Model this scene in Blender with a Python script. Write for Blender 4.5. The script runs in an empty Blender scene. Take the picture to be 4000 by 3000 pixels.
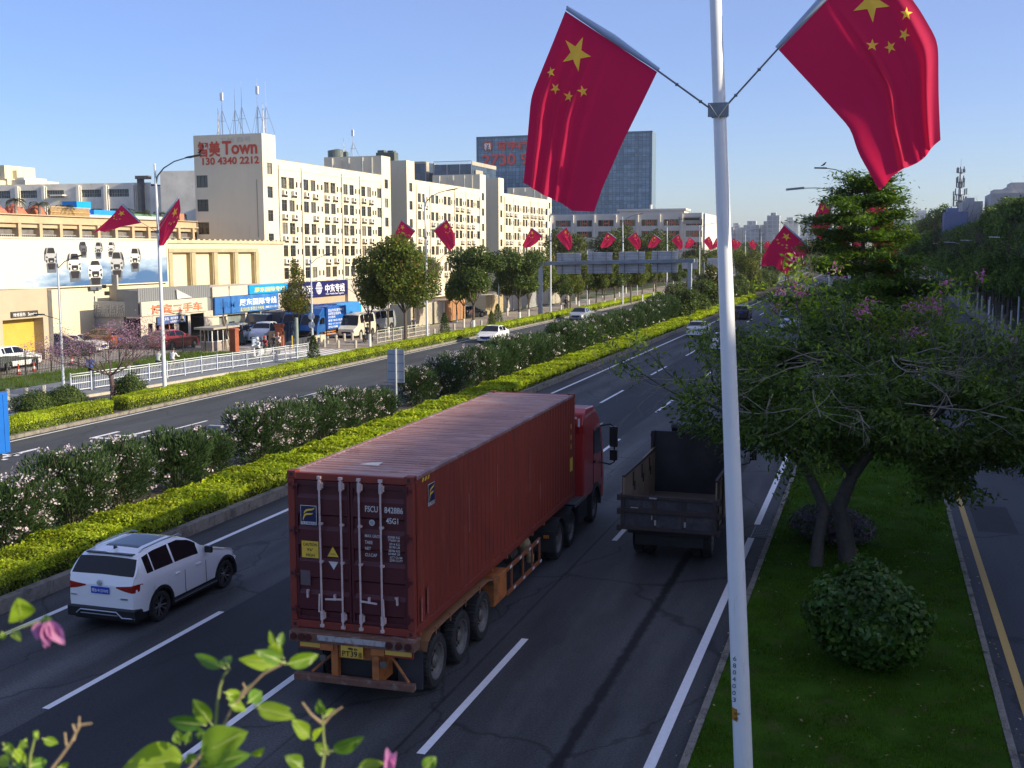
import bpy, bmesh, math, random
import numpy as np
from mathutils import Vector, Matrix, Euler
random.seed(7); RG = np.random.default_rng(11)
C = bpy.context.scene.collection
sc = bpy.context.scene
PI = math.pi
def R(a): return math.radians(a)
# ---------------------------------------------------------------- camera
cd = bpy.data.cameras.new('camera'); cam = bpy.data.objects.new('camera', cd); C.objects.link(cam)
cd.sensor_width = 36.0; cd.lens = 39.908; cd.clip_start = 0.05; cd.clip_end = 6000
_yaw, _pit, _rol = R(-17.831), R(6.6994), R(-0.2176)
_f = Vector((math.sin(_yaw)*math.cos(_pit), math.cos(_yaw)*math.cos(_pit), -math.sin(_pit)))
_r = Vector((math.cos(_yaw), -math.sin(_yaw), 0)); _u = _r.cross(_f)
_r2 = _r*math.cos(_rol)+_u*math.sin(_rol); _u2 = -_r*math.sin(_rol)+_u*math.cos(_rol)
cam.matrix_world = Matrix(((_r2.x,_u2.x,-_f.x,0),(_r2.y,_u2.y,-_f.y,0),(_r2.z,_u2.z,-_f.z,8.166),(0,0,0,1)))
sc.camera = cam
# ---------------------------------------------------------------- sky and sun
SUN_EL, SUN_AZ = 21.0, 90.0            # azimuth clockwise from the road's direction (+Y)
w = bpy.data.worlds.new("World"); sc.world = w; w.use_nodes = True
nt = w.node_tree; nt.nodes.clear()
o_ = nt.nodes.new('ShaderNodeOutputWorld'); bg = nt.nodes.new('ShaderNodeBackground'); sk = nt.nodes.new('ShaderNodeTexSky')
sk.sky_type = 'NISHITA'; sk.sun_disc = False; sk.sun_elevation = R(SUN_EL); sk.sun_rotation = R(SUN_AZ)
sk.altitude = 20; sk.air_density = 0.75; sk.dust_density = 1.5; sk.ozone_density = 3.5
bg.inputs[1].default_value = 0.105
hs_ = nt.nodes.new('ShaderNodeHueSaturation'); hs_.inputs['Saturation'].default_value = 1.36; hs_.inputs['Hue'].default_value = .514; nt.links.new(sk.outputs[0], hs_.inputs['Color'])
mx_ = nt.nodes.new('ShaderNodeMix'); mx_.data_type = 'RGBA'; mx_.inputs[0].default_value = .33; mx_.inputs[7].default_value = (3.0,2.95,3.05,1); nt.links.new(hs_.outputs[0], mx_.inputs[6]); nt.links.new(mx_.outputs[2], bg.inputs[0]); nt.links.new(bg.outputs[0], o_.inputs[0])
sd = bpy.data.lights.new('sun', 'SUN'); sd.energy = 3.0; sd.angle = R(0.5); sd.color = (1.0, 0.87, 0.64)
sun = bpy.data.objects.new('sun', sd); C.objects.link(sun)
_sv = Vector((math.sin(R(SUN_AZ))*math.cos(R(SUN_EL)), math.cos(R(SUN_AZ))*math.cos(R(SUN_EL)), math.sin(R(SUN_EL))))
sun.rotation_euler = _sv.to_track_quat('Z', 'Y').to_euler(); sun.location = (30, 0, 60)
sc.view_settings.view_transform = 'Standard'; sc.view_settings.look = 'None'
sc.view_settings.exposure = 1.25; sc.view_settings.gamma = 1.0; sc.view_settings.use_curve_mapping = False
sc.cycles.max_bounces = 7; sc.cycles.transparent_max_bounces = 8; sc.cycles.volume_bounces = 0
# ---------------------------------------------------------------- materials
_M = {}
def _new(name):
    m = bpy.data.materials.new(name); m.use_nodes = True; t = m.node_tree
    return m, t, t.nodes['Principled BSDF']
def N(t, ty, **kw):
    n = t.nodes.new(ty)
    for k, v in kw.items():
        if isinstance(k, str) and hasattr(n, k): setattr(n, k, v)
    return n
def mat(name, col, rough=.6, var=.18, scale=2.0, metal=0., bump=0., bscale=40., spec=.5, dirt=None, coat=0., stretch=None, dirt2=None):
    """colour with noise variation, optional dirt (colour, noise scale, threshold 0..1) and bump"""
    if name in _M: return _M[name]
    m, t, b = _new(name); _M[name] = m
    b.inputs['Roughness'].default_value = rough; b.inputs['Metallic'].default_value = metal
    b.inputs['Specular IOR Level'].default_value = spec; b.inputs['Coat Weight'].default_value = coat
    tc = N(t, 'ShaderNodeTexCoord'); co = tc.outputs['Object']
    if stretch:
        mp = N(t, 'ShaderNodeMapping'); mp.inputs['Scale'].default_value = stretch
        t.links.new(co, mp.inputs[0]); co = mp.outputs[0]
    n = N(t, 'ShaderNodeTexNoise'); n.inputs['Scale'].default_value = scale; n.inputs['Detail'].default_value = 6; n.inputs['Roughness'].default_value = .65
    t.links.new(co, n.inputs['Vector'])
    mr = N(t, 'ShaderNodeMapRange'); mr.inputs[1].default_value = .25; mr.inputs[2].default_value = .75
    mr.inputs[3].default_value = 1-var; mr.inputs[4].default_value = 1+var
    t.links.new(n.outputs[0], mr.inputs[0])
    mx = N(t, 'ShaderNodeMix', data_type='RGBA', blend_type='MULTIPLY'); mx.inputs[0].default_value = 1
    mx.inputs[6].default_value = (*col, 1); t.links.new(mr.outputs[0], mx.inputs[7])
    out = mx.outputs[2]
    if dirt:
        n2 = N(t, 'ShaderNodeTexNoise'); n2.inputs['Scale'].default_value = dirt[1]; n2.inputs['Detail'].default_value = 8; n2.inputs['Roughness'].default_value = .7
        t.links.new(co, n2.inputs['Vector'])
        r2 = N(t, 'ShaderNodeMapRange'); r2.inputs[1].default_value = dirt[2]; r2.inputs[2].default_value = dirt[2]+.18; r2.inputs[3].default_value = 0; r2.inputs[4].default_value = dirt[3] if len(dirt) > 3 else .8
        t.links.new(n2.outputs[0], r2.inputs[0])
        m2 = N(t, 'ShaderNodeMix', data_type='RGBA'); t.links.new(r2.outputs[0], m2.inputs[0]); t.links.new(out, m2.inputs[6]); m2.inputs[7].default_value = (*dirt[0], 1)
        out = m2.outputs[2]
    if dirt2:      # (colour, scale, threshold, amount, stretch)
        mp2 = N(t, 'ShaderNodeMapping'); mp2.inputs['Scale'].default_value = dirt2[4]; t.links.new(tc.outputs['Object'], mp2.inputs[0])
        n4 = N(t, 'ShaderNodeTexNoise'); n4.inputs['Scale'].default_value = dirt2[1]; n4.inputs['Detail'].default_value = 9; n4.inputs['Roughness'].default_value = .75; t.links.new(mp2.outputs[0], n4.inputs['Vector'])
        r4 = N(t, 'ShaderNodeMapRange'); r4.inputs[1].default_value = dirt2[2]; r4.inputs[2].default_value = dirt2[2]+.1; r4.inputs[3].default_value = 0; r4.inputs[4].default_value = dirt2[3]; t.links.new(n4.outputs[0], r4.inputs[0])
        m4 = N(t, 'ShaderNodeMix', data_type='RGBA'); t.links.new(r4.outputs[0], m4.inputs[0]); t.links.new(out, m4.inputs[6]); m4.inputs[7].default_value = (*dirt2[0], 1); out = m4.outputs[2]
    t.links.new(out, b.inputs['Base Color'])
    if bump:
        n3 = N(t, 'ShaderNodeTexNoise'); n3.inputs['Scale'].default_value = bscale; n3.inputs['Detail'].default_value = 4
        t.links.new(co, n3.inputs['Vector'])
        bp = N(t, 'ShaderNodeBump'); bp.inputs['Strength'].default_value = bump; bp.inputs['Distance'].default_value = .03
        t.links.new(n3.outputs[0], bp.inputs['Height']); t.links.new(bp.outputs[0], b.inputs['Normal'])
    return m
def leafmat(name, a, b_, trans=.35, rough=.5):
    if name in _M: return _M[name]
    m, t, b = _new(name); _M[name] = m
    g = N(t, 'ShaderNodeNewGeometry'); mx = N(t, 'ShaderNodeMix', data_type='RGBA')
    t.links.new(g.outputs['Random Per Island'], mx.inputs[0]); mx.inputs[6].default_value = (*a, 1); mx.inputs[7].default_value = (*b_, 1)
    b.inputs['Roughness'].default_value = rough; b.inputs['Specular IOR Level'].default_value = .06 if 'blade' in name else .3
    tc = N(t, 'ShaderNodeTexCoord'); nn = N(t, 'ShaderNodeTexNoise'); nn.inputs['Scale'].default_value = .9; nn.inputs['Detail'].default_value = 5; t.links.new(tc.outputs['Object'], nn.inputs[0])
    nr = N(t, 'ShaderNodeMapRange'); nr.inputs[1].default_value = .3; nr.inputs[2].default_value = .7; nr.inputs[3].default_value = .62; nr.inputs[4].default_value = 1.35; t.links.new(nn.outputs[0], nr.inputs[0])
    m0 = mx; mx = N(t, 'ShaderNodeMix', data_type='RGBA', blend_type='MULTIPLY'); mx.inputs[0].default_value = 1 if 'flag' not in name else 0; t.links.new(m0.outputs[2], mx.inputs[6]); t.links.new(nr.outputs[0], mx.inputs[7])
    t.links.new(mx.outputs[2], b.inputs['Base Color'])
    tr = N(t, 'ShaderNodeBsdfTranslucent'); hs = N(t, 'ShaderNodeHueSaturation'); hs.inputs['Value'].default_value = 1.7; hs.inputs['Saturation'].default_value = 1.1
    t.links.new(mx.outputs[2], hs.inputs['Color']); t.links.new(hs.outputs[0], tr.inputs[0])
    ms = N(t, 'ShaderNodeMixShader'); ms.inputs[0].default_value = trans
    t.links.new(b.outputs[0], ms.inputs[1]); t.links.new(tr.outputs[0], ms.inputs[2])
    t.links.new(ms.outputs[0], t.nodes['Material Output'].inputs[0])
    return m
# ---------------------------------------------------------------- mesh helpers
def tagp(o, label=None, cat=None, group=None, kind=None):
    for k, v in (('label', label), ('category', cat), ('group', group), ('kind', kind)):
        if v: o[k] = v
    return o
def top(name, label, cat, loc=(0,0,0), rz=0., group=None):
    o = bpy.data.objects.new(name, None); C.objects.link(o); o.location = loc; o.rotation_euler = (0,0,rz)
    o.empty_display_size = .3
    return tagp(o, label, cat, group)
class MB:
    def __init__(s): s.v = []; s.f = []; s.m = []
    def add(s, vs, fs, mi=0):
        k = len(s.v); s.v += [tuple(q) for q in vs]; s.f += [tuple(i+k for i in f) for f in fs]; s.m += [mi]*len(fs); return s
    def box(s, x0, x1, y0, y1, z0, z1, mi=0):
        if x0 > x1: x0, x1 = x1, x0
        if y0 > y1: y0, y1 = y1, y0
        if z0 > z1: z0, z1 = z1, z0
        return s.add([(x0,y0,z0),(x1,y0,z0),(x1,y1,z0),(x0,y1,z0),(x0,y0,z1),(x1,y0,z1),(x1,y1,z1),(x0,y1,z1)],
                     [(0,3,2,1),(4,5,6,7),(0,1,5,4),(1,2,6,5),(2,3,7,6),(3,0,4,7)], mi)
    def bar(s, a, b, wx, wz, mi=0):
        """box beam from a to b, wx wide and wz deep"""
        a = Vector(a); b = Vector(b); d = (b-a).normalized(); up = Vector((0,0,1)) if abs(d.z) < .95 else Vector((1,0,0))
        x = d.cross(up).normalized()*wx/2; z = x.cross(d).normalized()*wz/2
        vs = [a-x-z, a+x-z, a+x+z, a-x+z, b-x-z, b+x-z, b+x+z, b-x+z]
        return s.add(vs, [(0,1,2,3),(7,6,5,4),(0,4,5,1),(1,5,6,2),(2,6,7,3),(3,7,4,0)], mi)
    def tube(s, pts, rad, n=8, mi=0, cap=True):
        pts = [Vector(p) for p in pts]; k = len(s.v); rad = rad if hasattr(rad, '__len__') else [rad]*len(pts)
        pr = None
        for i, p in enumerate(pts):
            d = (pts[min(i+1, len(pts)-1)]-pts[max(i-1, 0)]); d = d.normalized() if d.length > 1e-9 else Vector((0,0,1))
            if pr is None:
                a = Vector((1,0,0)) if abs(d.x) < .8 else Vector((0,1,0)); x = d.cross(a).normalized()
            else: x = (pr-d*pr.dot(d)); x = x.normalized() if x.length > 1e-6 else d.orthogonal().normalized()
            pr = x; y = d.cross(x)
            for j in range(n):
                t = 2*PI*j/n; s.v.append(tuple(p+(x*math.cos(t)+y*math.sin(t))*rad[i]))
        for i in range(len(pts)-1):
            for j in range(n):
                a = k+i*n+j; b = k+i*n+(j+1) % n; s.f.append((a, b, b+n, a+n)); s.m.append(mi)
        if cap:
            s.f.append(tuple(k+j for j in reversed(range(n)))); s.f.append(tuple(k+(len(pts)-1)*n+j for j in range(n))); s.m += [mi, mi]
        return s
    def lathe(s, prof, c, axis='z', n=24, mi=0, cap=True):
        """prof: (radius, height) list around axis through c"""
        k = len(s.v); c = Vector(c)
        for r, h in prof:
            for j in range(n):
                t = 2*PI*j/n; a, b = r*math.cos(t), r*math.sin(t)
                s.v.append(tuple(c+(Vector((a,b,h)) if axis == 'z' else Vector((h,a,b)) if axis == 'x' else Vector((b,h,a)))))
        for i in range(len(prof)-1):
            for j in range(n):
                a = k+i*n+j; b = k+i*n+(j+1) % n; s.f.append((a, b, b+n, a+n)); s.m.append(mi)
        if cap: s.f.append(tuple(k+j for j in reversed(range(n)))); s.f.append(tuple(k+(len(prof)-1)*n+j for j in range(n))); s.m += [mi, mi]
        return s
    def prism(s, poly, axis, a, b, mi=0):
        """polygon of 2 coordinates extruded along axis from a to b; x: poly=(y,z); y: poly=(x,z); z: poly=(x,y)"""
        mk = {'x': lambda p, t: (t, p[0], p[1]), 'y': lambda p, t: (p[0], t, p[1]), 'z': lambda p, t: (p[0], p[1], t)}[axis]
        n = len(poly); vs = [mk(p, a) for p in poly]+[mk(p, b) for p in poly]
        fs = [tuple(reversed(range(n))), tuple(range(n, 2*n))]+[(i, (i+1) % n, (i+1) % n+n, i+n) for i in range(n)]
        return s.add(vs, fs, mi)
    def build(s, name, mats, parent=None, smooth=False, recalc=True, bevel=0, label=None, loc=None):
        me = bpy.data.meshes.new(name); me.from_pydata(s.v, [], s.f)
        mats = mats if isinstance(mats, (list, tuple)) else [mats]
        for q in mats: me.materials.append(q)
        if len(mats) > 1: me.polygons.foreach_set('material_index', s.m)
        if recalc:
            bm = bmesh.new(); bm.from_mesh(me); bmesh.ops.recalc_face_normals(bm, faces=bm.faces); bm.to_mesh(me); bm.free()
        if smooth:
            me.polygons.foreach_set('use_smooth', [True]*len(me.polygons))
            if smooth != 'all': me.set_sharp_from_angle(angle=R(38))
        me.update()
        return link(name, me, parent, bevel, label, loc)
def link(name, me, parent=None, bevel=0, label=None, loc=None):
    o = bpy.data.objects.new(name, me); C.objects.link(o)
    if parent: o.parent = parent
    if loc: o.location = loc
    if bevel:
        bv = o.modifiers.new('bevel', 'BEVEL'); bv.width = bevel; bv.segments = 2; bv.limit_method = 'ANGLE'; bv.harden_normals = False
    if label: o['label'] = label
    return o
def quads(name, P4, mats, midx=None, parent=None):
    """P4: (N,4,3) array of quads -> one object"""
    n = len(P4); me = bpy.data.meshes.new(name)
    me.vertices.add(n*4); me.vertices.foreach_set('co', np.ascontiguousarray(P4, dtype=np.float32).ravel())
    me.loops.add(n*4); me.loops.foreach_set('vertex_index', np.arange(n*4, dtype=np.int32))
    me.polygons.add(n); me.polygons.foreach_set('loop_start', np.arange(0, n*4, 4, dtype=np.int32))
    try: me.polygons.foreach_set('loop_total', np.full(n, 4, dtype=np.int32))
    except Exception: pass
    mats = mats if isinstance(mats, (list, tuple)) else [mats]
    for q in mats: me.materials.append(q)
    if midx is not None: me.polygons.foreach_set('material_index', np.asarray(midx, dtype=np.int32))
    me.update(calc_edges=True)
    return link(name, me, parent)
def norm(a): return a/np.maximum(np.linalg.norm(a, axis=-1, keepdims=True), 1e-9)
def leaves(P, Nn, L, W, tang=None, jit=.3):
    """rhombic leaf quads at P facing Nn; tang: preferred tip direction"""
    n = len(P); Nn = norm(Nn)
    t = RG.normal(size=(n,3)) if tang is None else tang+RG.normal(size=(n,3))*jit
    t = norm(t-Nn*np.sum(t*Nn, -1, keepdims=True)); b = np.cross(Nn, t)
    s = RG.uniform(.65, 1.25, (n,1)); l = L*s/2; ww = W*s/2
    return np.stack([P-t*l, P+b*ww+Nn*ww*.3, P+t*l, P-b*ww+Nn*ww*.3], 1)
def blob_points(blobs, n, shell=.62, zsq=1.):
    """points spread through ellipsoids (cx,cy,cz,rx,ry,rz), thicker near the surface; returns points and outward directions"""
    B = np.array(blobs, float); wgt = (B[:,3]*B[:,4]*B[:,5])**(2/3); idx = RG.choice(len(B), n, p=wgt/wgt.sum())
    d = norm(RG.normal(size=(n,3))); r = shell+(1.04-shell)*RG.uniform(0, 1, n)**.7
    q = RG.uniform(0, 1, n) < .18; r[q] *= RG.uniform(.3, 1, q.sum())
    P = B[idx,:3]+d*B[idx,3:6]*r[:,None]
    return P, d
def copy_tree(o, parent=None):
    c = o.copy(); C.objects.link(c)
    if parent: c.parent = parent
    for ch in KIDS(o): copy_tree(ch, c)
    return c
def KIDS(o): return [x for x in C.objects if x.parent == o] if o not in _KC else _KC[o]
_KC = {}
def freeze(o):
    """remember a prototype's children, so that copying it stays fast"""
    ks = [x for x in C.objects if x.parent == o]; _KC[o] = ks
    for k in ks: freeze(k)
    return o
def dup(o, loc, rz=0., label=None, group=None, scale=None):
    c = copy_tree(o); c.location = loc; c.rotation_euler = (0,0,rz)
    if scale: c.scale = scale if hasattr(scale, '__len__') else (scale,)*3
    if label: c['label'] = label
    if group: c['group'] = group
    return c
_first = {}
def place(proto, loc, rz=0., label=None, group=None, scale=None):
    """the first time the prototype itself is moved, afterwards copies"""
    if proto.name not in _first:
        _first[proto.name] = 1; freeze(proto); proto.location = loc; proto.rotation_euler = (0,0,rz)
        if scale: proto.scale = scale if hasattr(scale, '__len__') else (scale,)*3
        if label: proto['label'] = label
        if group: proto['group'] = group
        return proto
    return dup(proto, loc, rz, label, group, scale)
TEXTS = []
def text(s, parent, loc, face, wid, hei, m, name='lettering', ext=.004, bold=0., rot=None, align='LEFT'):
    """lettering wid x hei metres; face '+x' or '-y' (the way it looks), anchored at its lower left corner"""
    cu = bpy.data.curves.new(name, 'FONT'); cu.body = s; cu.extrude = ext; cu.offset = bold; cu.materials.append(m); cu.resolution_u = 3
    o = bpy.data.objects.new(name, cu); C.objects.link(o); o.parent = parent; o.location = loc
    o.rotation_euler = rot if rot else ((PI/2, 0, PI/2) if face == '+x' else (PI/2, 0, 0))
    TEXTS.append((o, wid, hei)); return o
def facade(mb, P, u0, u1, z0, z1, holes, depth=.25, mi=0, mr=None):
    """wall cut by rectangular holes (u0,u1,z0,z1) with reveals; P(u,z,d) maps to space, d pointing inwards"""
    us = sorted({u0, u1} | {h[0] for h in holes} | {h[1] for h in holes}); zs = sorted({z0, z1} | {h[2] for h in holes} | {h[3] for h in holes})
    us = [u for u in us if u0 <= u <= u1]; zs = [q for q in zs if z0 <= q <= z1]
    H = [(round(h[0],4), round(h[1],4), round(h[2],4), round(h[3],4)) for h in holes]
    for j in range(len(zs)-1):
        zc = (zs[j]+zs[j+1])/2; row = [h for h in holes if h[2] < zc < h[3]]; run = None
        for i in range(len(us)-1):
            uc = (us[i]+us[i+1])/2; inside = any(h[0] < uc < h[1] for h in row)
            if not inside and run is None: run = us[i]
            if run is not None and (inside or i == len(us)-2):
                e = us[i] if inside else us[i+1]
                mb.add([P(run,zs[j],0), P(e,zs[j],0), P(e,zs[j+1],0), P(run,zs[j+1],0)], [(0,1,2,3)], mi); run = None
    for a, b, c, d in holes:
        m2 = mi if mr is None else mr
        for q in (((a,c),(b,c)), ((b,c),(b,d)), ((b,d),(a,d)), ((a,d),(a,c))):
            mb.add([P(*q[0],0), P(*q[1],0), P(*q[1],depth), P(*q[0],depth)], [(0,1,2,3)], m2)
ORDN = ['first','second','third','fourth','fifth','sixth','seventh','eighth','ninth','tenth','eleventh','twelfth','thirteenth','fourteenth','fifteenth','sixteenth','seventeenth','eighteenth','nineteenth','twentieth']
_cnt = {}
def nth(key):
    k = _cnt.get(key, 0); _cnt[key] = k+1
    return ORDN[k] if k < 20 else ('farther '+ORDN[k-20] if k < 40 else 'farthest')
def segm(y, marks_):
    """the last landmark (y, name) passed before y"""
    c = marks_[0][1]
    for yy, nm in marks_:
        if y >= yy: c = nm
    return c
# common materials
WHITEP = mat('white_paint', (.72,.74,.76), .35, .05, 3)
BLACKP = mat('black_plastic', (.012,.013,.015), .45, .2, 6)
RUBBER = mat('tyre_rubber', (.018,.018,.02), .8, .25, 14, dirt=((.07,.065,.06), 5, .5, .6))
GLASS = mat('dark_glass', (.006,.008,.011), .06, .1, 2, spec=.55)
CHROME = mat('silver_metal', (.5,.51,.53), .28, .08, 8, metal=.9)
GALV = mat('galvanised_steel', (.52,.56,.62), .38, .08, 5, metal=.35)
POLEW = mat('pole_white_paint', (.74,.76,.78), .32, .06, 1.5, dirt=((.35,.33,.3), 6, .66, .6), dirt2=((.42,.40,.36), 3, .58, .5, (3,3,.25)))
BARK = mat('tree_bark', (.10,.082,.065), .9, .35, 7, bump=.8, bscale=25)
BARKL = mat('pale_bark', (.24,.22,.19), .9, .35, 9, bump=.6, bscale=25)
WHITEWASH = mat('whitewashed_bark', (.6,.6,.57), .85, .15, 9)
# ================================================================ GROUND AND ROADS
def sheet(name, x0, x1, y0, y1, z, m, ny=1):
    b = MB()
    for i in range(ny):
        a = y0+(y1-y0)*i/ny; c = y0+(y1-y0)*(i+1)/ny
        b.add([(x0,a,z),(x1,a,z),(x1,c,z),(x0,c,z)], [(0,1,2,3)])
    o = b.build(name, m, recalc=False); o['kind'] = 'structure'; return o
def asphalt(name, col, blotch=.25, stain=None, cracks=.6):
    m, t, b = _new(name); _M[name] = m
    L = t.links.new; tc = N(t, 'ShaderNodeTexCoord'); co = tc.outputs['Object']
    g = N(t, 'ShaderNodeTexNoise'); g.inputs['Scale'].default_value = 24; g.inputs['Detail'].default_value = 4; g.inputs['Roughness'].default_value = .8; L(co, g.inputs['Vector'])
    mg = N(t, 'ShaderNodeMapRange'); mg.inputs[1].default_value = .3; mg.inputs[2].default_value = .7; mg.inputs[3].default_value = .35; mg.inputs[4].default_value = 1.8; L(g.outputs[0], mg.inputs[0])
    mp = N(t, 'ShaderNodeMapping'); mp.inputs['Scale'].default_value = (1,.16,1); L(co, mp.inputs[0])
    n = N(t, 'ShaderNodeTexNoise'); n.inputs['Scale'].default_value = .9; n.inputs['Detail'].default_value = 6; L(mp.outputs[0], n.inputs['Vector'])
    mn = N(t, 'ShaderNodeMapRange'); mn.inputs[1].default_value = .3; mn.inputs[2].default_value = .7; mn.inputs[3].default_value = 1-blotch; mn.inputs[4].default_value = 1+blotch; L(n.outputs[0], mn.inputs[0])
    a = N(t, 'ShaderNodeMath', operation='MULTIPLY'); L(mg.outputs[0], a.inputs[0]); L(mn.outputs[0], a.inputs[1])
    # wandering cracks
    wn = N(t, 'ShaderNodeTexNoise'); wn.inputs['Scale'].default_value = .8; wn.inputs['Detail'].default_value = 5; L(co, wn.inputs['Vector'])
    va = N(t, 'ShaderNodeVectorMath', operation='MULTIPLY_ADD'); L(wn.outputs['Color'], va.inputs[0]); va.inputs[1].default_value = (1.3,1.3,0); L(co, va.inputs[2])
    m2 = N(t, 'ShaderNodeMapping'); m2.inputs['Scale'].default_value = (.28,.13,1); m2.inputs['Location'].default_value = (.35,.2,0); L(va.outputs[0], m2.inputs[0])
    vo = N(t, 'ShaderNodeTexVoronoi', feature='DISTANCE_TO_EDGE'); vo.inputs['Scale'].default_value = 1; L(m2.outputs[0], vo.inputs['Vector'])
    cr = N(t, 'ShaderNodeMapRange'); cr.inputs[1].default_value = .002; cr.inputs[2].default_value = .011; cr.inputs[3].default_value = 1-cracks; cr.inputs[4].default_value = 1; L(vo.outputs['Distance'], cr.inputs[0])
    c = N(t, 'ShaderNodeMath', operation='MULTIPLY'); L(a.outputs[0], c.inputs[0]); L(cr.outputs[0], c.inputs[1]); out = c.outputs[0]
    if stain:      # tar and oil streaks along the lane: (x, half width, strength)
        sp = N(t, 'ShaderNodeSeparateXYZ'); L(co, sp.inputs[0])
        nz = N(t, 'ShaderNodeTexNoise'); nz.inputs['Scale'].default_value = 2.2; nz.inputs['Detail'].default_value = 6; nz.inputs['Roughness'].default_value = .7; L(co, nz.inputs['Vector'])
        for xs, hw, st in stain:
            d = N(t, 'ShaderNodeMath', operation='SUBTRACT'); L(sp.outputs[0], d.inputs[0]); d.inputs[1].default_value = xs
            d2 = N(t, 'ShaderNodeMath', operation='ABSOLUTE'); L(d.outputs[0], d2.inputs[0])
            d3 = N(t, 'ShaderNodeMath', operation='MULTIPLY_ADD'); L(nz.outputs[0], d3.inputs[0]); d3.inputs[1].default_value = hw*2.2; L(d2.outputs[0], d3.inputs[2])
            r = N(t, 'ShaderNodeMapRange'); r.inputs[1].default_value = hw*1.6; r.inputs[2].default_value = hw*2.4; r.inputs[3].default_value = 1-st; r.inputs[4].default_value = 1; L(d3.outputs[0], r.inputs[0])
            e = N(t, 'ShaderNodeMath', operation='MULTIPLY'); L(out, e.inputs[0]); L(r.outputs[0], e.inputs[1]); out = e.outputs[0]
    mx = N(t, 'ShaderNodeMix', data_type='RGBA', blend_type='MULTIPLY'); mx.inputs[0].default_value = 1; mx.inputs[6].default_value = (*col,1); L(out, mx.inputs[7])
    L(mx.outputs[2], b.inputs['Base Color']); b.inputs['Roughness'].default_value = .72; b.inputs['Specular IOR Level'].default_value = .3
    bp = N(t, 'ShaderNodeBump'); bp.inputs['Strength'].default_value = .35; bp.inputs['Distance'].default_value = .008; L(g.outputs[0], bp.inputs['Height']); L(bp.outputs[0], b.inputs['Normal'])
    return m
ASP = asphalt('road_asphalt', (.050,.051,.052), .45, stain=[(-4.64,.12,.85), (-7.33,.035,.6), (-9.2,.03,.4), (-5.9,.32,-.4), (-3.9,.28,-.3), (-9.4,.3,-.3), (-7.9,.3,-.3), (-15.1,.35,-.35), (-16.7,.3,-.28)], cracks=.5)
ASPL = asphalt('opposite_asphalt', (.06,.064,.07), cracks=.3)
ASPD = asphalt('new_asphalt', (.021,.023,.026), .25, cracks=.25)
ASPS = asphalt('side_road_asphalt', (.050,.055,.063), cracks=.5)
PAVE = mat('pavement_slabs', (.30,.28,.25), .8, .15, 3, dirt=((.16,.14,.12), 1.5, .55, .6))
PAVB = mat('cycle_lane_asphalt', (.17,.185,.205), .75, .15, 3)
KERB = mat('kerb_stone', (.22,.20,.17), .85, .25, 4, bump=.4, dirt=((.03,.028,.026), 2.2, .5, .85))
SOIL = mat('soil', (.06,.045,.03), .95, .3, 5)
GRASSG = mat('lawn', (.036,.088,.007), .95, .45, 1.3, spec=.05, bump=.8, bscale=60, dirt=((.09,.07,.03), 1.6, .53, .75))
VERGE = mat('verge_grass', (.06,.10,.02), .95, .3, 3)
LAND = mat('land', (.09,.085,.06), .95, .3, .05)
MARK = mat('road_paint', (.80,.80,.80), .7, .08, 9, dirt=((.18,.18,.19), 11, .60, .6))
MARKY = mat('yellow_road_paint', (.55,.36,.10), .7, .15, 9, dirt=((.09,.085,.08), 9, .56, .85))
MARKO = mat('worn_yellow_paint', (.45,.38,.2), .7, .2, 9)
LOT = mat('parking_lot_slabs', (.36,.33,.30), .85, .2, 1.2)
sheet('ground', -900, 700, -60, 2600, -.16, LAND)
sheet('main_road', -18.75, -2.5, -30, 900, 0, ASP)
sheet('resurfaced_lane', -13.95, -10.58, -30, 230, .004, ASPD)
sheet('opposite_road', -36.05, -23.6, -30, 900, 0, ASPL)
sheet('service_road', -43.6, -37.45, -30, 900, -.01, ASPL)
sheet('side_road', 2.3, 10.9, -30, 900, 0, ASPS)
def marks(name, m, rects, z=.008):
    b = MB()
    for x0, x1, y0, y1 in rects: b.add([(x0,y0,z),(x1,y0,z),(x1,y1,z),(x0,y1,z)], [(0,1,2,3)])
    o = b.build(name, m, recalc=False); o['kind'] = 'structure'; return o
R_ = []
R_ += [(-17.74,-17.58,-20,600), (-3.3,-3.12,-20,32.2), (-3.3,-3.12,33.85,600)]
for x, y0 in ((-14.03,18.2), (-10.5,17.5), (-6.87,16.3)):
    k = 0
    for k in range(-2, 36):
        a = {-14.03: 16.1, -10.5: 13.4, -6.87: 16.4}[x]+k*14.35
        R_.append((x-.075, x+.075, a, a+5.8))
marks('road_markings', MARK, R_)
R_ = [(-35.74,-35.6,-20,600), (-24.1,-23.96,-20,600)]
for k in range(-3, 40):
    R_.append((-30.93,-30.8, 42.3+k*14.3, 42.3+k*14.3+5.2))
    R_.append((-27.4,-27.27, 40.3+k*14.3, 40.3+k*14.3+5.2))
marks('opposite_markings', MARK, R_)
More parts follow.
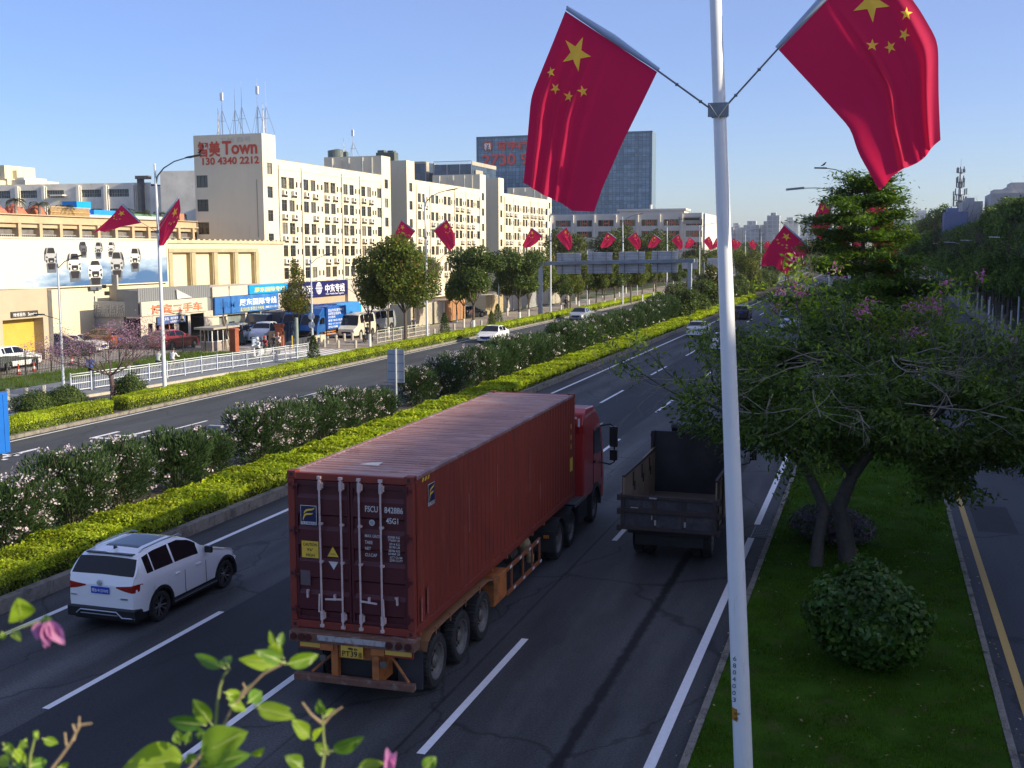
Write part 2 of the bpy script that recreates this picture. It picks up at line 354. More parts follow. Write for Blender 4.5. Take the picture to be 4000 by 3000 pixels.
# lane words and arrows on the opposite road (painted strokes)
R_ = []
for x0, y0 in ((-34.6, 36.0), (-33.0, 41.5), (-29.6, 37.5), (-29.2, 43.0)):
    R_ += [(x0, x0+1.9, y0, y0+.25), (x0, x0+.22, y0+.25, y0+1.9), (x0+.55, x0+1.7, y0+.9, y0+1.12), (x0+1.2, x0+1.42, y0+1.12, y0+2.6)]
R_ += [(-33.35,-33.1,33.0,37.5), (-33.7,-32.75,32.6,33.0), (-33.5,-32.95,32.2,32.6)]
marks('lane_lettering', MARK, R_)
marks('side_road_line', MARKY, [(2.68,2.84,-20,600), (6.7,6.82,60,66),(6.7,6.82,72,78),(6.7,6.82,84,90),(6.7,6.82,100,106),(6.7,6.82,120,126),(6.7,6.82,140,146),(6.7,6.82,160,166)])
marks('service_road_dashes', MARKO, [(-40.25,-40.13,44+i*2.2,45.2+i*2.2) for i in range(40)], -.004)
marks('service_road_arrows', MARK, [(-41.9,-41.7,44,47.5),(-42.2,-41.4,43.4,43.9),(-39.6,-39.2,43.5,46.5),(-42.6,-42.45,40,43)], -.004)
# zebra at the yard entrance
marks('crossing_stripes', MARK, [(-45.9+i*.75,-45.5+i*.75,79.5,84.6) for i in range(7)], .124)
# raised medians, kerbs
def kerb(name, x0, x1, y0, y1, z, m=KERB, step=1.0):
    b = MB(); n = max(1, int((y1-y0)/step))
    for i in range(n):
        a = y0+(y1-y0)*i/n; c = y0+(y1-y0)*(i+1)/n-.012
        b.box(x0, x1, a, c, -.05, z+random.uniform(-.006,.006))
    o = b.build(name, m); o['kind'] = 'structure'; return o
kerb('median_kerb', -18.98, -18.72, 8, 200, .32)
kerb('median_far_kerb', -23.62, -23.4, 20, 200, .2)
sheet('median_soil', -23.4, -18.98, -30, 900, .2, SOIL)
kerb('divider_kerb', -36.28, -36.05, 20, 200, .16)
kerb('divider_back_kerb', -37.5, -37.3, 20, 200, .12)
sheet('divider_soil', -37.3, -36.28, -30, 900, .1, SOIL)
sheet('median_lawn', -2.62, 2.26, -30, 900, .06, GRASSG)
kerb('lawn_kerb', -2.75, -2.62, 8, 120, .09)
kerb('lawn_side_kerb', 2.26, 2.38, 8, 160, .09)
b = MB()
for i in range(9): b.box(-3.22, -2.78, 32.25+i*.185, 32.31+i*.185, .006, .02)
for i in range(7): b.box(-3.22+i*.066, -3.195+i*.066, 32.25, 33.8, .006, .024)
b.box(-3.25,-2.76,32.2,33.85,.0005,.006,1)
tagp(b.build('drain_grate', [mat('cast_iron', (.05,.05,.055), .6), BLACKP]), 'dark iron drain grate where the white edge line breaks', 'drain grate')
sheet('asphalt_patch', 3.0, 4.1, 34.9, 38.5, .004, ASPD)
# left pavement: polygonal (it narrows along the fence)
def poly(name, pts, z, m):
    b = MB(); b.add([(x,y,z) for x, y in pts], [tuple(range(len(pts)))]); o = b.build(name, m, recalc=False)
    if o.data.polygons[0].normal.z < 0: o.data.flip_normals()
    o['kind'] = 'structure'; return o
KL = [(-43.4,-30),(-43.1,50),(-42.05,57.7),(-41.5,65.8),(-39.75,74),(-39.6,86),(-39.3,99),(-39.0,400)]
poly('cycle_lane', KL+[(-46.4,400),(-46.4,110),(-47.2,96),(-48.3,80),(-48.6,53),(-48.8,-30)], .12, PAVB)
poly('entrance_paving', [(-46.6,79),(-40.1,79),(-39.4,99),(-38.9,400),(-46.0,400),(-46.4,110),(-48.3,96),(-55,96),(-55,79)], .1235, mat('entrance_slabs', (.33,.28,.22), .85, .2, 1.5, dirt=((.2,.16,.12), .7, .5, .6)))
b = MB()
for i in range(len(KL)-1):
    (x0,y0),(x1,y1) = KL[i], KL[i+1]; n = max(1, int((y1-y0)/1.0)) if y0 >= 20 and y1 < 200 else 1
    for k in range(n):
        ta, tb = k/n, (k+1)/n-.012/max(1,(y1-y0))
        p, q = (x0+(x1-x0)*ta, y0+(y1-y0)*ta), (x0+(x1-x0)*tb, y0+(y1-y0)*tb)
        b.add([(p[0],p[1],-.05),(p[0]+.2,p[1],-.05),(q[0]+.2,q[1],-.05),(q[0],q[1],-.05),(p[0],p[1],.14),(p[0]+.2,p[1],.14),(q[0]+.2,q[1],.14),(q[0],q[1],.14)],
              [(0,3,2,1),(4,5,6,7),(0,1,5,4),(1,2,6,5),(2,3,7,6),(3,0,4,7)])
tagp(b.build('pavement_kerb', mat('clean_kerb', (.42,.38,.31), .85, .2, 4)), kind='structure')
poly('verge', [(-48.6,20),(-48.6,53),(-48.3,80),(-49.6,80.5),(-51.8,78),(-53.3,60),(-53.6,20)], .135, VERGE)
poly('parking_lot', [(-53.45,-20),(-53.1,60),(-51.6,78),(-49.4,80.5),(-48.3,96),(-46.6,110),(-46.6,124),(-80,124),(-80,-20)], .13, LOT)
poly('far_verge', [(-46.4,106),(-46.0,400),(-49.5,400),(-49.5,106)], .136, VERGE)
kerb('side_road_kerb', 10.9, 11.1, 60, 330, .15, step=2)
sheet('right_pavement', 11.1, 13.2, -30, 900, .14, mat('right_slabs', (.22,.22,.22), .85, .2, 1.5))
sheet('right_verge', 13.2, 60, -30, 900, .1, mat('shade_ground', (.05,.055,.035), .95, .3, 1))
# grass blades on the near lawn and verge
def blades(name, x0, x1, y0, y1, n, h, m, z, falloff=2.2):
    u = RG.uniform(0,1,n)**falloff; P = np.stack([RG.uniform(x0,x1,n), y0+(y1-y0)*u, np.full(n, z)], 1)
    kp = RG.uniform(0,1,n) < .62+.5*(np.sin(P[:,0]*2.9+P[:,1]*.8)*np.sin(P[:,1]*1.7-P[:,0])+.5*np.sin(P[:,0]*6.1+1)*np.sin(P[:,1]*5.3)); P = P[kp]; u = u[kp]; n = len(P)
    a = RG.uniform(0, 2*PI, n); s = (.7+1.6*u)[:,None]; wd = np.stack([np.cos(a), np.sin(a), 0*a], 1)*.007*s; ln = RG.normal(size=(n,3))*.35; ln[:,2] = 1; hh = (RG.uniform(.5,1.3,n)*h)[:,None]
    t = P+norm(ln)*hh
    o = quads(name, np.stack([P-wd, P+wd, t+wd*.2, t-wd*.2], 1), m); tagp(o, kind='stuff'); return o
tagp(blades('lawn_grass', -2.72, 2.34, 14.5, 62, 150000, .055, leafmat('lawn_blades', (.030,.082,.004), (.10,.19,.012), .25), .06), 'short dark green lawn grass on the narrow median', 'grass')
tagp(blades('verge_growth', -53.2, -48.4, 45, 79, 26000, .22, leafmat('verge_blades', (.05,.09,.015), (.11,.16,.03), .3), .135, 1.2), 'rough grass on the verge below the black fence', 'grass')
bpy.data.objects['verge_growth'].scale = (1,1,1)

P = np.stack([RG.uniform(-2.6,2.2,420), 15+40*RG.uniform(0,1,420)**1.6, RG.uniform(.10,.125,420)],1); o = quads('fallen_leaves', leaves(P, RG.normal(size=P.shape)*.35+np.array([0,0,1]), .075, .04), leafmat('dry_leaf', (.16,.10,.03), (.42,.34,.16), .2)); tagp(o, 'scattered dry leaves lying on the lawn strip', 'leaves', None, 'stuff')
P = np.stack([RG.uniform(-2.9,-2.5,160), 15+30*RG.uniform(0,1,160), RG.uniform(.02,.1,160)],1); P[:80,0] = RG.uniform(2.3,2.62,80)
o = quads('gutter_litter', leaves(P, RG.normal(size=P.shape)*.3+np.array([0,0,1]), .07, .04), _M['dry_leaf']); tagp(o, 'dry leaves caught along the lawn kerbs', 'leaves', None, 'stuff')
# ================================================================ BUILDINGS
CREAM = mat('cream_paint', (.62,.55,.38), .8, .06, .35, dirt=((.45,.40,.30), .6, .62, .5), stretch=(1,1,.3))
WCREAM = mat('white_building_paint', (.68,.61,.45), .8, .06, .3, dirt=((.48,.42,.30), .8, .58, .5), stretch=(1,1,.25), dirt2=((.30,.26,.19), 1.6, .60, .45, (1.6,1.6,.10)))
GREYW = mat('grey_render', (.42,.43,.45), .85, .1, .5, dirt=((.28,.28,.28), .7, .6, .5))
WINF = mat('bronze_window_frame', (.09,.085,.075), .5, .1, 4)
WING = mat('window_glass', (.035,.035,.033), .12, .6, .9, spec=.6)
def _wing():
    t = WING.node_tree; b = t.nodes['Principled BSDF']; oi = N(t, 'ShaderNodeObjectInfo'); r = N(t, 'ShaderNodeValToRGB'); r.color_ramp.interpolation = 'CONSTANT'; e = r.color_ramp.elements
    e[0].position = 0; e[0].color = (.02,.02,.02,1); e[1].position = .35; e[1].color = (.05,.045,.035,1)
    for p_, c_ in ((.6,(.10,.095,.08,1)),(.78,(.03,.035,.04,1)),(.9,(.22,.20,.16,1))): q = e.new(p_); q.color = c_
    t.links.new(oi.outputs['Random'], r.inputs[0]); t.links.new(r.outputs[0], b.inputs['Base Color'])
_wing()
REVEAL = mat('window_reveal', (.45,.42,.35), .8, .1, 2)
CONC = mat('weathered_concrete', (.36,.33,.28), .9, .2, .5, dirt=((.16,.14,.12), .35, .55, .6), stretch=(1,1,.4))
ROOFM = mat('roof_felt', (.22,.22,.22), .9, .2, 1)
RED = mat('sign_red', (.55,.07,.03), .5, .12, 2); REDF = mat('faded_sign_red', (.70,.16,.08), .6, .15, 2)
SIGNW = mat('sign_white', (.8,.8,.8), .5, .05, 2); SIGNY = mat('sign_yellow', (.8,.7,.08), .5, .05, 2)
def winmesh(w_, h_, mull=2):
    b = MB(); b.box(.03, w_-.03, -.02, 0, .03, h_-.03, 1); t = .05
    for x in [0, w_-t]+[w_*(i+1)/mull-t/2 for i in range(mull-1)]: b.box(x, x+t, -.06, -.02, 0, h_)
    for q in (0, h_*.68, h_-t): b.box(t*1.01, w_-t*1.01, -.055, -.02, q, q+t)
    me = b.build('window', [WINF, WING]); d = me.data; bpy.data.objects.remove(me); return d
def put(name, me, parent, loc, rz=0):
    o = link(name, me, parent, loc=loc); o.rotation_euler = (0,0,rz); return o
W_BIG = winmesh(1.45, 1.5); W_SM = winmesh(.5, .75, 1); W_TW = winmesh(1.35, 1.45); W_END = winmesh(1.65, 1.55, 3)
b = MB(); b.box(0,.85,-.42,-.06,.0,.62); b.box(-.04,.89,-.45,-.02,-.06,-.01,1); b.lathe([(.02,0),(.24,0),(.24,.01),(.2,.02)], (.58,-.425,.31), 'y', 16, 2)
b.tube([(.05,-.2,0),(.02,-.05,-.45)], .02, 5, 1); b.box(.02,.06,-.44,-.02,-.3,-.06,1); b.box(.8,.84,-.44,-.02,-.3,-.06,1)
_o = b.build('air_conditioner', [mat('ac_casing', (.62,.6,.55), .5, .1, 4), mat('ac_bracket', (.16,.14,.12), .7, .2, 4), BLACKP]); AC = _o.data; bpy.data.objects.remove(_o)
def white_block(y0, label, sign):
    """X of the road front -75; slabs at both ends rise above the roof"""
    t = top('office_block', label, 'building', (-75, y0, 0), 0, 'white office blocks in a row'); D = 10.0
    rnd = random.Random(int(y0))
    def PF(u, z, d): return (-d, u, z)
    holes = []; wins = []
    zrow = [17.95-2.985*k for k in range(6)]
    for k, zt in enumerate(zrow):
        for j in range(6):
            u = 4.65+6.09*j
            if j < 5:
                wins += [('window', W_BIG, u, zt-1.5, 1.45, 1.5), ('window', W_BIG, u+2.05, zt-1.5, 1.45, 1.5)]
                wins += [('small_window', W_SM, u+3.95, zt-1.25, .5, .75)]
                if j: wins.append(('small_window', W_SM, u-.95, zt-1.25, .5, .75))
            else: wins.append(('window', W_BIG, u-.35, zt-1.5, 1.45, 1.5)); wins.append(('small_window', W_SM, u-1.2, zt-1.25, .5, .75))
    tz = [19.5-3.0*k for k in range(6)]
    tw = [('stair_window', W_TW, 1.05, z-1.45, 1.35, 1.45) for z in tz]+[('stair_window', W_TW, 37.65, z-1.45, 1.35, 1.45) for z in tz]
    hl = lambda ws: [(a, a+c, z, z+h) for _, _, a, z, c, h in ws]
    b = MB(); facade(b, PF, 3.4, 36.6, 3.2, 20.1, hl(wins), .2, 0, 1)
    b.box(-D,-.02,3.4,36.6,20.0,20.05,2); b.box(-.3,0,3.4,36.6,20.06,20.12,0); b.box(-D-.2,-D,3.4,36.6,0,20.1,0); b.box(-.6,-.22,3.41,36.59,3.2,20.0,1)
    for zz in (18.9,): b.box(0,.06,3.4,36.6,zz,zz+.12,0)
    b.box(-4,-.01,3.41,36.59,0,3.2,0)
    b.build('main_wall', [WCREAM, REVEAL, ROOFM], t, recalc=False)
    for nm, a in (('stair_tower', 0), ('stair_tower', 36.6)):
        b = MB(); hs = [(q[0], q[1], q[2], q[3]) for q in hl(tw) if a < q[0] < a+3.4]
        facade(b, PF, a, a+3.4, 0, 23.1, hs, .2, 0, 1)
        eh = [(-9.4+.1, -9.4+1.75, z-1.6, z-.05) for z in (18.05,14.98,12.03,9.0)] if a == 0 else []
        facade(b, lambda u, z, d: (u, a+d, z), -D, 0, 0, 23.1, [(h[0]-.45+.0, h[1]-.45, h[2], h[3]) for h in eh], .2, 0, 1)
        b.add([(-D,a+3.4,0),(0,a+3.4,0),(0,a+3.4,23.1),(-D,a+3.4,23.1)], [(0,1,2,3)]); b.add([(-D,a,0),(-D,a+3.4,0),(-D,a+3.4,23.1),(-D,a,23.1)], [(0,1,2,3)])
        b.add([(-D,a,23.1),(0,a,23.1),(0,a+3.4,23.1),(-D,a+3.4,23.1)], [(0,1,2,3)], 2)
        b.box(-D+.3,-.25,a+.25,a+3.2,.1,23.0,1)
        b.build(nm, [WCREAM, REVEAL, ROOFM], t, recalc=False)
        for h in eh: put('window', W_END, t, (h[0]-.45, a+.16, h[2]), 0)
    for nm, me, u, z, c, h in wins+tw: put(nm, me, t, (-.16, u, z), PI/2)
    for k, zt in enumerate(zrow):
        for j in range(6):
            u = 4.6+6.09*j
            for du in ((0, 2.6) if j < 5 else ()):
                if rnd.random() < (.93 if y0 < 140 else .55): put('air_conditioner', AC, t, (0, u+du+.1, zt-2.45+rnd.uniform(-.05,.1)), PI/2)
    b = MB()
    for u in (3.9, 10.1, 22.3, 28.4, 36.2): b.tube([(.07,u,19.4-.8*(u>30)),(.07,u,3.4)], .05, 6)
    for k in range(26):
        u = rnd.uniform(4, 35); z = rnd.uniform(5, 18); b.tube([(.03,u,z),(.05,u+rnd.uniform(-.3,.3),z-.5),(.03,u+rnd.uniform(-.6,.6),z-1.1)], .015, 4)
    b.build('drain_pipes', mat('grey_pipe', (.2,.19,.17), .7, .2, 3), t)
    for x, r in ((-8.5,.16),(-5.6,.1),(-3.2,.12),(-1.6,.08)): b = MB(); b.tube([(x,36.5,20.1),(x,36.5,22.9)], r, 8); b.build('roof_pipe', mat('pale_pipe', (.5,.5,.46), .5, .1, 3), t)
    b = MB()
    for k in range(9): b.box(-6.9,-6.5,36.45,36.5,20.3+k*.28,20.34+k*.28)
    b.tube([(-6.9,36.47,20.1),(-6.9,36.47,22.7)], .02, 4); b.tube([(-6.5,36.47,20.1),(-6.5,36.47,22.7)], .02, 4)
    rp_ = b.build('roof_ladder', mat('pale_pipe', (.5,.5,.46), .5, .1, 3), t)
    for nm, me, u, z, c, h in wins:
        if me is W_BIG and rnd.random() < .16:
            cg = MB()
            for q in range(5): cg.box(.02,.32,u+q*.34,u+q*.34+.03,z-.05,z-.02); cg.box(.30,.33,u+q*.34,u+q*.34+.03,z-.05,z+(1.0 if q % 2 else 1.4))
            cg.box(.30,.33,u,u+1.42,z+.45,z+.48); cg.box(.0,.33,u-.02,u+1.46,z+1.42,z+1.46); cg.build('window_cage', mat('cage_grey', (.3,.28,.24), .6, .2), t)
    if sign:
        text('智美', t, (-9.35,-.04,20.55), '-y', 3.35, 2.0, RED, bold=.035); text('Town', t, (-5.75,-.04,20.62), '-y', 5.1, 1.75, RED, bold=.03)
        text('130 4340 2212', t, (-9.0,-.04,19.35), '-y', 8.3, .95, RED, bold=.03)
        text('工创 商号', t, (-6.2,-.02,22.1), '-y', 4.6, .7, mat('ghost_letters', (.48,.47,.45), .8, .05), ext=.002)
        b = MB(); b.tube([(-.9,-.03,17.3),(-.88,-.03,10)], .03, 4, 0); b.build('wall_cable', BLACKP, t)
    return t
white_block(129.9, 'white office block with red lettering on its end wall and rows of air conditioners', True)
white_block(176.5, 'white office block in the middle, behind the tree tops beside a pale shaded gap', False)
white_block(224.6, 'white office block farthest along the road, next to the glass tower', False)
# aerials on the roof of the first block
def aerial(x, y, z, h, label, tri=True, pan=False, thick=.05):
    t = top('roof_aerial', label, 'aerial', (x,y,z), 0, 'aerials on the white office block')
    b = MB(); b.tube([(0,0,0),(0,0,h*.6),(0,0,h)], [thick, thick*.8, thick*.25], 6); b.build('mast', GALV if thick < .1 else WHITEP, t)
    if tri:
        b = MB()
        for a in (0.3, 2.4, 4.5): b.tube([(0,0,h*.52),(math.cos(a)*1.1,math.sin(a)*1.1,0)], .03, 4)
        b.bar((-.45,0,h*.3),(.45,0,h*.3),.04,.04); b.build('stay', mat('dark_steel', (.12,.14,.15), .6, .2), t)
    if pan:
        b = MB(); b.box(-.2,.2,-.12,.12,h*.72,h*.72+1.0); b.build('antenna_panel', WHITEP, t, bevel=.03)
for i, (x, h, tr, pn, th, lb) in enumerate([(-82.1,3.5,0,0,.13,'short thick white pole at the sign end of the roof'), (-81.5,6.2,1,1,.06,'thin aerial with a small panel beside the short white pole'), (-79.6,6.2,1,0,.05,'bare thin aerial with splayed stays, first past the panel aerial'),
        (-78.6,6.8,1,0,.05,'tall bare aerial with splayed stays near the middle of the roof'), (-76.3,7.0,1,1,.07,'tallest roof aerial carrying a white box panel'), (-75.5,3.9,0,0,.14,'thick white pole at the roof corner above the road'), (-74.7-.4,6.6,1,0,.04,'slender aerial with a lattice stay at the road corner')]):
    aerial(x, 131.3, 23.1, h, lb, tr, pn, th)
aerial(-80.6, 168, 23.1, 4.6, 'thin aerial with crossbar on the second roof slab', 1, 1, .06); aerial(-82.2, 168, 23.1, 3.0, 'thick white pole on the second roof slab', 0, 0, .12)
b = MB(); b.lathe([(0.1,0),(1.5,0),(1.5,1.1),(.2,1.4)], (-83.6,168.4,23.12)); b.box(-82.6,-81.7,167.8,168.6,23.12,24.0,0)
tagp(b.build('water_tank', mat('tank_green', (.12,.15,.14), .5, .2, 2)), 'dark round water tank on the second roof slab', 'water tank')
b = MB(); b.box(-81,-77.6,177.6,179.2,23.12,24.6); b.box(-80.8,-79.6,177.8,179,24.6,25.0); b.box(-79,-77.9,177.8,179,24.6,24.9)
tagp(b.build('cooling_unit', mat('unit_green', (.1,.12,.1), .6, .3, 2), bevel=.05), 'dark cooling units on the middle block roof', 'cooling unit')
# ---- showroom with billboard
t = top('showroom', 'long cream showroom carrying the car billboard and four tall blank recesses', 'building', (-64, 60, 0))
PX = lambda u, z, d: (-d, u, z)
b = MB(); niches = [(33.55,36.55,4.75,8.1),(37.35,40.5,4.75,8.1),(41.25,44.4,4.75,8.1),(45.2,48.6,4.75,8.1)]
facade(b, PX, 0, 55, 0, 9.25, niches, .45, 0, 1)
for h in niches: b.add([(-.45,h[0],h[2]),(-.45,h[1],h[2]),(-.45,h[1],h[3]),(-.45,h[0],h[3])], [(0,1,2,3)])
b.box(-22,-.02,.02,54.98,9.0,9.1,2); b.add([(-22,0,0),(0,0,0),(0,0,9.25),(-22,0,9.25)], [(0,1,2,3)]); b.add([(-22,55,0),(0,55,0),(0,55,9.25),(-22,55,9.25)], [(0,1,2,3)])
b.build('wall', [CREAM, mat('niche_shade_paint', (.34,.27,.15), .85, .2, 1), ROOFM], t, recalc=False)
b = MB(); b.box(.0,.12,32.9,49.2,8.12,8.5); b.box(0,.12,32.9,33.5,4.7,8.1)
for y in (36.6,40.55,44.45,48.65): b.box(0,.14,y,y+.7,4.7,8.1)
b.build('recess_surround', mat('brown_trim', (.40,.33,.2), .85, .2, .8), t, bevel=.02)
b = MB(); b.box(-.2,.18,31.6,55,9.0,9.3)
for k in range(24): b.box(.0,.2,31.8+k*.97,32.2+k*.97,9.3,9.42)
b.build('cornice', mat('cornice_stone', (.5,.42,.28), .85, .2, 1), t)
# ---- billboard
BBW = mat('billboard_print', (.62,.59,.50), .45, .03, .3)
def bbmat():
    m, tt, bs = _new('billboard_smoke'); L = tt.links.new
    tc = N(tt, 'ShaderNodeTexCoord'); mp = N(tt, 'ShaderNodeMapping'); mp.inputs['Scale'].default_value = (1,.12,.45); L(tc.outputs['Object'], mp.inputs[0])
    n = N(tt, 'ShaderNodeTexNoise'); n.inputs['Scale'].default_value = 2.2; n.inputs['Detail'].default_value = 8; n.inputs['Roughness'].default_value = .6; L(mp.outputs[0], n.inputs[0])
    sp = N(tt, 'ShaderNodeSeparateXYZ'); L(tc.outputs['Object'], sp.inputs[0])
    g = N(tt, 'ShaderNodeMapRange'); g.inputs[1].default_value = 2.4; g.inputs[2].default_value = 0.; g.inputs[3].default_value = -.18; g.inputs[4].default_value = .42; L(sp.outputs[2], g.inputs[0])
    gy = N(tt, 'ShaderNodeMapRange'); gy.inputs[1].default_value = 3.; gy.inputs[2].default_value = 9.; gy.inputs[3].default_value = -.45; gy.inputs[4].default_value = 0.; L(sp.outputs[1], gy.inputs[0])
    gz = N(tt, 'ShaderNodeMapRange'); gz.inputs[1].default_value = 15.; gz.inputs[2].default_value = 21.; gz.inputs[3].default_value = 0; gz.inputs[4].default_value = .16; L(sp.outputs[1], gz.inputs[0])
    a = N(tt, 'ShaderNodeMath', operation='ADD'); L(n.outputs[0], a.inputs[0]); L(g.outputs[0], a.inputs[1])
    a2 = N(tt, 'ShaderNodeMath', operation='ADD'); L(a.outputs[0], a2.inputs[0]); L(gy.outputs[0], a2.inputs[1])
    a3 = N(tt, 'ShaderNodeMath', operation='ADD'); L(a2.outputs[0], a3.inputs[0]); L(gz.outputs[0], a3.inputs[1])
    r = N(tt, 'ShaderNodeValToRGB'); e = r.color_ramp.elements; e[0].position = .40; e[0].color = (.62,.59,.49,1); e[1].position = .85; e[1].color = (.05,.12,.26,1)
    q = e.new(.56); q.color = (.30,.40,.52,1); L(a3.outputs[0], r.inputs[0]); L(r.outputs[0], bs.inputs['Base Color']); bs.inputs['Roughness'].default_value = .5; return m
BB = top('billboard', 'huge pale billboard printed with a fleet of cars in blue smoke', 'billboard', (-63.7, 70.6, 5.5))
b = MB(); b.box(-.3,-.04,-10.0,21.6,-.12,3.75); b.box(-.3,.05,-10,21.6,3.75,3.88,0); b.box(-.3,.05,-10,21.6,-.2,-.12,0); b.box(-.3,.05,21.6,21.75,-.2,3.88,0)
b.build('panel', mat('panel_trim', (.66,.60,.48), .6, .06, 1), BB)
b = MB(); b.add([(0,-10,-.1),(0,21.6,-.1),(0,21.6,3.7),(0,-10,3.7)], [(0,1,2,3)]); b.build('print', bbmat(), BB, recalc=False)
def printed_car(y, z, s, kind, dark, k):
    """a car seen from the front, as flat print"""
    b = MB(); X = .012; sg = 1 if y > 11 else -1
    def pg(pts, mi, x=X): b.add([(x, y+s*a, z+s*c) for a, c in pts], [tuple(range(len(pts)))], mi)
    hr = 1.0 if kind == 'suv' else .88
    for q in range(4): b.add([(X-.008+.001*q, y+s*a, z+s*c) for a, c in [(-.46+.05*q,.08),(.46-.05*q,.08),(.40-.07*q,-.5+.1*q),(-.40+.07*q,-.5+.1*q)]], [(0,1,2,3)], 3 if q < 2 else 1)
    if kind != 'front': pg([(sg*.38,.14),(sg*.60,.2),(sg*.64,.34),(sg*.62,.66),(sg*.48,hr-.02),(sg*.28,hr+.02)], 2, X-.002); pg([(sg*.44,.60),(sg*.58,.60),(sg*.50,hr-.08),(sg*.40,hr-.06)], 1, X+.001)
    pg([(-.5,.2),(-.47,.04),(-.40,0),(-.34,.08),(.34,.08),(.40,0),(.47,.04),(.5,.2),(.5,.5),(.46,.6),(.38,.66),(.30,hr-.04),(.22,hr+.03),(-.22,hr+.03),(-.30,hr-.04),(-.38,.66),(-.46,.6),(-.5,.5)], 0)
    pg([(-.35,.66),(.35,.66),(.27,hr-.06),(.2,hr-.02),(-.2,hr-.02),(-.27,hr-.06)], 1, X+.003)
    pg([(-.20,.10),(.20,.10),(.27,.24),(.24,.38),(-.24,.38),(-.27,.24)], 1, X+.003); pg([(-.46,.40),(-.28,.37),(-.30,.45),(-.45,.49)], 1, X+.003); pg([(.46,.40),(.28,.37),(.30,.45),(.45,.49)], 1, X+.003); pg([(-.47,.12),(-.36,.12),(-.34,.25),(-.46,.28)], 1, X+.003); pg([(.47,.12),(.36,.12),(.34,.25),(.46,.28)], 1, X+.003)
    pg([(-.11,.15),(.11,.15),(.11,.22),(-.11,.22)], 0, X+.006)
    c_ = {'white': (.60,.59,.55), 'black': (.10,.10,.12), 'grey': (.36,.37,.38)}[dark]
    b.build('printed_car', [mat('print_%s' % dark, c_, .5, .1, 3), mat('print_ink', (.02,.018,.02), .5, .2, 3), mat('print_side_%s' % dark, tuple(v*.42 for v in c_), .5, .2, 3), mat('print_shadow', (.10,.12,.15), .5, .3, 3)], BB, recalc=False)
for k, (y, z, s, kd, dk) in enumerate([(5.9,1.75,1.15,'suv','grey'),(8.7,1.05,1.35,'suv','white'),(11.3,.42,1.55,'front','white'),(14.2,1.02,1.45,'suv','grey'),(16.8,1.65,1.2,'suv','white'),(9.9,2.7,.75,'suv','black'),(11.8,2.62,.8,'suv','grey'),(13.5,2.72,.75,'suv','white')]):
    printed_car(y, z-.05, s*1.18, kd, dk, k)
# ---- yellow roller-door workshop
t = top('workshop', 'cream workshop with a yellow roller door and a Service sign', 'building', (-60, 60, 0))
b = MB(); facade(b, PX, -12, 11.4, 0, 5.45, [(6.65,10.85,.13,3.3)], .9, 0, 0); b.box(-3.9,-.02,-12,11.38,5.2,5.4,0); b.box(-3.9,-.95,11.2,11.4,0,5.4)
b.build('wall', [mat('workshop_paint', (.42,.35,.25), .8, .08, .6)], t, recalc=False)
b = MB()
for k in range(22): b.box(-.95,-.9,6.6,10.9,.13+k*.145,.27+k*.145)
b.build('roller_door', mat('yellow_door', (.55,.38,.07), .5, .1, 1, dirt=((.35,.27,.08), .45, .6, .6)), t)
b = MB(); b.box(.0,.12,7.45,10.2,3.45,3.87); b.build('sign_board', mat('sign_charcoal', (.05,.045,.04), .5, .2), t)
text('维修服务', t, (.13,7.6,3.53), '+x', 1.25, .27, SIGNW); text('Service', t, (.13,9.1,3.53), '+x', .95, .24, SIGNW)
b = MB(); b.box(-4,-.2,11.42,11.75,0,5.3,0); b.box(-4,-.4,12.0,12.4,0,5.3,0); b.box(-3.2,-3.0,11.7,14.9,0,4.2,1); b.tube([(-.1,12.9,0),(-.1,12.9,5.4)], .09, 6, 0)
b.build('side_passage', [mat('passage_grey', (.12,.11,.10), .8, .3), BLACKP], t)
# ---- grey-signed used car shop side wall (faces the camera)
t = top('side_wing', 'low wing with a pale grey wall under a long grey used-car sign', 'building', (-59.6, 82, 0))
b = MB(); b.box(-8.3,0,0,.25,0,2.66,0); b.box(-8.4,-8.15,-.06,6,0,5.2,1); b.box(-8.3,0,.25,7.9,0,3.9,0); b.box(-7.6,-3.55,2.0,2.2,3.95,6.2,2); b.box(-8.2,-3.5,1.9,8,3.9,4.0,2)
b.build('wall', [mat('pale_grey_wall', (.40,.40,.41), .85, .06, .8, dirt=((.28,.28,.28), .5, .6, .4)), mat('pinkish_wall', (.5,.44,.38), .8, .1), CONC], t)
b = MB(); b.box(-8.25,.05,-.16,0,2.64,3.98); b.build('sign_board', mat('grey_sign', (.33,.35,.38), .45, .06, 1), t, bevel=.02)
DK = mat('letter_shadow', (.12,.13,.14), .6, .1); PL = mat('pale_letters', (.50,.50,.52), .5, .1)
for s_, x, z, ww, hh in (('二手车买卖', -8.1, 3.1, 3.05, .72), ('评估', -4.9, 3.1, 1.2, .72), ('寄售', -3.45, 3.1, 1.2, .72), ('抵押', -2.05, 3.1, 1.2, .72), ('13979666664', -8.1, 2.72, 2.1, .26), ('13316653771', -5.6, 2.72, 2.1, .26), ('13927164697', -3.0, 2.72, 2.1, .26)):
    text(s_, t, (x+.05,-.165,z-.04), '-y', ww, hh, DK, ext=.003); text(s_, t, (x,-.175,z), '-y', ww, hh, PL, ext=.01)
b = MB(); b.box(-3.3,-2.9,-.1,.1,4.5,4.85); b.box(-3.5,-3.2,-.1,.1,5.1,5.4); b.box(-.8,-.5,-.25,-.17,3.2,3.35); b.build('lamp', BLACKP, t)
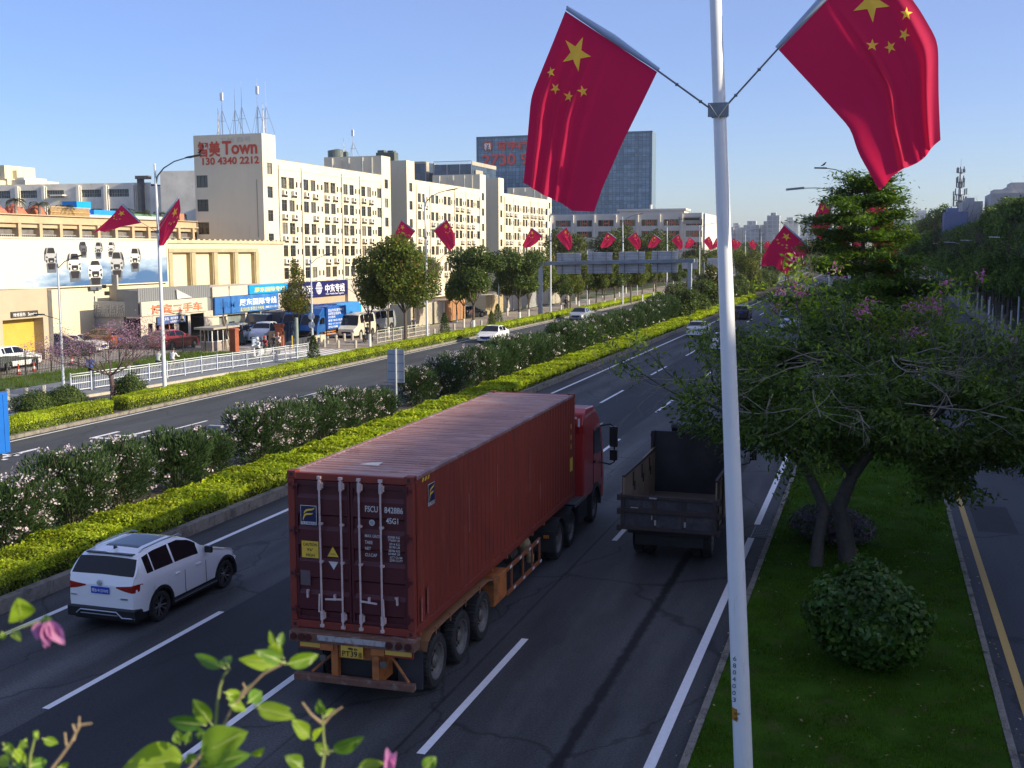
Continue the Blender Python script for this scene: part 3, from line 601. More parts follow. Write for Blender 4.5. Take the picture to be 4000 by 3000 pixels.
# ---- used car shop facing the road
t = top('used_car_shop', 'used car shop with red lettering on a dotted white fascia', 'building', (-58, 80, 0))
b = MB(); facade(b, PX, 0, 10.8, 0, 2.85, [(1.0,1.6,.13,2.2),(2.0,4.7,.13,2.2),(5.4,6.8,.13,2.6),(7.2,9.3,.13,2.7)], 1.4, 0, 1); b.box(-1.7,-1.41,0.1,10.7,0,2.8,1); b.box(-1.4,-.02,.02,10.7,2.7,2.84)
b.box(-4,-.2,2.35,10.8,2.86,5.0,2); b.box(-1.5,-.2,0,2.34,2.86,5.0,2); b.build('wall', [mat('shop_wall', (.52,.46,.38), .8, .15, 1.5, dirt=((.3,.24,.2), 2, .55, .5)), mat('shop_interior', (.05,.045,.04), .6, .6, 1.2), mat('grey_cladding', (.20,.21,.22), .5, .1, 1, stretch=(1,9,.2))], t, recalc=False)
b = MB()
for k in range(36): b.box(-.2,-.13,k*.3,k*.3+.26,4.05,5.2)
b.build('corrugated_cladding', _M['grey_cladding'], t)
b = MB(); b.add([(.02,5.2,4.95),(.02,7.6,4.15),(.02,5.25,4.1)], [(0,1,2)]); b.add([(0,5.2,4.95),(0,5.25,4.1),(0,7.6,4.15)], [(0,1,2)]); b.build('torn_sheet', mat('torn_white', (.5,.5,.5), .6), t, recalc=False)
b = MB(); b.box(.0,.15,0,9.7,2.88,4.05,0)
for i in range(60):
    for j in range(9): b.box(.15,.165,.1+i*.16,.17+i*.16,2.95+j*.125,3.0+j*.125,1)
b.build('fascia', [mat('fascia_white', (.68,.60,.5), .6, .06, 2), mat('fascia_dots', (.55,.25,.15), .6, .2, 3)], t)
text('博宾二手车', t, (.18,1.2,3.05), '+x', 7.6, .78, REDF, ext=.02, bold=.02)
b = MB(); b.box(.1,.16,2.1,6.2,2.05,2.72); b.build('banner', mat('banner_blue', (.05,.10,.28), .5, .15, 2), t)
text('二手车', t, (.17,2.8,2.35), '+x', .9, .3, SIGNW); text('高价收车', t, (.17,3.95,2.4), '+x', 1.1, .25, SIGNW); text('分期零首付', t, (.17,3.9,2.12), '+x', 1.2, .2, SIGNW)
b = MB(); b.lathe([(.02,0),(.28,0),(.28,.01)], (.165,5.65,2.38), 'x', 14); b.box(.165,.175,5.3,6.0,2.2,2.36); b.build('printed_car', mat('print_cream', (.7,.6,.4), .5), t)
b = MB()
for y in (1.1,2.15,2.9,3.6,4.3): b.box(-1.3,-1.25,y,y+.35,1.5,1.85,0)
b.box(-1.3,-1.28,3.6,3.75,.3,1.3,1); b.box(-1.3,-1.28,4.1,4.3,.3,1.4,1); b.box(-.5,-.45,2.0,2.12,.13,2.2,2); b.box(-.5,-.45,3.2,3.3,.13,2.2,2); b.box(-.5,-.45,4.6,4.7,.13,2.2,2)
b.build('shop_front_detail', [mat('lantern_cream', (.7,.6,.4), .5), mat('display_gold', (.5,.35,.1), .4), REDF], t)
# ---- blue-signed freight office
BLUE1 = mat('freight_blue', (.03,.14,.42), .5, .25, .8, dirt=((.10,.30,.62), .5, .5, .6)); CYAN = mat('bright_cyan', (.01,.30,.72), .4, .05, 1)
t = top('freight_office', 'freight office with a faded blue sign and a cyan strip sign above', 'building', (-58, 90.8, 0))
b = MB(); facade(b, PX, 0, 13.3, 0, 2.45, [(1.0,2.2,.13,2.2),(2.4,5.6,.13,2.3),(6.0,8.4,.13,2.35),(8.6,9.6,.13,2.3),(9.8,12.6,.13,2.3)], .5, 0, 0); b.box(-.8,-.51,.1,13.2,0,2.44,1); b.box(-5,-.02,.02,13.2,2.46,4.9,0); b.box(-.02,.1,-.1,13.35,4.05,4.95,0)
b.build('wall', [mat('office_cream', (.56,.5,.4), .8, .1, 1), mat('shop_windows', (.20,.23,.22), .15, .5, .5)], t, recalc=False)
b = MB(); b.box(.12,.25,0,11.6,2.42,4.03); b.build('sign_board', BLUE1, t); b = MB(); b.box(.12,.3,6.0,13.5,4.08,4.95); b.build('strip_sign', CYAN, t)
text('展东国际专线', t, (.31,6.9,4.28), '+x', 6.0, .5, SIGNY, bold=.015); text('展东国际专线', t, (.26,4.2,3.1), '+x', 7.0, .72, SIGNW, bold=.02); text('SRM', t, (.26,.8,2.95), '+x', 2.6, .62, mat('ghost_blue', (.02,.10,.32), .5), bold=.02)
text('孟加拉国 斯里兰卡专线', t, (.26,4.3,2.55), '+x', 4.4, .36, SIGNY); text('8888 5111-5511', t, (.26,9.0,2.62), '+x', 2.4, .2, SIGNW)
# ---- navy air-freight sign building
t = top('air_freight_office', 'freight office under a navy sign with a white globe emblem', 'building', (-58, 104.3, 0))
b = MB(); facade(b, PX, 0, 13.8, 0, 5.0, [(5.0,7.2,.13,1.4),(8.0,10.6,.13,2.0)], .4, 0, 0); b.box(-16.8,-.42,.05,13.7,0,4.7,1); b.build('wall', [mat('tan_wall', (.42,.33,.22), .8, .1), GREYW], t, recalc=False)
b = MB(); b.box(.1,.3,0,13.7,3.3,4.95); b.build('sign_board', mat('navy_sign', (.012,.012,.10), .4, .1), t)
text('港空运', t, (.31,1.0,3.75), '+x', 4.4, .95, SIGNW, bold=.02); text('中东专线', t, (.31,8.2,3.75), '+x', 4.8, .95, SIGNW, bold=.02)
text('Hong Kong Airfreight', t, (.31,1.2,3.42), '+x', 4.2, .22, SIGNW); text('Near Middle East logistics', t, (.31,8.4,3.42), '+x', 4.4, .24, SIGNW)
b = MB(); c0 = Vector((.32,6.8,4.2))
for rx in (.62,.35,.05): b.tube([c0+Vector((0,math.sin(a)*rx,math.cos(a)*.62)) for a in np.linspace(0,2*PI,25)], .04, 5, cap=False)
for zz in (-.3,0,.3): b.tube([c0+Vector((0,-math.sqrt(.385-zz*zz)*(1.35 if zz == 0 else 1),zz)), c0+Vector((0,math.sqrt(.385-zz*zz)*(1.35 if zz == 0 else 1),zz))], .04, 5)
b.build('globe_emblem', SIGNW, t)
b = MB(); b.box(-1.5,0.35,13.85,27.5,2.1,4.9,0); b.box(-1.6,-.1,13.85,27.5,0,2.1,1); b.box(.0,.2,13.9,17.6,.5,2.0,2); b.build('corner_unit', [mat('beige_fascia', (.50,.43,.36), .8, .08), GREYW, CYAN], t)
text('上影百货', t, (.37,16.5,2.5), '+x', 2.4, .4, DK)
# blue-white tarpaulin/box behind the blue truck
b = MB(); b.box(-56.5,-55,101.5,115.5,1.3,2.62,0); b.box(-56.48,-54.9,101.52,115.5,.1,1.3,1)
tagp(b.build('storage_canopy', [mat('canopy_blue', (.04,.22,.55), .5, .2, .7), mat('canopy_white', (.6,.58,.52), .6, .1)], bevel=.05), 'long blue and white canopy unit behind the blue box truck', 'canopy')
# ---- parking terrace with palms, and the long old factory
t = top('terrace_building', 'sand coloured parking terrace with arched openings below a roof garden', 'building', (-85, 60, 0))
b = MB(); hs = []
for k in range(24):
    u = 3.0+k*3.15
    hs.append((u, u+2.55, 9.2, 10.75))
facade(b, PX, 0, 82, 0, 12.05, hs, .5, 0, 0); b.box(-1.1,-.52,.1,81.9,8.6,11.2,1); b.box(-22,-.02,.02,81.9,11.8,11.9,2)
b.build('wall', [mat('sand_wall', (.46,.35,.22), .85, .15, .5, dirt=((.24,.17,.1), .8, .55, .6)), mat('opening_back', (.14,.13,.12), .8, .5, 1.2), ROOFM], t, recalc=False)
b = MB()
for h in hs:
    for q in range(9): b.box(-.25,-.2,h[0]+.1+q*.28,h[0]+.14+q*.28,9.2,10.0)
    b.box(-.26,-.19,h[0],h[1],10.0,10.05)
b.build('railing', mat('pale_railing', (.4,.4,.4), .5), t)
b = MB()
for k in range(25): b.box(.0,.3,2.4+k*3.15,2.85+k*3.15,8.5,11.2)
b.box(0,.35,0,82,11.2,11.35); b.box(-.3,.3,0,82,12.05,12.15); b.build('pilaster', _M['sand_wall'], t)
t = top('factory', 'long pale old factory with ribbon windows behind the palm terrace', 'building', (-134, 148.5, 0), R(6.5))
b = MB(); PY = lambda u, z, d: (u, d, z)
hs = []
for k in range(6):
    for zt in (17.85, 14.9): hs.append((-.5+k*4.7 if k < 3 else 1.2+k*4.7, (-.5+k*4.7 if k < 3 else 1.2+k*4.7)+3.4, zt-1.15, zt))
hs = [h for h in hs if h[1] < 27]
facade(b, PY, -14, 27.2, 0, 18.8, hs, .3, 0, 0); b.box(-14,27.2,.5,12,18.5,18.6,1); facade(b, lambda u, z, d: (u, -1+d, z), 29.3, 41.5, 0, 20.4, [], .3, 0, 0); b.box(27.2,29.3,-.4,10,0,18.2,0); b.box(29.3,41.5,-.99,10,20.2,20.3,1)
b.add([(29.3,-1,0),(29.3,10,0),(29.3,10,20.4),(29.3,-1,20.4)], [(0,1,2,3)])
OLDW = mat('old_white_wall', (.78,.73,.62), .9, .18, .45, dirt=((.25,.23,.2), .4, .56, .55)); b.build('wall', [OLDW, ROOFM], t, recalc=False)
for h in hs:
    b = MB(); b.box(h[0],h[1],.24,.28,h[2],h[3],1)
    for q in range(8): b.box(h[0]+q*.425,h[0]+q*.425+.05,.18,.24,h[2],h[3])
    b.box(h[0],h[1],.17,.24,h[2]+.5,h[2]+.55); b.build('window', [mat('pale_window_frame', (.35,.34,.3), .6), mat('old_glass', (.12,.13,.12), .2, .7, 1.2)], t)
b = MB()
for x in (-.9, 4.0, 8.6, 14.6, 19.3, 23.9, 25.4): b.box(x,x+.5,-.35,-.01,0,18.5); b.tube([(x+.7,-.1,0),(x+.7,-.1,18.4)], .09, 5)
b.add([(11,-.5,14.2),(15.4,-.5,15.6),(15.4,-2,15.6),(11,-2,14.2)], [(0,1,2,3)]); b.box(10,15,-.6,-.02,13.6,14.1); b.box(10.6,12.8,-1.2,-.02,16.9,17.1)
b.build('pilaster', OLDW, t)
b = MB(); b.box(25.2,26.3,-.6,-.36,0,19.6); b.box(25.0,27.2,-.8,.2,19.3,19.8); b.build('flue', mat('flue_grey', (.1,.1,.1), .7, .3), t)
# roof garden things
for k, (y, c_, lb) in enumerate([(98.2,1,'orange tarpaulin heap at the near end of the roof garden'),(101.2,1,'orange tarpaulin heap beside the second palm'),(104.3,1,'orange tarpaulin heap below the third palm')]):
    b = MB(); n = 9
    for i in range(n):
        for j in range(n): b.v.append((-87.5-i*.28, y-1.3+j*.3, 12.05+1.35*math.sin(PI*i/(n-1))**.6*math.sin(PI*j/(n-1))**.5*(.75+.4*random.random())))
    for i in range(n-1):
        for j in range(n-1): a = i*n+j; b.f.append((a, a+1, a+n+1, a+n)); b.m.append(0)
    tagp(b.build('tarpaulin_heap', mat('orange_tarp', (.55,.16,.09), .7, .2, 2)), lb, 'tarpaulin', 'orange tarpaulins on the roof garden')
b = MB()
for k in range(30): b.box(-87,-86.95,104.8+k*.22,104.87+k*.22,12.05,13.2)
for z in (12.1,12.6,13.15): b.box(-87.02,-86.93,104.8,111.4,z,z+.07)
b.box(-87.2,-87.1,104.8,111.4,12.0,13.0); tagp(b.build('wooden_fence', mat('tan_timber', (.5,.34,.16), .8, .2, 2)), 'tan slatted timber fence on the roof garden', 'fence')
b = MB(); b.box(-90,-88,110.4,112.9,12,14.0); b.box(-89,-87.4,112.6,116.6,12,13.1,1); b.box(-88,-87.2,111.5,119,12.0,12.5,2)
tagp(b.build('roof_cabins', [CYAN, mat('cabin_blue', (.02,.25,.6), .5), mat('cabin_pale', (.5,.55,.6), .5)]), 'bright blue cabins on the roof garden beside the timber fence', 'cabin')
b = MB(); b.box(-88,-87,118.5,127,12,12.6,0); b.box(-89,-88,119,128,12,12.9,1); b.box(-87,-86.2,128,129,12,13.1,2)
tagp(b.build('roof_planters', [mat('pale_glass', (.4,.5,.5), .3), mat('dull_green', (.1,.2,.12), .6), mat('salmon', (.6,.2,.12), .6)]), 'low planters and screens on the roof garden behind the flags', 'planter')
# ---- glass towers and the rest of the skyline
def curtain(name, c1, c2, sx, sz, fr=.035, frc=(.05,.07,.09)):
    m, tt, bs = _new(name); L = tt.links.new
    tc = N(tt, 'ShaderNodeTexCoord'); sp = N(tt, 'ShaderNodeSeparateXYZ'); L(tc.outputs['Object'], sp.inputs[0])
    ad = N(tt, 'ShaderNodeMath', operation='ADD'); L(sp.outputs[0], ad.inputs[0]); L(sp.outputs[1], ad.inputs[1])
    def grid(o, s):
        d = N(tt, 'ShaderNodeMath', operation='DIVIDE'); L(o, d.inputs[0]); d.inputs[1].default_value = s
        f = N(tt, 'ShaderNodeMath', operation='FRACT'); L(d.outputs[0], f.inputs[0]); fl = N(tt, 'ShaderNodeMath', operation='FLOOR'); L(d.outputs[0], fl.inputs[0]); return f.outputs[0], fl.outputs[0]
    fx, ix = grid(ad.outputs[0], sx); fz, iz = grid(sp.outputs[2], sz)
    cx = N(tt, 'ShaderNodeMath', operation='LESS_THAN'); L(fx, cx.inputs[0]); cx.inputs[1].default_value = fr*2
    cz = N(tt, 'ShaderNodeMath', operation='LESS_THAN'); L(fz, cz.inputs[0]); cz.inputs[1].default_value = fr*1.6
    mxx = N(tt, 'ShaderNodeMath', operation='MAXIMUM'); L(cx.outputs[0], mxx.inputs[0]); L(cz.outputs[0], mxx.inputs[1])
    cb = N(tt, 'ShaderNodeCombineXYZ'); L(ix, cb.inputs[0]); L(iz, cb.inputs[1]); wn = N(tt, 'ShaderNodeTexWhiteNoise'); L(cb.outputs[0], wn.inputs['Vector'])
    sm = N(tt, 'ShaderNodeTexNoise'); sm.inputs['Scale'].default_value = .05; L(tc.outputs['Object'], sm.inputs[0])
    a = N(tt, 'ShaderNodeMath', operation='MULTIPLY_ADD'); L(wn.outputs[0], a.inputs[0]); a.inputs[1].default_value = .55; L(sm.outputs[0], a.inputs[2]); 
    mx = N(tt, 'ShaderNodeMix', data_type='RGBA'); L(a.outputs[0], mx.inputs[0]); mx.inputs[6].default_value = (*c1,1); mx.inputs[7].default_value = (*c2,1)
    m2 = N(tt, 'ShaderNodeMix', data_type='RGBA'); L(mxx.outputs[0], m2.inputs[0]); L(mx.outputs[2], m2.inputs[6]); m2.inputs[7].default_value = (*frc,1)
    L(m2.outputs[2], bs.inputs['Base Color']); bs.inputs['Roughness'].default_value = .25; bs.inputs['Specular IOR Level'].default_value = .7; return m
GT = curtain('tower_glass', (.04,.09,.15), (.19,.31,.43), 1.5, 1.55, .05)
t = top('glass_tower', 'tall blue glass tower with a red rental sign, behind the hanging flag', 'building', (-159.4, 450, 0))
b = MB(); b.box(0,72.8,0,8,0,54.2); b.build('curtain_wall', GT, t)
b = MB()
for x in (-.3, 72.5): b.box(x,x+.6,-.4,8,0,54.6)
b.box(-.3,73.1,-.4,0,54.2,54.8)
for k in range(17): b.box(0.3,72.5,-.15,-.01,2.5+k*3.1,2.75+k*3.1)
for k in range(11): b.box(6.5+k*6.05,6.7+k*6.05,-.2,-.152,0,54.1)
b.build('frame', mat('tower_frame', (.13,.19,.25), .4), t)
b = MB(); b.box(26,27.2,-.4,-.25,34.5,37.5); b.build('open_window', WHITEP, t)
SR = mat('tower_sign_red', (.75,.10,.08), .5, .1)
text('写字楼  公寓', t, (8.5,-.45,49.3), '-y', 24.5, 3.6, SR, ext=.1, bold=.02); text('2730 9999', t, (2.2,-.45,43.2), '-y', 31, 4.6, SR, ext=.1, bold=.02); text('租', t, (3.2,-.6,49.6), '-y', 2.8, 2.8, SIGNW, ext=.1, bold=.03)
b = MB(); b.lathe([(.1,0),(2.2,0),(2.2,.15)], (4.6,-.55,51.0), 'y', 20); b.build('sign_disc', mat('disc_red', (.4,.1,.08), .5), t)
GD = curtain('dark_glass_wall', (.015,.03,.06), (.07,.11,.17), 3.2, 3.4, .03)
t = top('dark_office_tower', 'dark glass office tower showing above the white roofs', 'building', (-159, 400, 0))
b = MB(); b.box(0,15,0,28,0,40); b.build('curtain_wall', GD, t); b = MB()
for x in (0, 5.2, 10.2, 14.8): b.box(x,x+.25,-.1,0,0,40)
for k in range(24): b.box(.2+k*.6,.26+k*.6,-.05,.1,40,41.2)
b.box(0,15,-.05,.05,41,41.2); b.box(15,15.2,0,28,39.6,41,1); b.box(15.2,15.6,3,11,36,38,1); b.build('frame', [mat('pale_frame', (.4,.42,.45), .5), CONC], t)
t = top('slim_office_tower', 'slim dark tower right behind the middle white block', 'building', (-173, 405, 0)); b = MB(); b.box(0,8.5,0,22,0,41.5); b.build('curtain_wall', GD, t)
b = MB(); b.box(8.5,9.0,0,3,0,41.7); b.box(8.5,9,8,10,0,41.7); b.box(0,8.5,-.1,0,41,41.8); b.build('frame', CONC, t)
t = top('red_trimmed_factory', 'long white factory with red window surrounds below the glass tower', 'building', (-84.9, 300, 0))
b = MB(); hs = []; 
for k in range(7):
    for zt in (16.2, 13.2, 10.2, 7.2): hs.append((1+k*5.9, 1+k*5.9+4.3, zt-1.65, zt))
facade(b, PY, -.1, 40.6, 0, 17.8, hs, .3, 0, 0); b.box(0,40.5,.6,25,17.4,17.5,1); b.box(18,35.5,3,10,17.5,18.6,0); b.box(17.5,36,2.5,10.5,18.6,19.1,0); b.add([(40.6,0,0),(40.6,30,0),(40.6,30,17.8),(40.6,0,17.8)], [(0,1,2,3)])
b.build('wall', [mat('factory_white', (.60,.56,.5), .85, .1, .3, dirt=((.35,.3,.26), .3, .6, .5)), ROOFM], t, recalc=False)
for h in hs:
    b = MB(); b.box(h[0],h[1],.25,.29,h[2],h[3],1); b.box(h[0]+1.4,h[0]+3.0,.12,.25,h[2]+.55,h[2]+.95); b.box(h[0]+1.4,h[0]+1.7,.11,.25,h[2],h[3]); b.box(h[0]+2.7,h[0]+3.0,.11,.25,h[2],h[3])
    for q in range(5): b.box(h[0]+q*1.05,h[0]+q*1.05+.08,.15,.24,h[2],h[3],2)
    b.build('window', [mat('red_trim', (.55,.13,.06), .6), WING, _M['pale_window_frame']], t)
b = MB()
for k in range(8): b.box(-.3+k*5.9,.25+k*5.9,-.5,-.01,0,17.6)
b.box(34.5,40.4,-.08,-.01,15,16.8,1); b.box(36,40,-.12,-.081,15.9,16.5,2); b.tube([(26.2,5,19.1),(26.2,5,20.3)], .35, 8); b.build('pilaster', [_M['factory_white'], CONC, BLACKP], t)
# distant housing blocks
TW = curtain('distant_facade', (.22,.24,.27), (.50,.50,.49), 3.4, 3.0, .12, (.55,.55,.54))
TW2 = curtain('distant_facade_dark', (.14,.17,.2), (.33,.35,.37), 3.8, 3.0, .1, (.42,.42,.42))
def estate(x, y, ws, hs_, label, m=TW):
    t = top('distant_apartments', label, 'apartment block', (x, y, 0), 0, 'far apartment blocks on the skyline'); b = MB(); r = random.Random(int(x*7+y)); q = 0; k = 0
    while q < ws:
        wd = r.uniform(9, 15); h = hs_*r.uniform(.86, 1.04); b.box(q, q+wd, r.uniform(0,4), 16, 0, h); b.box(q+2.5, q+wd-3, 3.5, 12, h, h+r.uniform(1.5,3.5)); q += wd+r.uniform(-1, 2.5); k += 1
    b.build('wall', m, t)
    return t
for x, y, w_, h, lb, mm in [(-134,900,22,26.5,'pale far apartment blocks beside the tall lamp pole',TW), (-112,905,24,26.5,'pale far apartment blocks just past the big lamp pole',TW), (-88,915,8,25,'short far block in the skyline gap',TW),
        (-82,890,10,33,'darker far block, tallest of the skyline group',TW2), (-71,900,20,32,'pale far blocks behind the red flag',TW), (-50,910,22,31.5,'far blocks behind the layered tree',TW2), (-20,930,26,30,'far blocks hidden behind the layered tree crown',TW),
        (8,900,24,33.5,'white ribbed far apartment blocks seen past the layered tree',TW), (-175,1100,34,30,'hazy far blocks behind the bridge of trees',TW2), (-200,1200,30,32,'hazy far blocks near the red trimmed factory',TW)]:
    estate(x, y, w_, h, lb, mm)
t = top('far_left_tower', 'cream stepped tower at the far edge above the palm terrace', 'apartment block', (-158, 172, 0)); b = MB(); b.box(-4,6.0,0,12,0,21.6,0); b.box(-4,4.6,1,9,21.6,24.1,0); b.box(-4,5.6,3,7,21.6,23.3,0); b.box(6.0,9.1,1,10,0,21.4,1); b.box(6.2,8.0,2,8,21.4,21.9,1); b.lathe([(1.5,0),(1.5,.9)], (4.2,-.6,20.3), mi=0)
for k in range(5): b.box(-3+k*1.5,-2.3+k*1.5,-.03,0,18.5,20.0,2); b.box(-3.2+k*1.5,-2.4+k*1.5,.97,1,22.2,23.4,2)
b.build('wall', [CREAM, mat('pale_step', (.62,.58,.46), .8), WING], t)
for x, y, w_, z, lb in [(12.5,250,4.5,15.7,'dark roofed block at the foot of the radio mast'), (16.6,262,4.0,18.2,'pale boxy block right of the radio mast'), (21.5,255,7,19.5,'stepped pale block above the tree belt'), (25,258,9,21,'tallest pale block above the tree belt')]:
    b = MB(); b.box(x,x+w_,y,y+14,0,z); b.box(x+.6,x+w_*.6,y+1,y+9,z,z+.8); tagp(b.build('hillside_block', mat('blk%d' % int(x), (.42,.42,.42) if x > 13 else (.12,.16,.3), .8, .1)), lb, 'building', 'blocks rising above the tree belt')
# radio mast
t = top('radio_mast', 'slender radio mast bristling with antennas above the tree belt', 'radio mast', (18.3, 300, 0))
b = MB(); b.tube([(0,0,0),(0,0,16),(0,0,26.5),(0,0,27),(0,0,30)], [.75,.6,.28,.08,.05], 10); b.build('mast', mat('mast_grey', (.42,.44,.46), .5, .1), t)
b = MB(); r = random.Random(3)
for z in (26.5,24.2,23.0,21.2,19.8,18.5):
    rr = .9+.6*(z < 22); b.lathe([(.3,0),(rr,0),(rr,.1)], (0,0,z), 'z', 12)
    for k in range(8): a = k*PI/4+z; b.box(math.cos(a)*rr-.12, math.cos(a)*rr+.12, math.sin(a)*rr-.12, math.sin(a)*rr+.12, z+.1, z+r.uniform(.9,1.7))
b.build('antenna_panel', mat('antenna_mix', (.25,.26,.27), .5, .4, 1), t)

# unseen slabs added right of the belt to keep low sun off the road
SL = curtain('slab_facade', (.30,.29,.27), (.52,.50,.46), 3.3, 3.0, .12, (.55,.53,.5))
for k, (y0, y1, h, lb) in enumerate([(8,62,30.9,'added pale sun-blocking slab opposite the container truck, beyond the tree belt'),(62,118,31.1,'added pale sun-blocking slab second along the side road, beyond the belt'),(118,178,30.8,'added pale sun-blocking slab third along the side road'),(178,240,31.0,'added pale sun-blocking slab fourth along the side road'),(240,330,30.7,'added pale sun-blocking slab farthest along the side road'),(-60,-8,30.8,'added pale sun-blocking slab behind the footbridge')]):  # gap beside the camera lets sun reach the foreground sprigs
    t = top('added_shade_slab', lb, 'apartment block', (60, y0, 0), 0, 'added sun-blocking slabs behind the tree belt'); b = MB(); b.box(0,13,0,y1-y0,0,h); b.build('wall', SL, t)
    b = MB(); [b.box(-1.2,-.002,3+i*8,6.5+i*8,2.9+j*3,4.0+j*3) for i in range(int((y1-y0)/8)) for j in range(9)]; bl_ = b.build('balconies', CREAM, t); b = MB(); b.box(4,9,5,10,h,h+.0001+.9) if y0 > 240 else b.box(8,12,5,10,h,h+.6); b.build('stair_head', CONC, t)
# ================================================================ VEHICLES
_WH = {}
def wheel_meshes(r, wd, style):
    k = (round(r,3), wd, style)
    if k in _WH: return _WH[k]
    b = MB(); h = wd/2
    b.lathe([(r*.66,-h*.9),(r*.72,-h),(r*.93,-h),(r*.99,-h*.75),(r,-h*.4),(r,h*.4),(r*.99,h*.75),(r*.93,h),(r*.72,h),(r*.66,h*.9)], (0,0,0), 'x', 32, cap=False)
    if style in ('truck',):
        for i in range(40):
            a = 2*PI*i/40; c_ = Vector((0, math.cos(a)*r*.995, math.sin(a)*r*.995)); d_ = Vector((0,-math.sin(a),math.cos(a)))*.018
            b.bar(c_-Vector((h*.8,0,0)), c_+Vector((h*.8,0,0)), .02, .02)
    o = b.build('tyre', RUBBER, smooth=True); ty = o.data; bpy.data.objects.remove(o)
    b = MB()
    if style == 'truck':
        b.lathe([(.001,-h*.22),(r*.66,-h*.2)], (0,0,0), 'x', 20, 0); b.lathe([(.05,h*.2),(r*.2,h*.25),(r*.24,h*.55),(r*.17,h*.75),(r*.02,h*.78)], (0,0,0), 'x', 20, 0)
        b.lathe([(r*.2,-h*.1),(r*.5,-h*.15),(r*.57,h*.3),(r*.62,h*.86),(r*.68,h*.93),(r*.66,h*.7),(r*.3,-h*.2)], (0,0,0), 'x', 28, 0, cap=False)
        for i in range(10): a = 2*PI*i/10; b.lathe([(.001,0),(.02,0),(.02,.03)], (h*.12, math.cos(a)*r*.36, math.sin(a)*r*.36), 'x', 6, 1)
    elif style == 'twin':
        b.lathe([(.0,-h*.2),(r*.62,-h*.2),(r*.62,h*.5),(r*.66,h*.85),(r*.70,h*.9),(r*.69,h*.7)], (0,0,0), 'x', 30, 1, cap=False); b.lathe([(.001,-h*.2),(r*.62,-h*.19)], (0,0,0), 'x', 20, 1)
        b.lathe([(.001,h*.62),(r*.15,h*.66),(r*.17,h*.5)], (0,0,0), 'x', 14, 0)
        for i in range(5):
            for s in (-.17,.17):
                a = 2*PI*i/5; p0 = Vector((h*.55, math.cos(a+s*.4)*r*.13, math.sin(a+s*.4)*r*.13)); p1 = Vector((h*.78, math.cos(a+s*1.15)*r*.63, math.sin(a+s*1.15)*r*.63)); p2 = Vector((h*.72, math.cos(a+s*1.9)*r*.64, math.sin(a+s*1.9)*r*.64)); p3 = Vector((h*.5, math.cos(a+s*1.6)*r*.16, math.sin(a+s*1.6)*r*.16))
                b.add([p0,p1,p2,p3,p0-Vector((.03,0,0)),p1-Vector((.03,0,0)),p2-Vector((.03,0,0)),p3-Vector((.03,0,0))], [(0,1,2,3),(7,6,5,4),(0,4,5,1),(1,5,6,2),(2,6,7,3)], 0)
    else:
        b.lathe([(.0,h*.3),(r*.6,h*.3),(r*.64,h*.8),(r*.69,h*.88),(r*.68,h*.7)], (0,0,0), 'x', 24, 1, cap=False); b.lathe([(.001,h*.28),(r*.62,h*.29)], (0,0,0), 'x', 20, 1)
        for i in range(6):
            a = 2*PI*i/6; b.bar((h*.6,0,0), (h*.75, math.cos(a)*r*.64, math.sin(a)*r*.64), .05, .05, 0)
        b.lathe([(.001,h*.7),(r*.14,h*.7),(r*.16,h*.4)], (0,0,0), 'x', 12, 0)
    o = b.build('rim', [CHROME if style != 'truck' else mat('truck_rim', (.17,.165,.16), .55, .3, 8, metal=.4, dirt=((.07,.05,.035), 6, .5, .7)), BLACKP], smooth=True); ri = o.data; bpy.data.objects.remove(o)
    _WH[k] = (ty, ri); return _WH[k]
def wheel(parent, x, y, r, wd, side, style='plain', name='wheel'):
    """side +1: outer face looks to +x"""
    ty, ri = wheel_meshes(r, wd, style); rz = 0 if side > 0 else PI
    o = link(name, ty, parent, loc=(x, y, r)); o.rotation_euler = (random.uniform(0,1), 0, rz)
    q = link('rim', ri, o); return o
def carpaint(name, col, metal=.0):
    return mat(name, col, .28, .02, 1, metal=metal, coat=.8)
def lerp(T, y):
    if y <= T[0][0]: return T[0][1]
    for (a, va), (c, vc) in zip(T, T[1:]):
        if y <= c:
            s = (y-a)/(c-a) if c > a else 1; s2 = s*s*(3-2*s)*.5+s*.5; return va+(vc-va)*s2
    return T[-1][1]
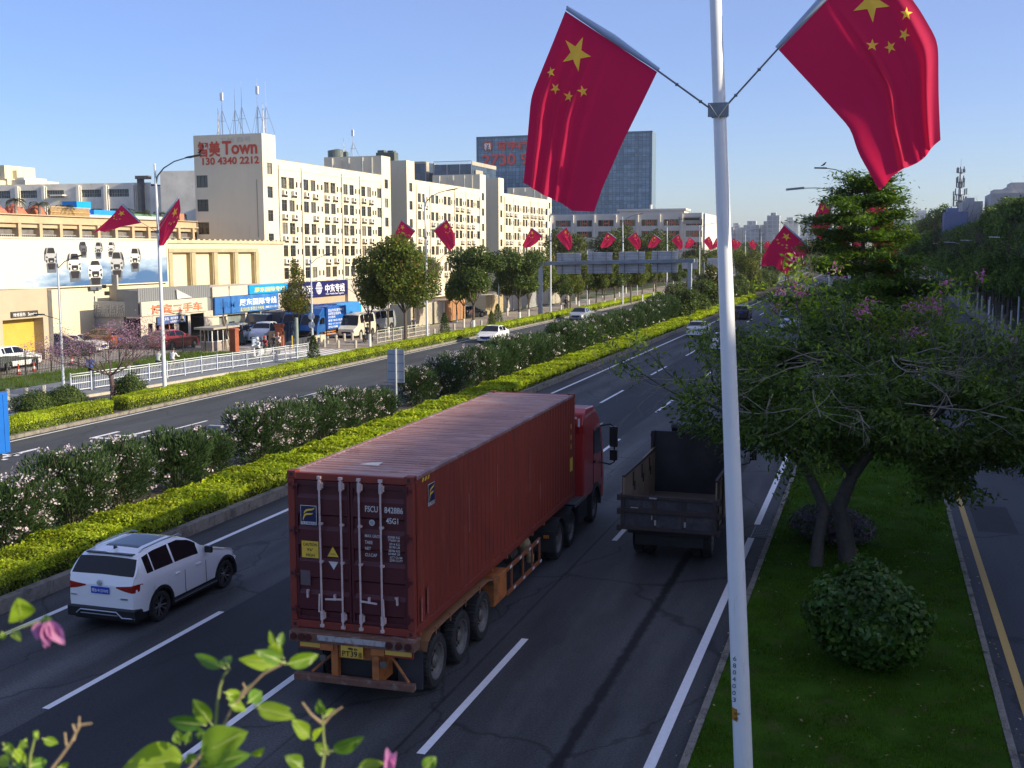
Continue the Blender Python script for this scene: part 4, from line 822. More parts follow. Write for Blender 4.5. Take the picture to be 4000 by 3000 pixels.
def car(name, label, cat, loc, rz, paint, kind='sedan', group=None, L=4.5, W=1.8, H=1.45, wb=2.65, r=.32, roh=.95, style='plain', clad=None, detail=True, glassm=None, roofglass=False, plate=True):
    """root at the rear end centre on the ground, driving towards +y of its own frame"""
    t = top(name, label, cat, loc, rz, group); hw = W/2; gl = glassm or GLASS
    belt = {'sedan': .92, 'suv': 1.07, 'van': 1.12}[kind]*(H/{'sedan':1.45,'suv':1.65,'van':1.95}[kind]); zb = .24 if kind != 'sedan' else .19; y1 = roh; y2 = roh+wb
    if kind == 'sedan':
        T = [(0,.86),(.06,.98),(.5,1.02),(.62,1.04),(1.3,H-.05),(1.7,H),(2.5,H-.02),(3.4,belt+.03),(3.9,.86),(L-.12,.72),(L,.58)]; WS = (2.55,3.35); RG_ = (.66,1.35); SW = [(1.05,1.75),(1.83,2.72)]; 
    elif kind == 'suv':
        T = [(0,.98),(.04,1.12),(.07,1.2),(.34,H-.12),(.42,H-.06),(.95,H),(1.9,H+.01),(2.25,H-.07),(3.02,belt+.10),(3.1,belt+.05),(3.75,.98),(L-.14,.90),(L-.04,.72),(L,.6)]; WS = (2.3,3.0); RG_ = (.075,.335); SW = [(.47,.72),(.76,1.5),(1.57,2.55)]
    else:
        T = [(0,1.0),(.03,1.2),(.12,H-.15),(.25,H-.03),(1.0,H),(3.2,H-.03),(3.55,H-.12),(4.3,1.15),(4.5,1.05),(L-.1,.85),(L,.6)]; WS = (3.6,4.28); RG_ = (.04,.12); SW = [(.45,1.5),(1.6,2.6),(2.72,3.5)]
    sx = L/{'sedan':4.5,'suv':4.5,'van':4.9}[kind]; T = [(a*sx, z) for a, z in T]; WS = tuple(a*sx for a in WS); RG_ = tuple(a*sx for a in RG_); SW = [(a*sx, c*sx) for a, c in SW]
    SR_ = (.8*sx, 1.95*sx) if roofglass else (9, 9)
    ys = set(np.round(np.linspace(0, L, 46), 3)) | {.03, L-.03} | set(a for a, _ in T)
    for a, c in SW+[WS, RG_, SR_]: ys |= {a, c} if a < L else set()
    for yc in (y1, y2): ys |= set(np.round(np.linspace(yc-r-.09, yc+r+.09, 15), 3))
    ys = sorted(y for y in ys if 0 <= y <= L); yy = [ys[0]]
    for y in ys[1:]:
        if y-yy[-1] > .006: yy.append(y)
    ys = yy; prof = []; Ra = r+.075
    for y in ys:
        e = min(y, L-y); pl = (1-.13*(1-min(1, e/.35))**2.2) if kind != 'van' else (1-.07*(1-min(1, e/.25))**2)
        if L-y < .9: pl *= 1-.07*(1-(L-y)/.9)**1.5
        ww = hw*pl; tp = lerp(T, y); bl = min(belt+.09*(1-y/L)*(kind == 'suv'), tp-.03) if y > .05 else min(belt, tp-.02)
        wr = max(ww-(tp-bl)*(.42 if kind != 'van' else .17)-.02, ww*.6); zl = zb+.05*(1-min(1, e/.3)); hgt = max(tp-bl, .02)
        rows = [[ww*.93, zl],[ww*.985, zl+.15],[ww, zl+(bl-zl)*.5],[ww*.995, bl-.16],[ww*.975, bl-.05],[ww*.95, bl],[lerp([(0,ww*.95),(1,wr)], .08), bl+hgt*.07],[wr+.012, bl+hgt*.86],[wr-.03, bl+hgt*.955],[wr*.62, tp],[0, tp+.012]]
        for yc in (y1, y2):
            d = abs(y-yc)
            if d < Ra:
                za = r+math.sqrt(Ra*Ra-d*d)
                for i in range(5):
                    lim = za+.012*i
                    if rows[i][1] < lim: rows[i][1] = min(lim, bl-.04+.006*i)
        prof.append(rows)
    nr = len(prof[0]); parts = {}
    def face(tag, pts): parts.setdefault(tag, MB()).add(pts, [tuple(range(len(pts)))])
    for i in range(len(ys)-1):
        ya, yb = ys[i], ys[i+1]; ym = (ya+yb)/2
        for j in range(nr-1):
            tag = 'body'
            if j == 0 and clad: tag = 'lower_cladding'
            if clad and j in (1, 2):
                for yc in (y1, y2):
                    if abs(ym-yc) < Ra+.01 and False: tag = 'lower_cladding'
            if j == 6 and any(a <= ym <= c for a, c in SW): tag = 'side_window'
            if j in (6,) and WS[0]+.25*sx < ym < WS[1]-.05: tag = 'body'
            if j >= 8 and WS[0] <= ym <= WS[1]: tag = 'windscreen'
            if j >= 8 and RG_[0] <= ym <= RG_[1]: tag = 'rear_window'
            if j >= 9 and SR_[0] <= ym <= SR_[1]: tag = 'glass_roof'
            for s in (1, -1):
                a, b2, c, d = prof[i][j], prof[i+1][j], prof[i+1][j+1], prof[i][j+1]
                q = [(s*a[0],ya,a[1]),(s*b2[0],yb,b2[1]),(s*c[0],yb,c[1]),(s*d[0],ya,d[1])]
                tg = tag
                if tag == 'side_window': tg = 'side_window_%d' % s
                face(tg, q if s > 0 else q[::-1])
    for i, y, sgn in ((0, ys[0], 1), (len(ys)-1, ys[-1], -1)):
        P_ = prof[i]; pts = [(-q[0], y, q[1]) for q in P_]+[(q[0], y, q[1]) for q in reversed(P_[:-1])]
        face('body', pts if sgn > 0 else pts[::-1])
    for tg, mb in parts.items():
        nm = tg.split('_1')[0].split('_-1')[0]; m_ = gl if ('window' in tg or 'wind' in tg or 'glass' in tg) else (BLACKP if tg == 'lower_cladding' else paint)
        # weld so that shading is smooth
        me = bpy.data.meshes.new(nm); bm = bmesh.new(); vs = [bm.verts.new(v) for v in mb.v]
        for f in mb.f:
            try: bm.faces.new([vs[k] for k in f])
            except ValueError: pass
        bmesh.ops.remove_doubles(bm, verts=bm.verts, dist=.0008); bmesh.ops.dissolve_degenerate(bm, edges=bm.edges, dist=.0005); bm.normal_update(); bm.to_mesh(me); bm.free()
        me.materials.append(m_); me.polygons.foreach_set('use_smooth', [True]*len(me.polygons)); me.set_sharp_from_angle(angle=R(42)); link(nm, me, t)
    b = MB(); b.box(-hw*.86,hw*.86,.12,L-.12,.16,.62); b.box(-hw*.7,hw*.7,.5,L-1.3,.5,belt-.02); b.build('underbody', BLACKP, t)
    b = MB(); b.box(-hw*.62,hw*.62,L*.35,L*.38,belt-.1,belt+.22); b.box(-hw*.55,-hw*.12,L*.52,L*.55,belt-.1,belt+.3); b.box(hw*.12,hw*.55,L*.52,L*.55,belt-.1,belt+.3); b.build('seats', mat('seat_dark', (.02,.02,.02), .9), t)
    for s in (1,-1):
        for yc in (y1, y2): wheel(t, s*(hw-.13), yc, r, .23, s, style)
        b = MB(); tlz = belt-.115; up_ = kind == 'suv'
        pf = lambda y: hw*(.978)*(1-.13*(1-min(1, max(y,0)/.35))**2.2)
        Q = [(hw*(.42 if up_ else .5),-.006,-.015,.015),(hw*.66,-.010,-.075,.035),(pf(0)+.004,-.012,-.10,.055),(pf(.03)+.018,.03,-.105,.07),(pf(.12)+.018,.12,-.085,.075),(pf(.22)+.016,.23 if up_ else .2,-.01,.07)]
        if kind == 'van': Q = [(hw*.84,-.012,-.25,.25),(pf(0)+.02,-.01,-.25,.25),(pf(.1)+.02,.1,-.25,.25)]
        for q0, q1 in zip(Q, Q[1:]): f_ = [(s*q0[0],q0[1],tlz+q0[2]),(s*q1[0],q1[1],tlz+q1[2]),(s*q1[0],q1[1],tlz+q1[3]),(s*q0[0],q0[1],tlz+q0[3])]; b.add(f_+[(p[0]*.96,p[1]+.03,p[2]) for p in f_], [(0,1,2,3),(7,6,5,4),(0,4,5,1),(2,6,7,3),(1,5,6,2),(0,3,7,4)])
        b.build('tail_light', mat('tail_red', (.30,.015,.008), .15, .3, 8, coat=1), t)
        b = MB(); b.add([(s*hw*.62,L+.0,.66),(s*hw*.9,L-.10,.72),(s*hw*.93,L-.26,.80),(s*hw*.62,L-.03,.76)], [(0,1,2,3)]); b.build('headlight', mat('lamp_glass', (.45,.47,.5), .1, .3, 9), t)
        b = MB(); b.box(s*(hw-.02),s*(hw+.17),L*.615,L*.615+.09,belt+.03,belt+.19); b.build('wing_mirror', paint if kind != 'suv' or not clad else BLACKP, t, bevel=.02)
        if detail:
            b = MB()
            for yh in (L*.33, L*.53): b.box(s*(hw-.005),s*(hw+.03),yh,yh+.17,belt-.17,belt-.135)
            b.build('door_handle', paint, t, bevel=.008)
            b = MB()
            for yh in (L*.42, L*.62): b.tube([(s*(hw*.952),yh+.02,belt-.01),(s*(hw*.998),yh,belt-.17),(s*(hw*1.002),yh,.52),(s*(hw*.99),yh+.03,.38)], .007, 3)
            b.build('door_gap', BLACKP, t)
    b = MB(); b.box(-hw*.5,hw*.5,L-.02,L+.012,.42,.62); b.build('grille', BLACKP, t, bevel=.01)
    if plate:
        b = MB(); b.box(-.22,.22,-.03,-.012,belt-.30,belt-.17); b.build('number_plate', mat('plate_blue', (.01,.06,.45), .4, .05), t)
        b = MB(); b.box(-.22,.22,L+.012,L+.025,.36,.48); b.build('number_plate', _M['plate_blue'], t)
    return t
WP = carpaint('car_white', (.83,.84,.85)); BKP = carpaint('car_black', (.012,.014,.02)); SVP = carpaint('car_silver', (.36,.39,.43), .3); RDP = carpaint('car_red', (.26,.012,.018)); BRP = carpaint('car_bronze', (.22,.07,.02))
# ---- the white SUV in the near lane
SUV = car('white_suv', 'white SUV with a glass roof driving beside the kerb, rear towards the viewer', 'car', (-15.87, 20.1, 0), 0, WP, 'suv', L=4.22, W=1.86, H=1.66, wb=2.62, r=.345, roh=.86, style='twin', clad=True, roofglass=True, plate=False)
b = MB(); b.box(-.235,.225,-.035,-.014,.80,.95); pl_ = b.build('number_plate', _M['plate_blue'] if 'plate_blue' in _M else mat('plate_blue', (.01,.06,.45), .4, .05), SUV, bevel=.004)
text('粤B·91DW0', SUV, (-.215,-.037,.835), '-y', .42, .09, SIGNW, ext=.002)
b = MB(); c0 = Vector((-.02,-.02,1.035)); b.tube([c0+Vector((math.cos(a)*.062,0,math.sin(a)*.062)) for a in np.linspace(0,2*PI,25)], .008, 6, cap=False)
for p, q in (((-.03,.05),(0,-.0)),((.03,.05),(0,0)),((-.05,.02),(-.022,-.05)),((-.022,-.05),(0,-.005)),((0,-.005),(.022,-.05)),((.022,-.05),(.05,.02))): b.bar(c0+Vector((p[0],0,p[1])), c0+Vector((q[0],0,q[1])), .01, .01)
b.build('badge', CHROME, SUV)
b = MB(); b.box(-.88,.88,-.05,.25,.24,.50); b.box(-.9,-.82,.1,.5,.24,.5); b.box(.82,.9,.1,.5,.24,.5); b.build('rear_bumper', BLACKP, SUV, bevel=.05)
b = MB(); b.tube([(-.62,-.065,.33),(-.5,-.07,.43),(.42,-.07,.43),(.56,-.065,.31),(.86,-.03,.31)], .016, 6); b.tube([(-.5,-.07,.35),(.45,-.07,.35)], .013, 5); b.build('bumper_trim', CHROME, SUV)
b = MB(); b.box(.50,.68,-.022,-.008,.70,.735); b.box(-.78,-.62,-.022,-.008,.72,.74); b.build('model_lettering', CHROME, SUV)
b = MB()
for s in (1,-1): b.tube([(s*.60,.55,1.60),(s*.61,.70,1.665),(s*.615,1.3,1.69),(s*.605,2.0,1.675),(s*.595,2.16,1.61)], .017, 6)
b.build('roof_rails', CHROME, SUV, smooth=True)
b = MB(); b.prism([(.50,1.66),(.62,1.665),(.54,1.73),(.51,1.73)], 'x', -.02, .02); b.build('roof_antenna', BLACKP, SUV)
b = MB(); b.box(-.6,.6,.32,.44,1.585,1.61); b.build('roof_spoiler', BLACKP, SUV, bevel=.01)
for s in (1,-1):
    b = MB(); b.box(s*.90,s*.955,1.28,3.05,.235,.345); b.build('side_step', BLACKP, SUV, bevel=.02); b = MB(); b.box(s*.945,s*.965,1.3,3.02,.30,.325); b.build('step_trim', CHROME, SUV)
    for yc in (.86, 3.48):
        b = MB(); n = 15
        for i in range(n-1):
            a, c = PI*(i/(n-1)*1.12-.06), PI*((i+1)/(n-1)*1.12-.06)
            P_ = lambda an, rr, x: (s*x, yc+math.cos(an)*rr, .345+math.sin(an)*rr)
            b.add([P_(a,.405,.90),P_(a,.475,.915),P_(c,.475,.915),P_(c,.405,.90),P_(a,.405,.943),P_(a,.475,.938),P_(c,.475,.938),P_(c,.405,.943)], [(4,5,6,7),(1,5,6,2),(0,4,7,3),(0,1,2,3)])
        b.build('wheel_arch_trim', BLACKP, SUV)
# ---- container truck (frame of the truck: origin at the rear left foot of the container, yaw .0214)
TO = (-10.0757, 18.0058, 0); TR = .0214
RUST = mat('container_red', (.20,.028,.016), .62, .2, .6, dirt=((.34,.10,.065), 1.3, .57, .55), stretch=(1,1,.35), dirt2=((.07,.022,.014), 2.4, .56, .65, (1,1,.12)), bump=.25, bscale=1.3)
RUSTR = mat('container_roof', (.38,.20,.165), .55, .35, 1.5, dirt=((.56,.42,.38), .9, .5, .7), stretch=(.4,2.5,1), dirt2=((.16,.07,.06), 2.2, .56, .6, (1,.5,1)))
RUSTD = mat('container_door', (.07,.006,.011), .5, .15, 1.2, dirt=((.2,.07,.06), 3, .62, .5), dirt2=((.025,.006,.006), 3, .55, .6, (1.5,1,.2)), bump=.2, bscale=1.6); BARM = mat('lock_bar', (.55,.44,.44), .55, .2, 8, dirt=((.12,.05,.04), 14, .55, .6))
CN = top('shipping_container', 'dark red forty-foot shipping container on the orange trailer', 'container', TO, TR)
W_, L_, Z0, H_ = 2.438, 12.192, 1.325, 2.896; Z1 = Z0+H_
b = MB(); y = .2; seg = []; pitch = .278; x0 = W_-.012
while y < L_-.22:
    for dy, dx in ((.07,0),(.068,-.036),(.072,-.036),(.068,0)): seg.append((y, dx if False else 0)); break
    y += pitch
prof = []; y = .16
while y < L_-.2:
    prof += [(y,0),(y+.072,0),(y+.14,.036),(y+.212,.036)]; y += .278
prof = [(p, d) for p, d in prof if p < L_-.12]+[(L_-.12,0)]
for sx, s in ((W_-.004,-1),(.004,1)):
    k = len(b.v)
    for p, d in prof: b.v += [(sx+s*d, p, Z0+.15), (sx+s*d, p, Z1-.07)]
    for i in range(len(prof)-1):
        a = k+2*i; b.f.append((a,a+1,a+3,a+2)); b.m.append(0)
b.build('side_panels', RUST, CN, recalc=False)
b = MB()
pr2 = []; y = .35
while y < L_-.35: pr2 += [(y,0),(y+.09,0),(y+.115,.035),(y+.19,.035)]; y += .215
for i in range(len(pr2)-1):
    (a, da), (c, dc) = pr2[i], pr2[i+1]; b.add([(.06,a,Z1-.02-da),(W_-.06,a,Z1-.02-da),(W_-.06,c,Z1-.02-dc),(.06,c,Z1-.02-dc)], [(0,1,2,3)])
b.add([(.06,.06,Z1-.02),(W_-.06,.06,Z1-.02),(W_-.06,.35,Z1-.02),(.06,.35,Z1-.02)], [(0,1,2,3)]); b.add([(.06,L_-.35,Z1-.02),(W_-.06,L_-.35,Z1-.02),(W_-.06,L_-.06,Z1-.02),(.06,L_-.06,Z1-.02)], [(0,1,2,3)])
b.build('roof', RUSTR, CN, recalc=False)
b = MB()
for x in (0, W_-.09): b.box(x,x+.09,.12,L_-.12,Z1-.08,Z1-.012)
b.build('top_rail', mat('rail_worn', (.24,.13,.125), .6, .25, 3, dirt=((.42,.36,.36), 3, .5, .6)), CN, bevel=.008)
b = MB()
for x in (0, W_-.1): b.box(x,x+.1,.12,L_-.12,Z0+.0,Z0+.155)
for x in (0, W_-.13):
    for y in (0, L_-.13): b.box(x,x+.13,y,y+.13,Z0+.12,Z1-.12)
b.box(.13,W_-.13,0,.1,Z1-.14,Z1-.012); b.box(.13,W_-.13,0,.12,Z0,Z0+.14); b.box(.13,W_-.13,L_-.1,L_,Z1-.14,Z1-.01); b.box(.1,W_-.1,L_-.06,L_-.03,Z0+.1,Z1-.1); b.box(.1,W_-.1,.2,L_-.1,Z0+.08,Z0+.14)
b.build('frame', RUST, CN, bevel=.012)
for x in (0, W_-.162):
    for y in (0, L_-.178):
        for z in (Z0-.012, Z1-.118):
            b = MB(); b.box(x-.004,x+.166,y-.004,y+.182,z,z+.13); b.box(x+.05,x+.115,y-.006,y+.02,z+.03,z+.1,1); b.box(x-.006 if x == 0 else x+.15,x+.02 if x == 0 else x+.169,y+.06,y+.13,z+.03,z+.1,1); b.build('corner_casting', [RUST, BLACKP], CN, bevel=.006)
for x0_, x1_ in ((.13,1.212),(1.226,W_-.13)):
    b = MB(); zs = [Z0+.15]
    for k in range(5): zb_ = Z0+.34+k*.54; zs += [zb_, zb_+.035, zb_+.10, zb_+.13] if False else []
    b.box(x0_,x1_,.055,.09,Z0+.15,Z1-.15)
    for k in range(5):
        zc = 1.66+k*.5 if k else 1.52; 
    for zc in (1.60, 2.21, 2.80, 3.38, ):
        b.prism([(.055,zc+.04),(.018,zc+.075),(.018,zc+.36),(.055,zc+.44)], 'x', x0_+.05, x1_-.05)
    b.box(x0_,x0_+.05,.02,.055,Z0+.15,Z1-.15); b.box(x1_-.05,x1_,.02,.055,Z0+.15,Z1-.15); b.box(x0_+.05,x1_-.05,.02,.055,Z1-.25,Z1-.15); b.box(x0_+.05,x1_-.05,.02,.055,Z0+.15,Z0+.22)
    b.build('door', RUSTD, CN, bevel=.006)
b = MB()
for x0_, x1_ in ((.2,1.14),(1.3,W_-.2)):
    for zc in (1.575, 2.2, 2.79, 3.37): b.add([(x0_,.0165,zc+.365),(x1_,.0165,zc+.365),(x1_,.0165,zc+.43),(x0_,.0165,zc+.43)], [(0,1,2,3)])
for k, x in enumerate((.645, 1.06, 1.415, 1.83)):
    b = MB(); b.tube([(x,-.035,Z0+.06),(x,-.035,Z1-.06)], .019, 8)
    for z in (Z0+.05, Z1-.11): b.box(x-.035,x+.035,-.055,-.0,z,z+.055)
    for z in (Z0+.18, Z1-.31): b.box(x-.028,x+.028,-.05,.02,z,z+.17); b.box(x+.028,x+.06,-.02,.02,z+.03,z+.14)
    for z in (Z0+1.25,Z0+1.95): b.box(x-.026,x+.045,-.045,.018,z,z+.04)
    if k in (1, 2):
        s = -1 if k == 1 else 1; b.bar((x,-.055,1.93), (x+s*.33,-.06,1.91), .02, .035); b.box(x+s*.14,x+s*.18,-.04,.018,1.89,2.0)
    else:
        s = -1 if k == 0 else 1; b.bar((x+s*.03,-.055,2.0), (x+s*.045,-.055,1.66), .03, .025); b.box(x+s*.27,x+s*.30,-.04,.015,1.9,2.05); b.box(x+s*.25,x+s*.29,-.05,.0,2.02,2.05)
    b.build('lock_bar', BARM, CN, bevel=.004)
for x in (.115, W_-.115):
    for z in (1.62, 2.3, 3.1, 3.95): b = MB(); b.box(x-.09,x+.09,-.012,.02,z,z+.06); b.tube([(x,-.012,z-.05),(x,-.012,z+.11)], .02, 6); b.build('hinge', RUSTD, CN)
NAVY = mat('decal_navy', (.008,.015,.07), .4, .05); YEL = mat('decal_yellow', (.75,.5,.05), .5, .12, 8); DW = mat('decal_white', (.72,.72,.72), .5, .08, 9); TXM = mat('stencil_white', (.62,.62,.62), .6, .15, 20)
def decal(name, ax, u, z, s, hs):
    """square emblem: two yellow flag strokes on navy"""
    P_ = (lambda a, c, o: (u+a*s, -.0-o+.012, z+c*hs)) if ax == 'y' else (lambda a, c, o: (W_+o+.004, u+a*s, z+c*hs))
    b = MB(); pg = lambda pts, mi, o: b.add([P_(a, c, o) for a, c in pts], [tuple(range(len(pts)))], mi)
    pg([(-.03,-.2),(1.03,-.2),(1.03,1.03),(-.03,1.03)], 2, .006); pg([(0,0),(1,0),(1,1),(0,1)], 0, .009)
    pg([(.18,.5),(.22,.66),(.34,.77),(.5,.82),(.75,.84),(.94,.93),(.86,.80),(.72,.73),(.5,.70),(.36,.64),(.27,.55)], 1, .012)
    pg([(.14,.05),(.2,.2),(.28,.36),(.42,.43),(.6,.44),(.74,.47),(.82,.58),(.76,.55),(.55,.545),(.36,.53),(.22,.46),(.17,.35),(.12,.15)][::1], 1, .012)
    return b.build('emblem', [NAVY, YEL, DW], CN, recalc=False)
decal('e', 'y', .255, 3.31, .30, .29); text('FLORENS', CN, (.26,-.0,3.258), '-y', .29, .045, NAVY, ext=.001)
decal('e', 'x', .72, 3.62, .33, .33); text('FLORENS', CN, (W_+.014,.73,3.565), '+x', .31, .05, NAVY, ext=.001)
b = MB(); b.add([(.25,.008,2.64),(.585,.008,2.64),(.585,.008,2.95),(.25,.008,2.95)], [(0,1,2,3)]); b.build('caution_label', YEL, CN, recalc=False)
for s_, z, w0 in (('CAUTION',2.86,.27),('9\'6"',2.765,.12),('HIGH',2.665,.17)): text(s_, CN, (.415-w0/2,.005,z), '-y', w0, .055, BLACKP, ext=.001)
b = MB(); b.add([(.76,.008,2.69),(.98,.008,2.69),(.87,.008,2.88)], [(0,1,2)]); b.build('warning_triangle', YEL, CN, recalc=False); text('DANGER', CN, (.82,.005,2.73), '-y', .1, .02, BLACKP, ext=.001)
b = MB(); b.add([(.78,.008,2.60),(.97,.008,2.60),(.88,.008,2.45)], [(0,2,1)]); b.build('warning_triangle', TXM, CN, recalc=False)
b = MB(); b.add([(.21,.008,2.12),(.41,.008,2.12),(.41,.008,2.4),(.21,.008,2.4)], [(0,1,2,3)]); b.build('data_plate', mat('dull_plate', (.12,.09,.1), .4, .2, 9), CN, recalc=False)
for s_, x, z, ww, hh in (('FSCU',1.51,3.565,.243,.11),('842886',1.885,3.565,.353,.11),('4',2.325,3.565,.05,.11),('45G1',1.917,3.375,.23,.105),('MAX GROSS',1.5,3.10,.33,.055),('TARE',1.5,2.98,.15,.06),('NET',1.5,2.87,.11,.055),('CU.CAP',1.5,2.75,.23,.06),
        ('32500 KG',1.94,3.11,.23,.042),('71650 LB',1.95,3.055,.22,.042),('3714 KG',1.97,2.985,.2,.042),('8190 LB',1.97,2.93,.2,.042),('28786 KG',1.95,2.865,.22,.042),('63460 LB',1.95,2.81,.22,.042),('67.7 CU.M',1.98,2.745,.23,.042),('2390 CU.FT',1.97,2.69,.25,.042)):
    text(s_, CN, (x,.012-.006,z), '-y', ww, hh, TXM, ext=.002, bold=.010 if hh > .08 else .005)
b = MB(); b.lathe([(.001,0),(.055,0),(.055,.004)], (1.645,.004,3.37), 'y', 18); b.lathe([(.035,0),(.042,0),(.042,.006)], (1.645,.0,3.37), 'y', 18, 1); b.build('seal_decal', [TXM, mat('seal_grey', (.3,.35,.4), .5)], CN)
b = MB(); b.add([(W_+.003,11.62,2.12),(W_+.003,11.93,2.12),(W_+.003,11.93,2.5),(W_+.003,11.62,2.5)], [(0,1,2,3)])
for z in (2.75, 3.0, 3.3): b.add([(W_+.003,11.7,z),(W_+.003,11.78,z),(W_+.003,11.78,z+.14),(W_+.003,11.7,z+.14)], [(0,1,2,3)])
b.build('side_labels', YEL, CN, recalc=False)
b = MB()
for y in (.42, .56, .70): b.add([(W_+.003,y,4.06),(W_+.003,y+.08,4.06),(W_+.003,y+.13,4.13),(W_+.003,y+.05,4.13)], [(0,1,2,3)])
b.build('hazard_stripes', YEL, CN, recalc=False)
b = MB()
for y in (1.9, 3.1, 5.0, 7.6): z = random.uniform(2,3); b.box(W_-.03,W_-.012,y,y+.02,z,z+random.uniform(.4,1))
for y, z, h_ in ((.32,1.55,.42),(.62,1.6,.5),(8.5,2.05,.4)): b.add([(W_+.002,y,z),(W_+.002,y+.07,z-.04),(W_+.002,y+.07,z+h_),(W_+.002,y+.01,z+h_*.9)], [(0,1,2,3)])  # pale quads low at the rear paint patches of sun onto the side
b.build('scrapes_and_sun_patches', mat('scrape_and_sun_pink', (.34,.12,.10), .7, .3, 6), CN, recalc=False)
b = MB(); b.add([(.95,1.05,Z1-.018),(1.35,1.0,Z1-.018),(1.30,1.35,Z1-.018),(1.12,1.28,Z1-.018)], [(0,1,2,3)]); b.build('roof_patch', mat('paper', (.75,.72,.6), .7), CN, recalc=False)
# trailer and tractor
TK = top('container_truck', 'red tractor unit pulling a rusty orange container trailer', 'truck', TO, TR)
ORG = mat('trailer_orange', (.42,.14,.035), .65, .25, 2.5, dirt=((.06,.035,.022), 2.6, .5, .75), bump=.2, bscale=20); ORD = mat('rusted_edge', (.15,.075,.05), .8, .35, 6, dirt=((.4,.37,.36), 4, .55, .7)); CHS = mat('chassis_black', (.018,.018,.02), .75, .3, 4, dirt=((.05,.04,.035), 3, .5, .6))
b = MB(); b.box(.05,2.50,-.20,.12,1.12,1.31); b.build('rear_beam', ORD, TK, bevel=.012)
b = MB(); b.box(.62,1.95,-.206,-.2,1.18,1.28); b.build('reflective_tape', mat('tape_worn', (.42,.42,.43), .4, .35, 9, dirt=((.12,.07,.05), 9, .48, .8)), TK)
for x in (.15,.31,.44,2.02,2.2,2.38): b = MB(); b.lathe([(.001,0),(.065,0),(.07,.03)], (x,-.225,1.215), 'y', 16); b.build('rear_lamp', mat('lamp_dirty_red', (.06,.012,.01), .4, .3, 8), TK)
for x in (.26, 1.93):
    b = MB(); b.box(x,x+.50,-.17,-.13,1.03,1.13); b.box(x-.03,x+.53,-.15,-.12,.99,1.12,1); b.build('reflector_board', [mat('reflector_yellow', (.62,.40,.07), .45, .1, 3, dirt=((.35,.2,.05), 6, .6, .6)), mat('reflector_red_edge', (.25,.03,.015), .5, .2)], TK)
b = MB()
for x in (.86, 1.66): b.box(x,x+.13,-.14,.5,.42,1.14)
b.box(.99,1.66,-.10,-.04,.86,1.12); b.box(.9,1.75,.0,12.4,.95,1.14) if False else None
for x in (.72, 1.72): b.box(x-.06,x+.2,-.19,-.05,1.0,1.13)
b.build('rear_posts', ORG, TK, bevel=.006)
b = MB(); b.box(.99,1.66,-.02,0.0,.44,.87); b.build('dark_opening', BLACKP, TK)
b = MB(); b.box(.14,2.48,-.22,-.08,.40,.53); b.build('under_run_bar', ORD, TK, bevel=.012)
for p, q in (((.45,-.1,.54),(.95,.4,1.0)), ((1.80,-.02,.98),(1.72,-.12,.54)), ((1.98,-.05,1.0),(2.36,-.13,.54))): b = MB(); b.bar(p, q, .035, .035); b.build('bar_brace', ORG, TK)
b = MB()
for x in (.7, 1.88): b.lathe([(.001,0),(.06,0),(.07,.02),(.07,.05)], (x,-.17,.83), 'y', 14)
b.build('rubber_buffer', mat('buffer_grey', (.10,.09,.08), .7), TK)
b = MB(); b.box(1.10,1.53,-.235,-.222,.93,1.14); b.build('number_plate', mat('plate_yellow', (.62,.40,.05), .45, .12, 8, dirt=((.2,.12,.04), 9, .62, .6)), TK)
text('粤B', TK, (1.22,-.24,1.075), '-y', .2, .05, BLACKP, ext=.002); text('PT39', TK, (1.12,-.24,.955), '-y', .29, .10, BLACKP, ext=.002, bold=.004); text('挂', TK, (1.44,-.24,.955), '-y', .07, .1, BLACKP, ext=.002)
b = MB(); b.box(.0,.5,.25,.27,.28,1.0); b.build('mud_flap', mat('mud_flap_rubber', (.045,.045,.05), .8, .2, 4), TK); b = MB(); b.box(2.0,2.48,.25,.27,.28,1.0)
b.build('mud_flap', mat('mud_flap_rubber', (.045,.045,.05), .8, .2, 4), TK)
b = MB()
for x in (.82, 1.5): b.box(x,x+.14,.1,10.5,.80,1.28)
for y in np.arange(.6, 10.4, 1.1): b.box(.15,2.3,y,y+.09,1.14,1.30)
b.build('chassis_beams', ORG, TK, bevel=.005)
b = MB()
for y in (1.1, 2.5, 3.87): b.tube([(.2,y,.52),(2.3,y,.52)], .08, 10); b.box(.75,.95,y-.45,y+.45,.62,.72); b.box(1.5,1.7,y-.45,y+.45,.62,.72)
b.box(.9,1.6,.9,4.4,.62,.8); b.build('axle', CHS, TK)
for y in (1.1, 2.5, 3.87):
    for x, s in ((2.32,1),(2.0,1),(.15,-1),(.48,-1)): wheel(TK, x, y, .52, .27, s, 'truck')
for s, xi, xo in ((1,2.02,2.5),(-1,-.02,.45)):
    b = MB(); pts = [(.42,.95),(.50,1.10),(.72,1.20),(1.6,1.215),(2.5,1.215),(4.1,1.215),(4.40,1.15),(4.50,1.0)]
    for (ya, za), (yb, zb_) in zip(pts, pts[1:]): b.add([(xi,ya,za),(xo,ya,za),(xo,yb,zb_),(xi,yb,zb_),(xi,ya,za-.02),(xo,ya,za-.02),(xo,yb,zb_-.02),(xi,yb,zb_-.02)], [(0,1,2,3),(7,6,5,4),(1,5,6,2),(0,3,7,4)])
    for y in (.9, 1.7, 2.6, 3.5): b.box(xo-.02,xo+.0,y,y+.04,1.10,1.26)
    b.build('mudguard', mat('mudguard_tan', (.28,.13,.055), .65, .3, 3, dirt=((.09,.05,.03), 3, .5, .7)), TK, bevel=.004)
b = MB(); b.box(1.9,2.46,4.6,5.55,.47,1.06); b.box(1.88,2.48,4.58,5.57,1.06,1.09); b.build('tool_box', ORG, TK, bevel=.015)
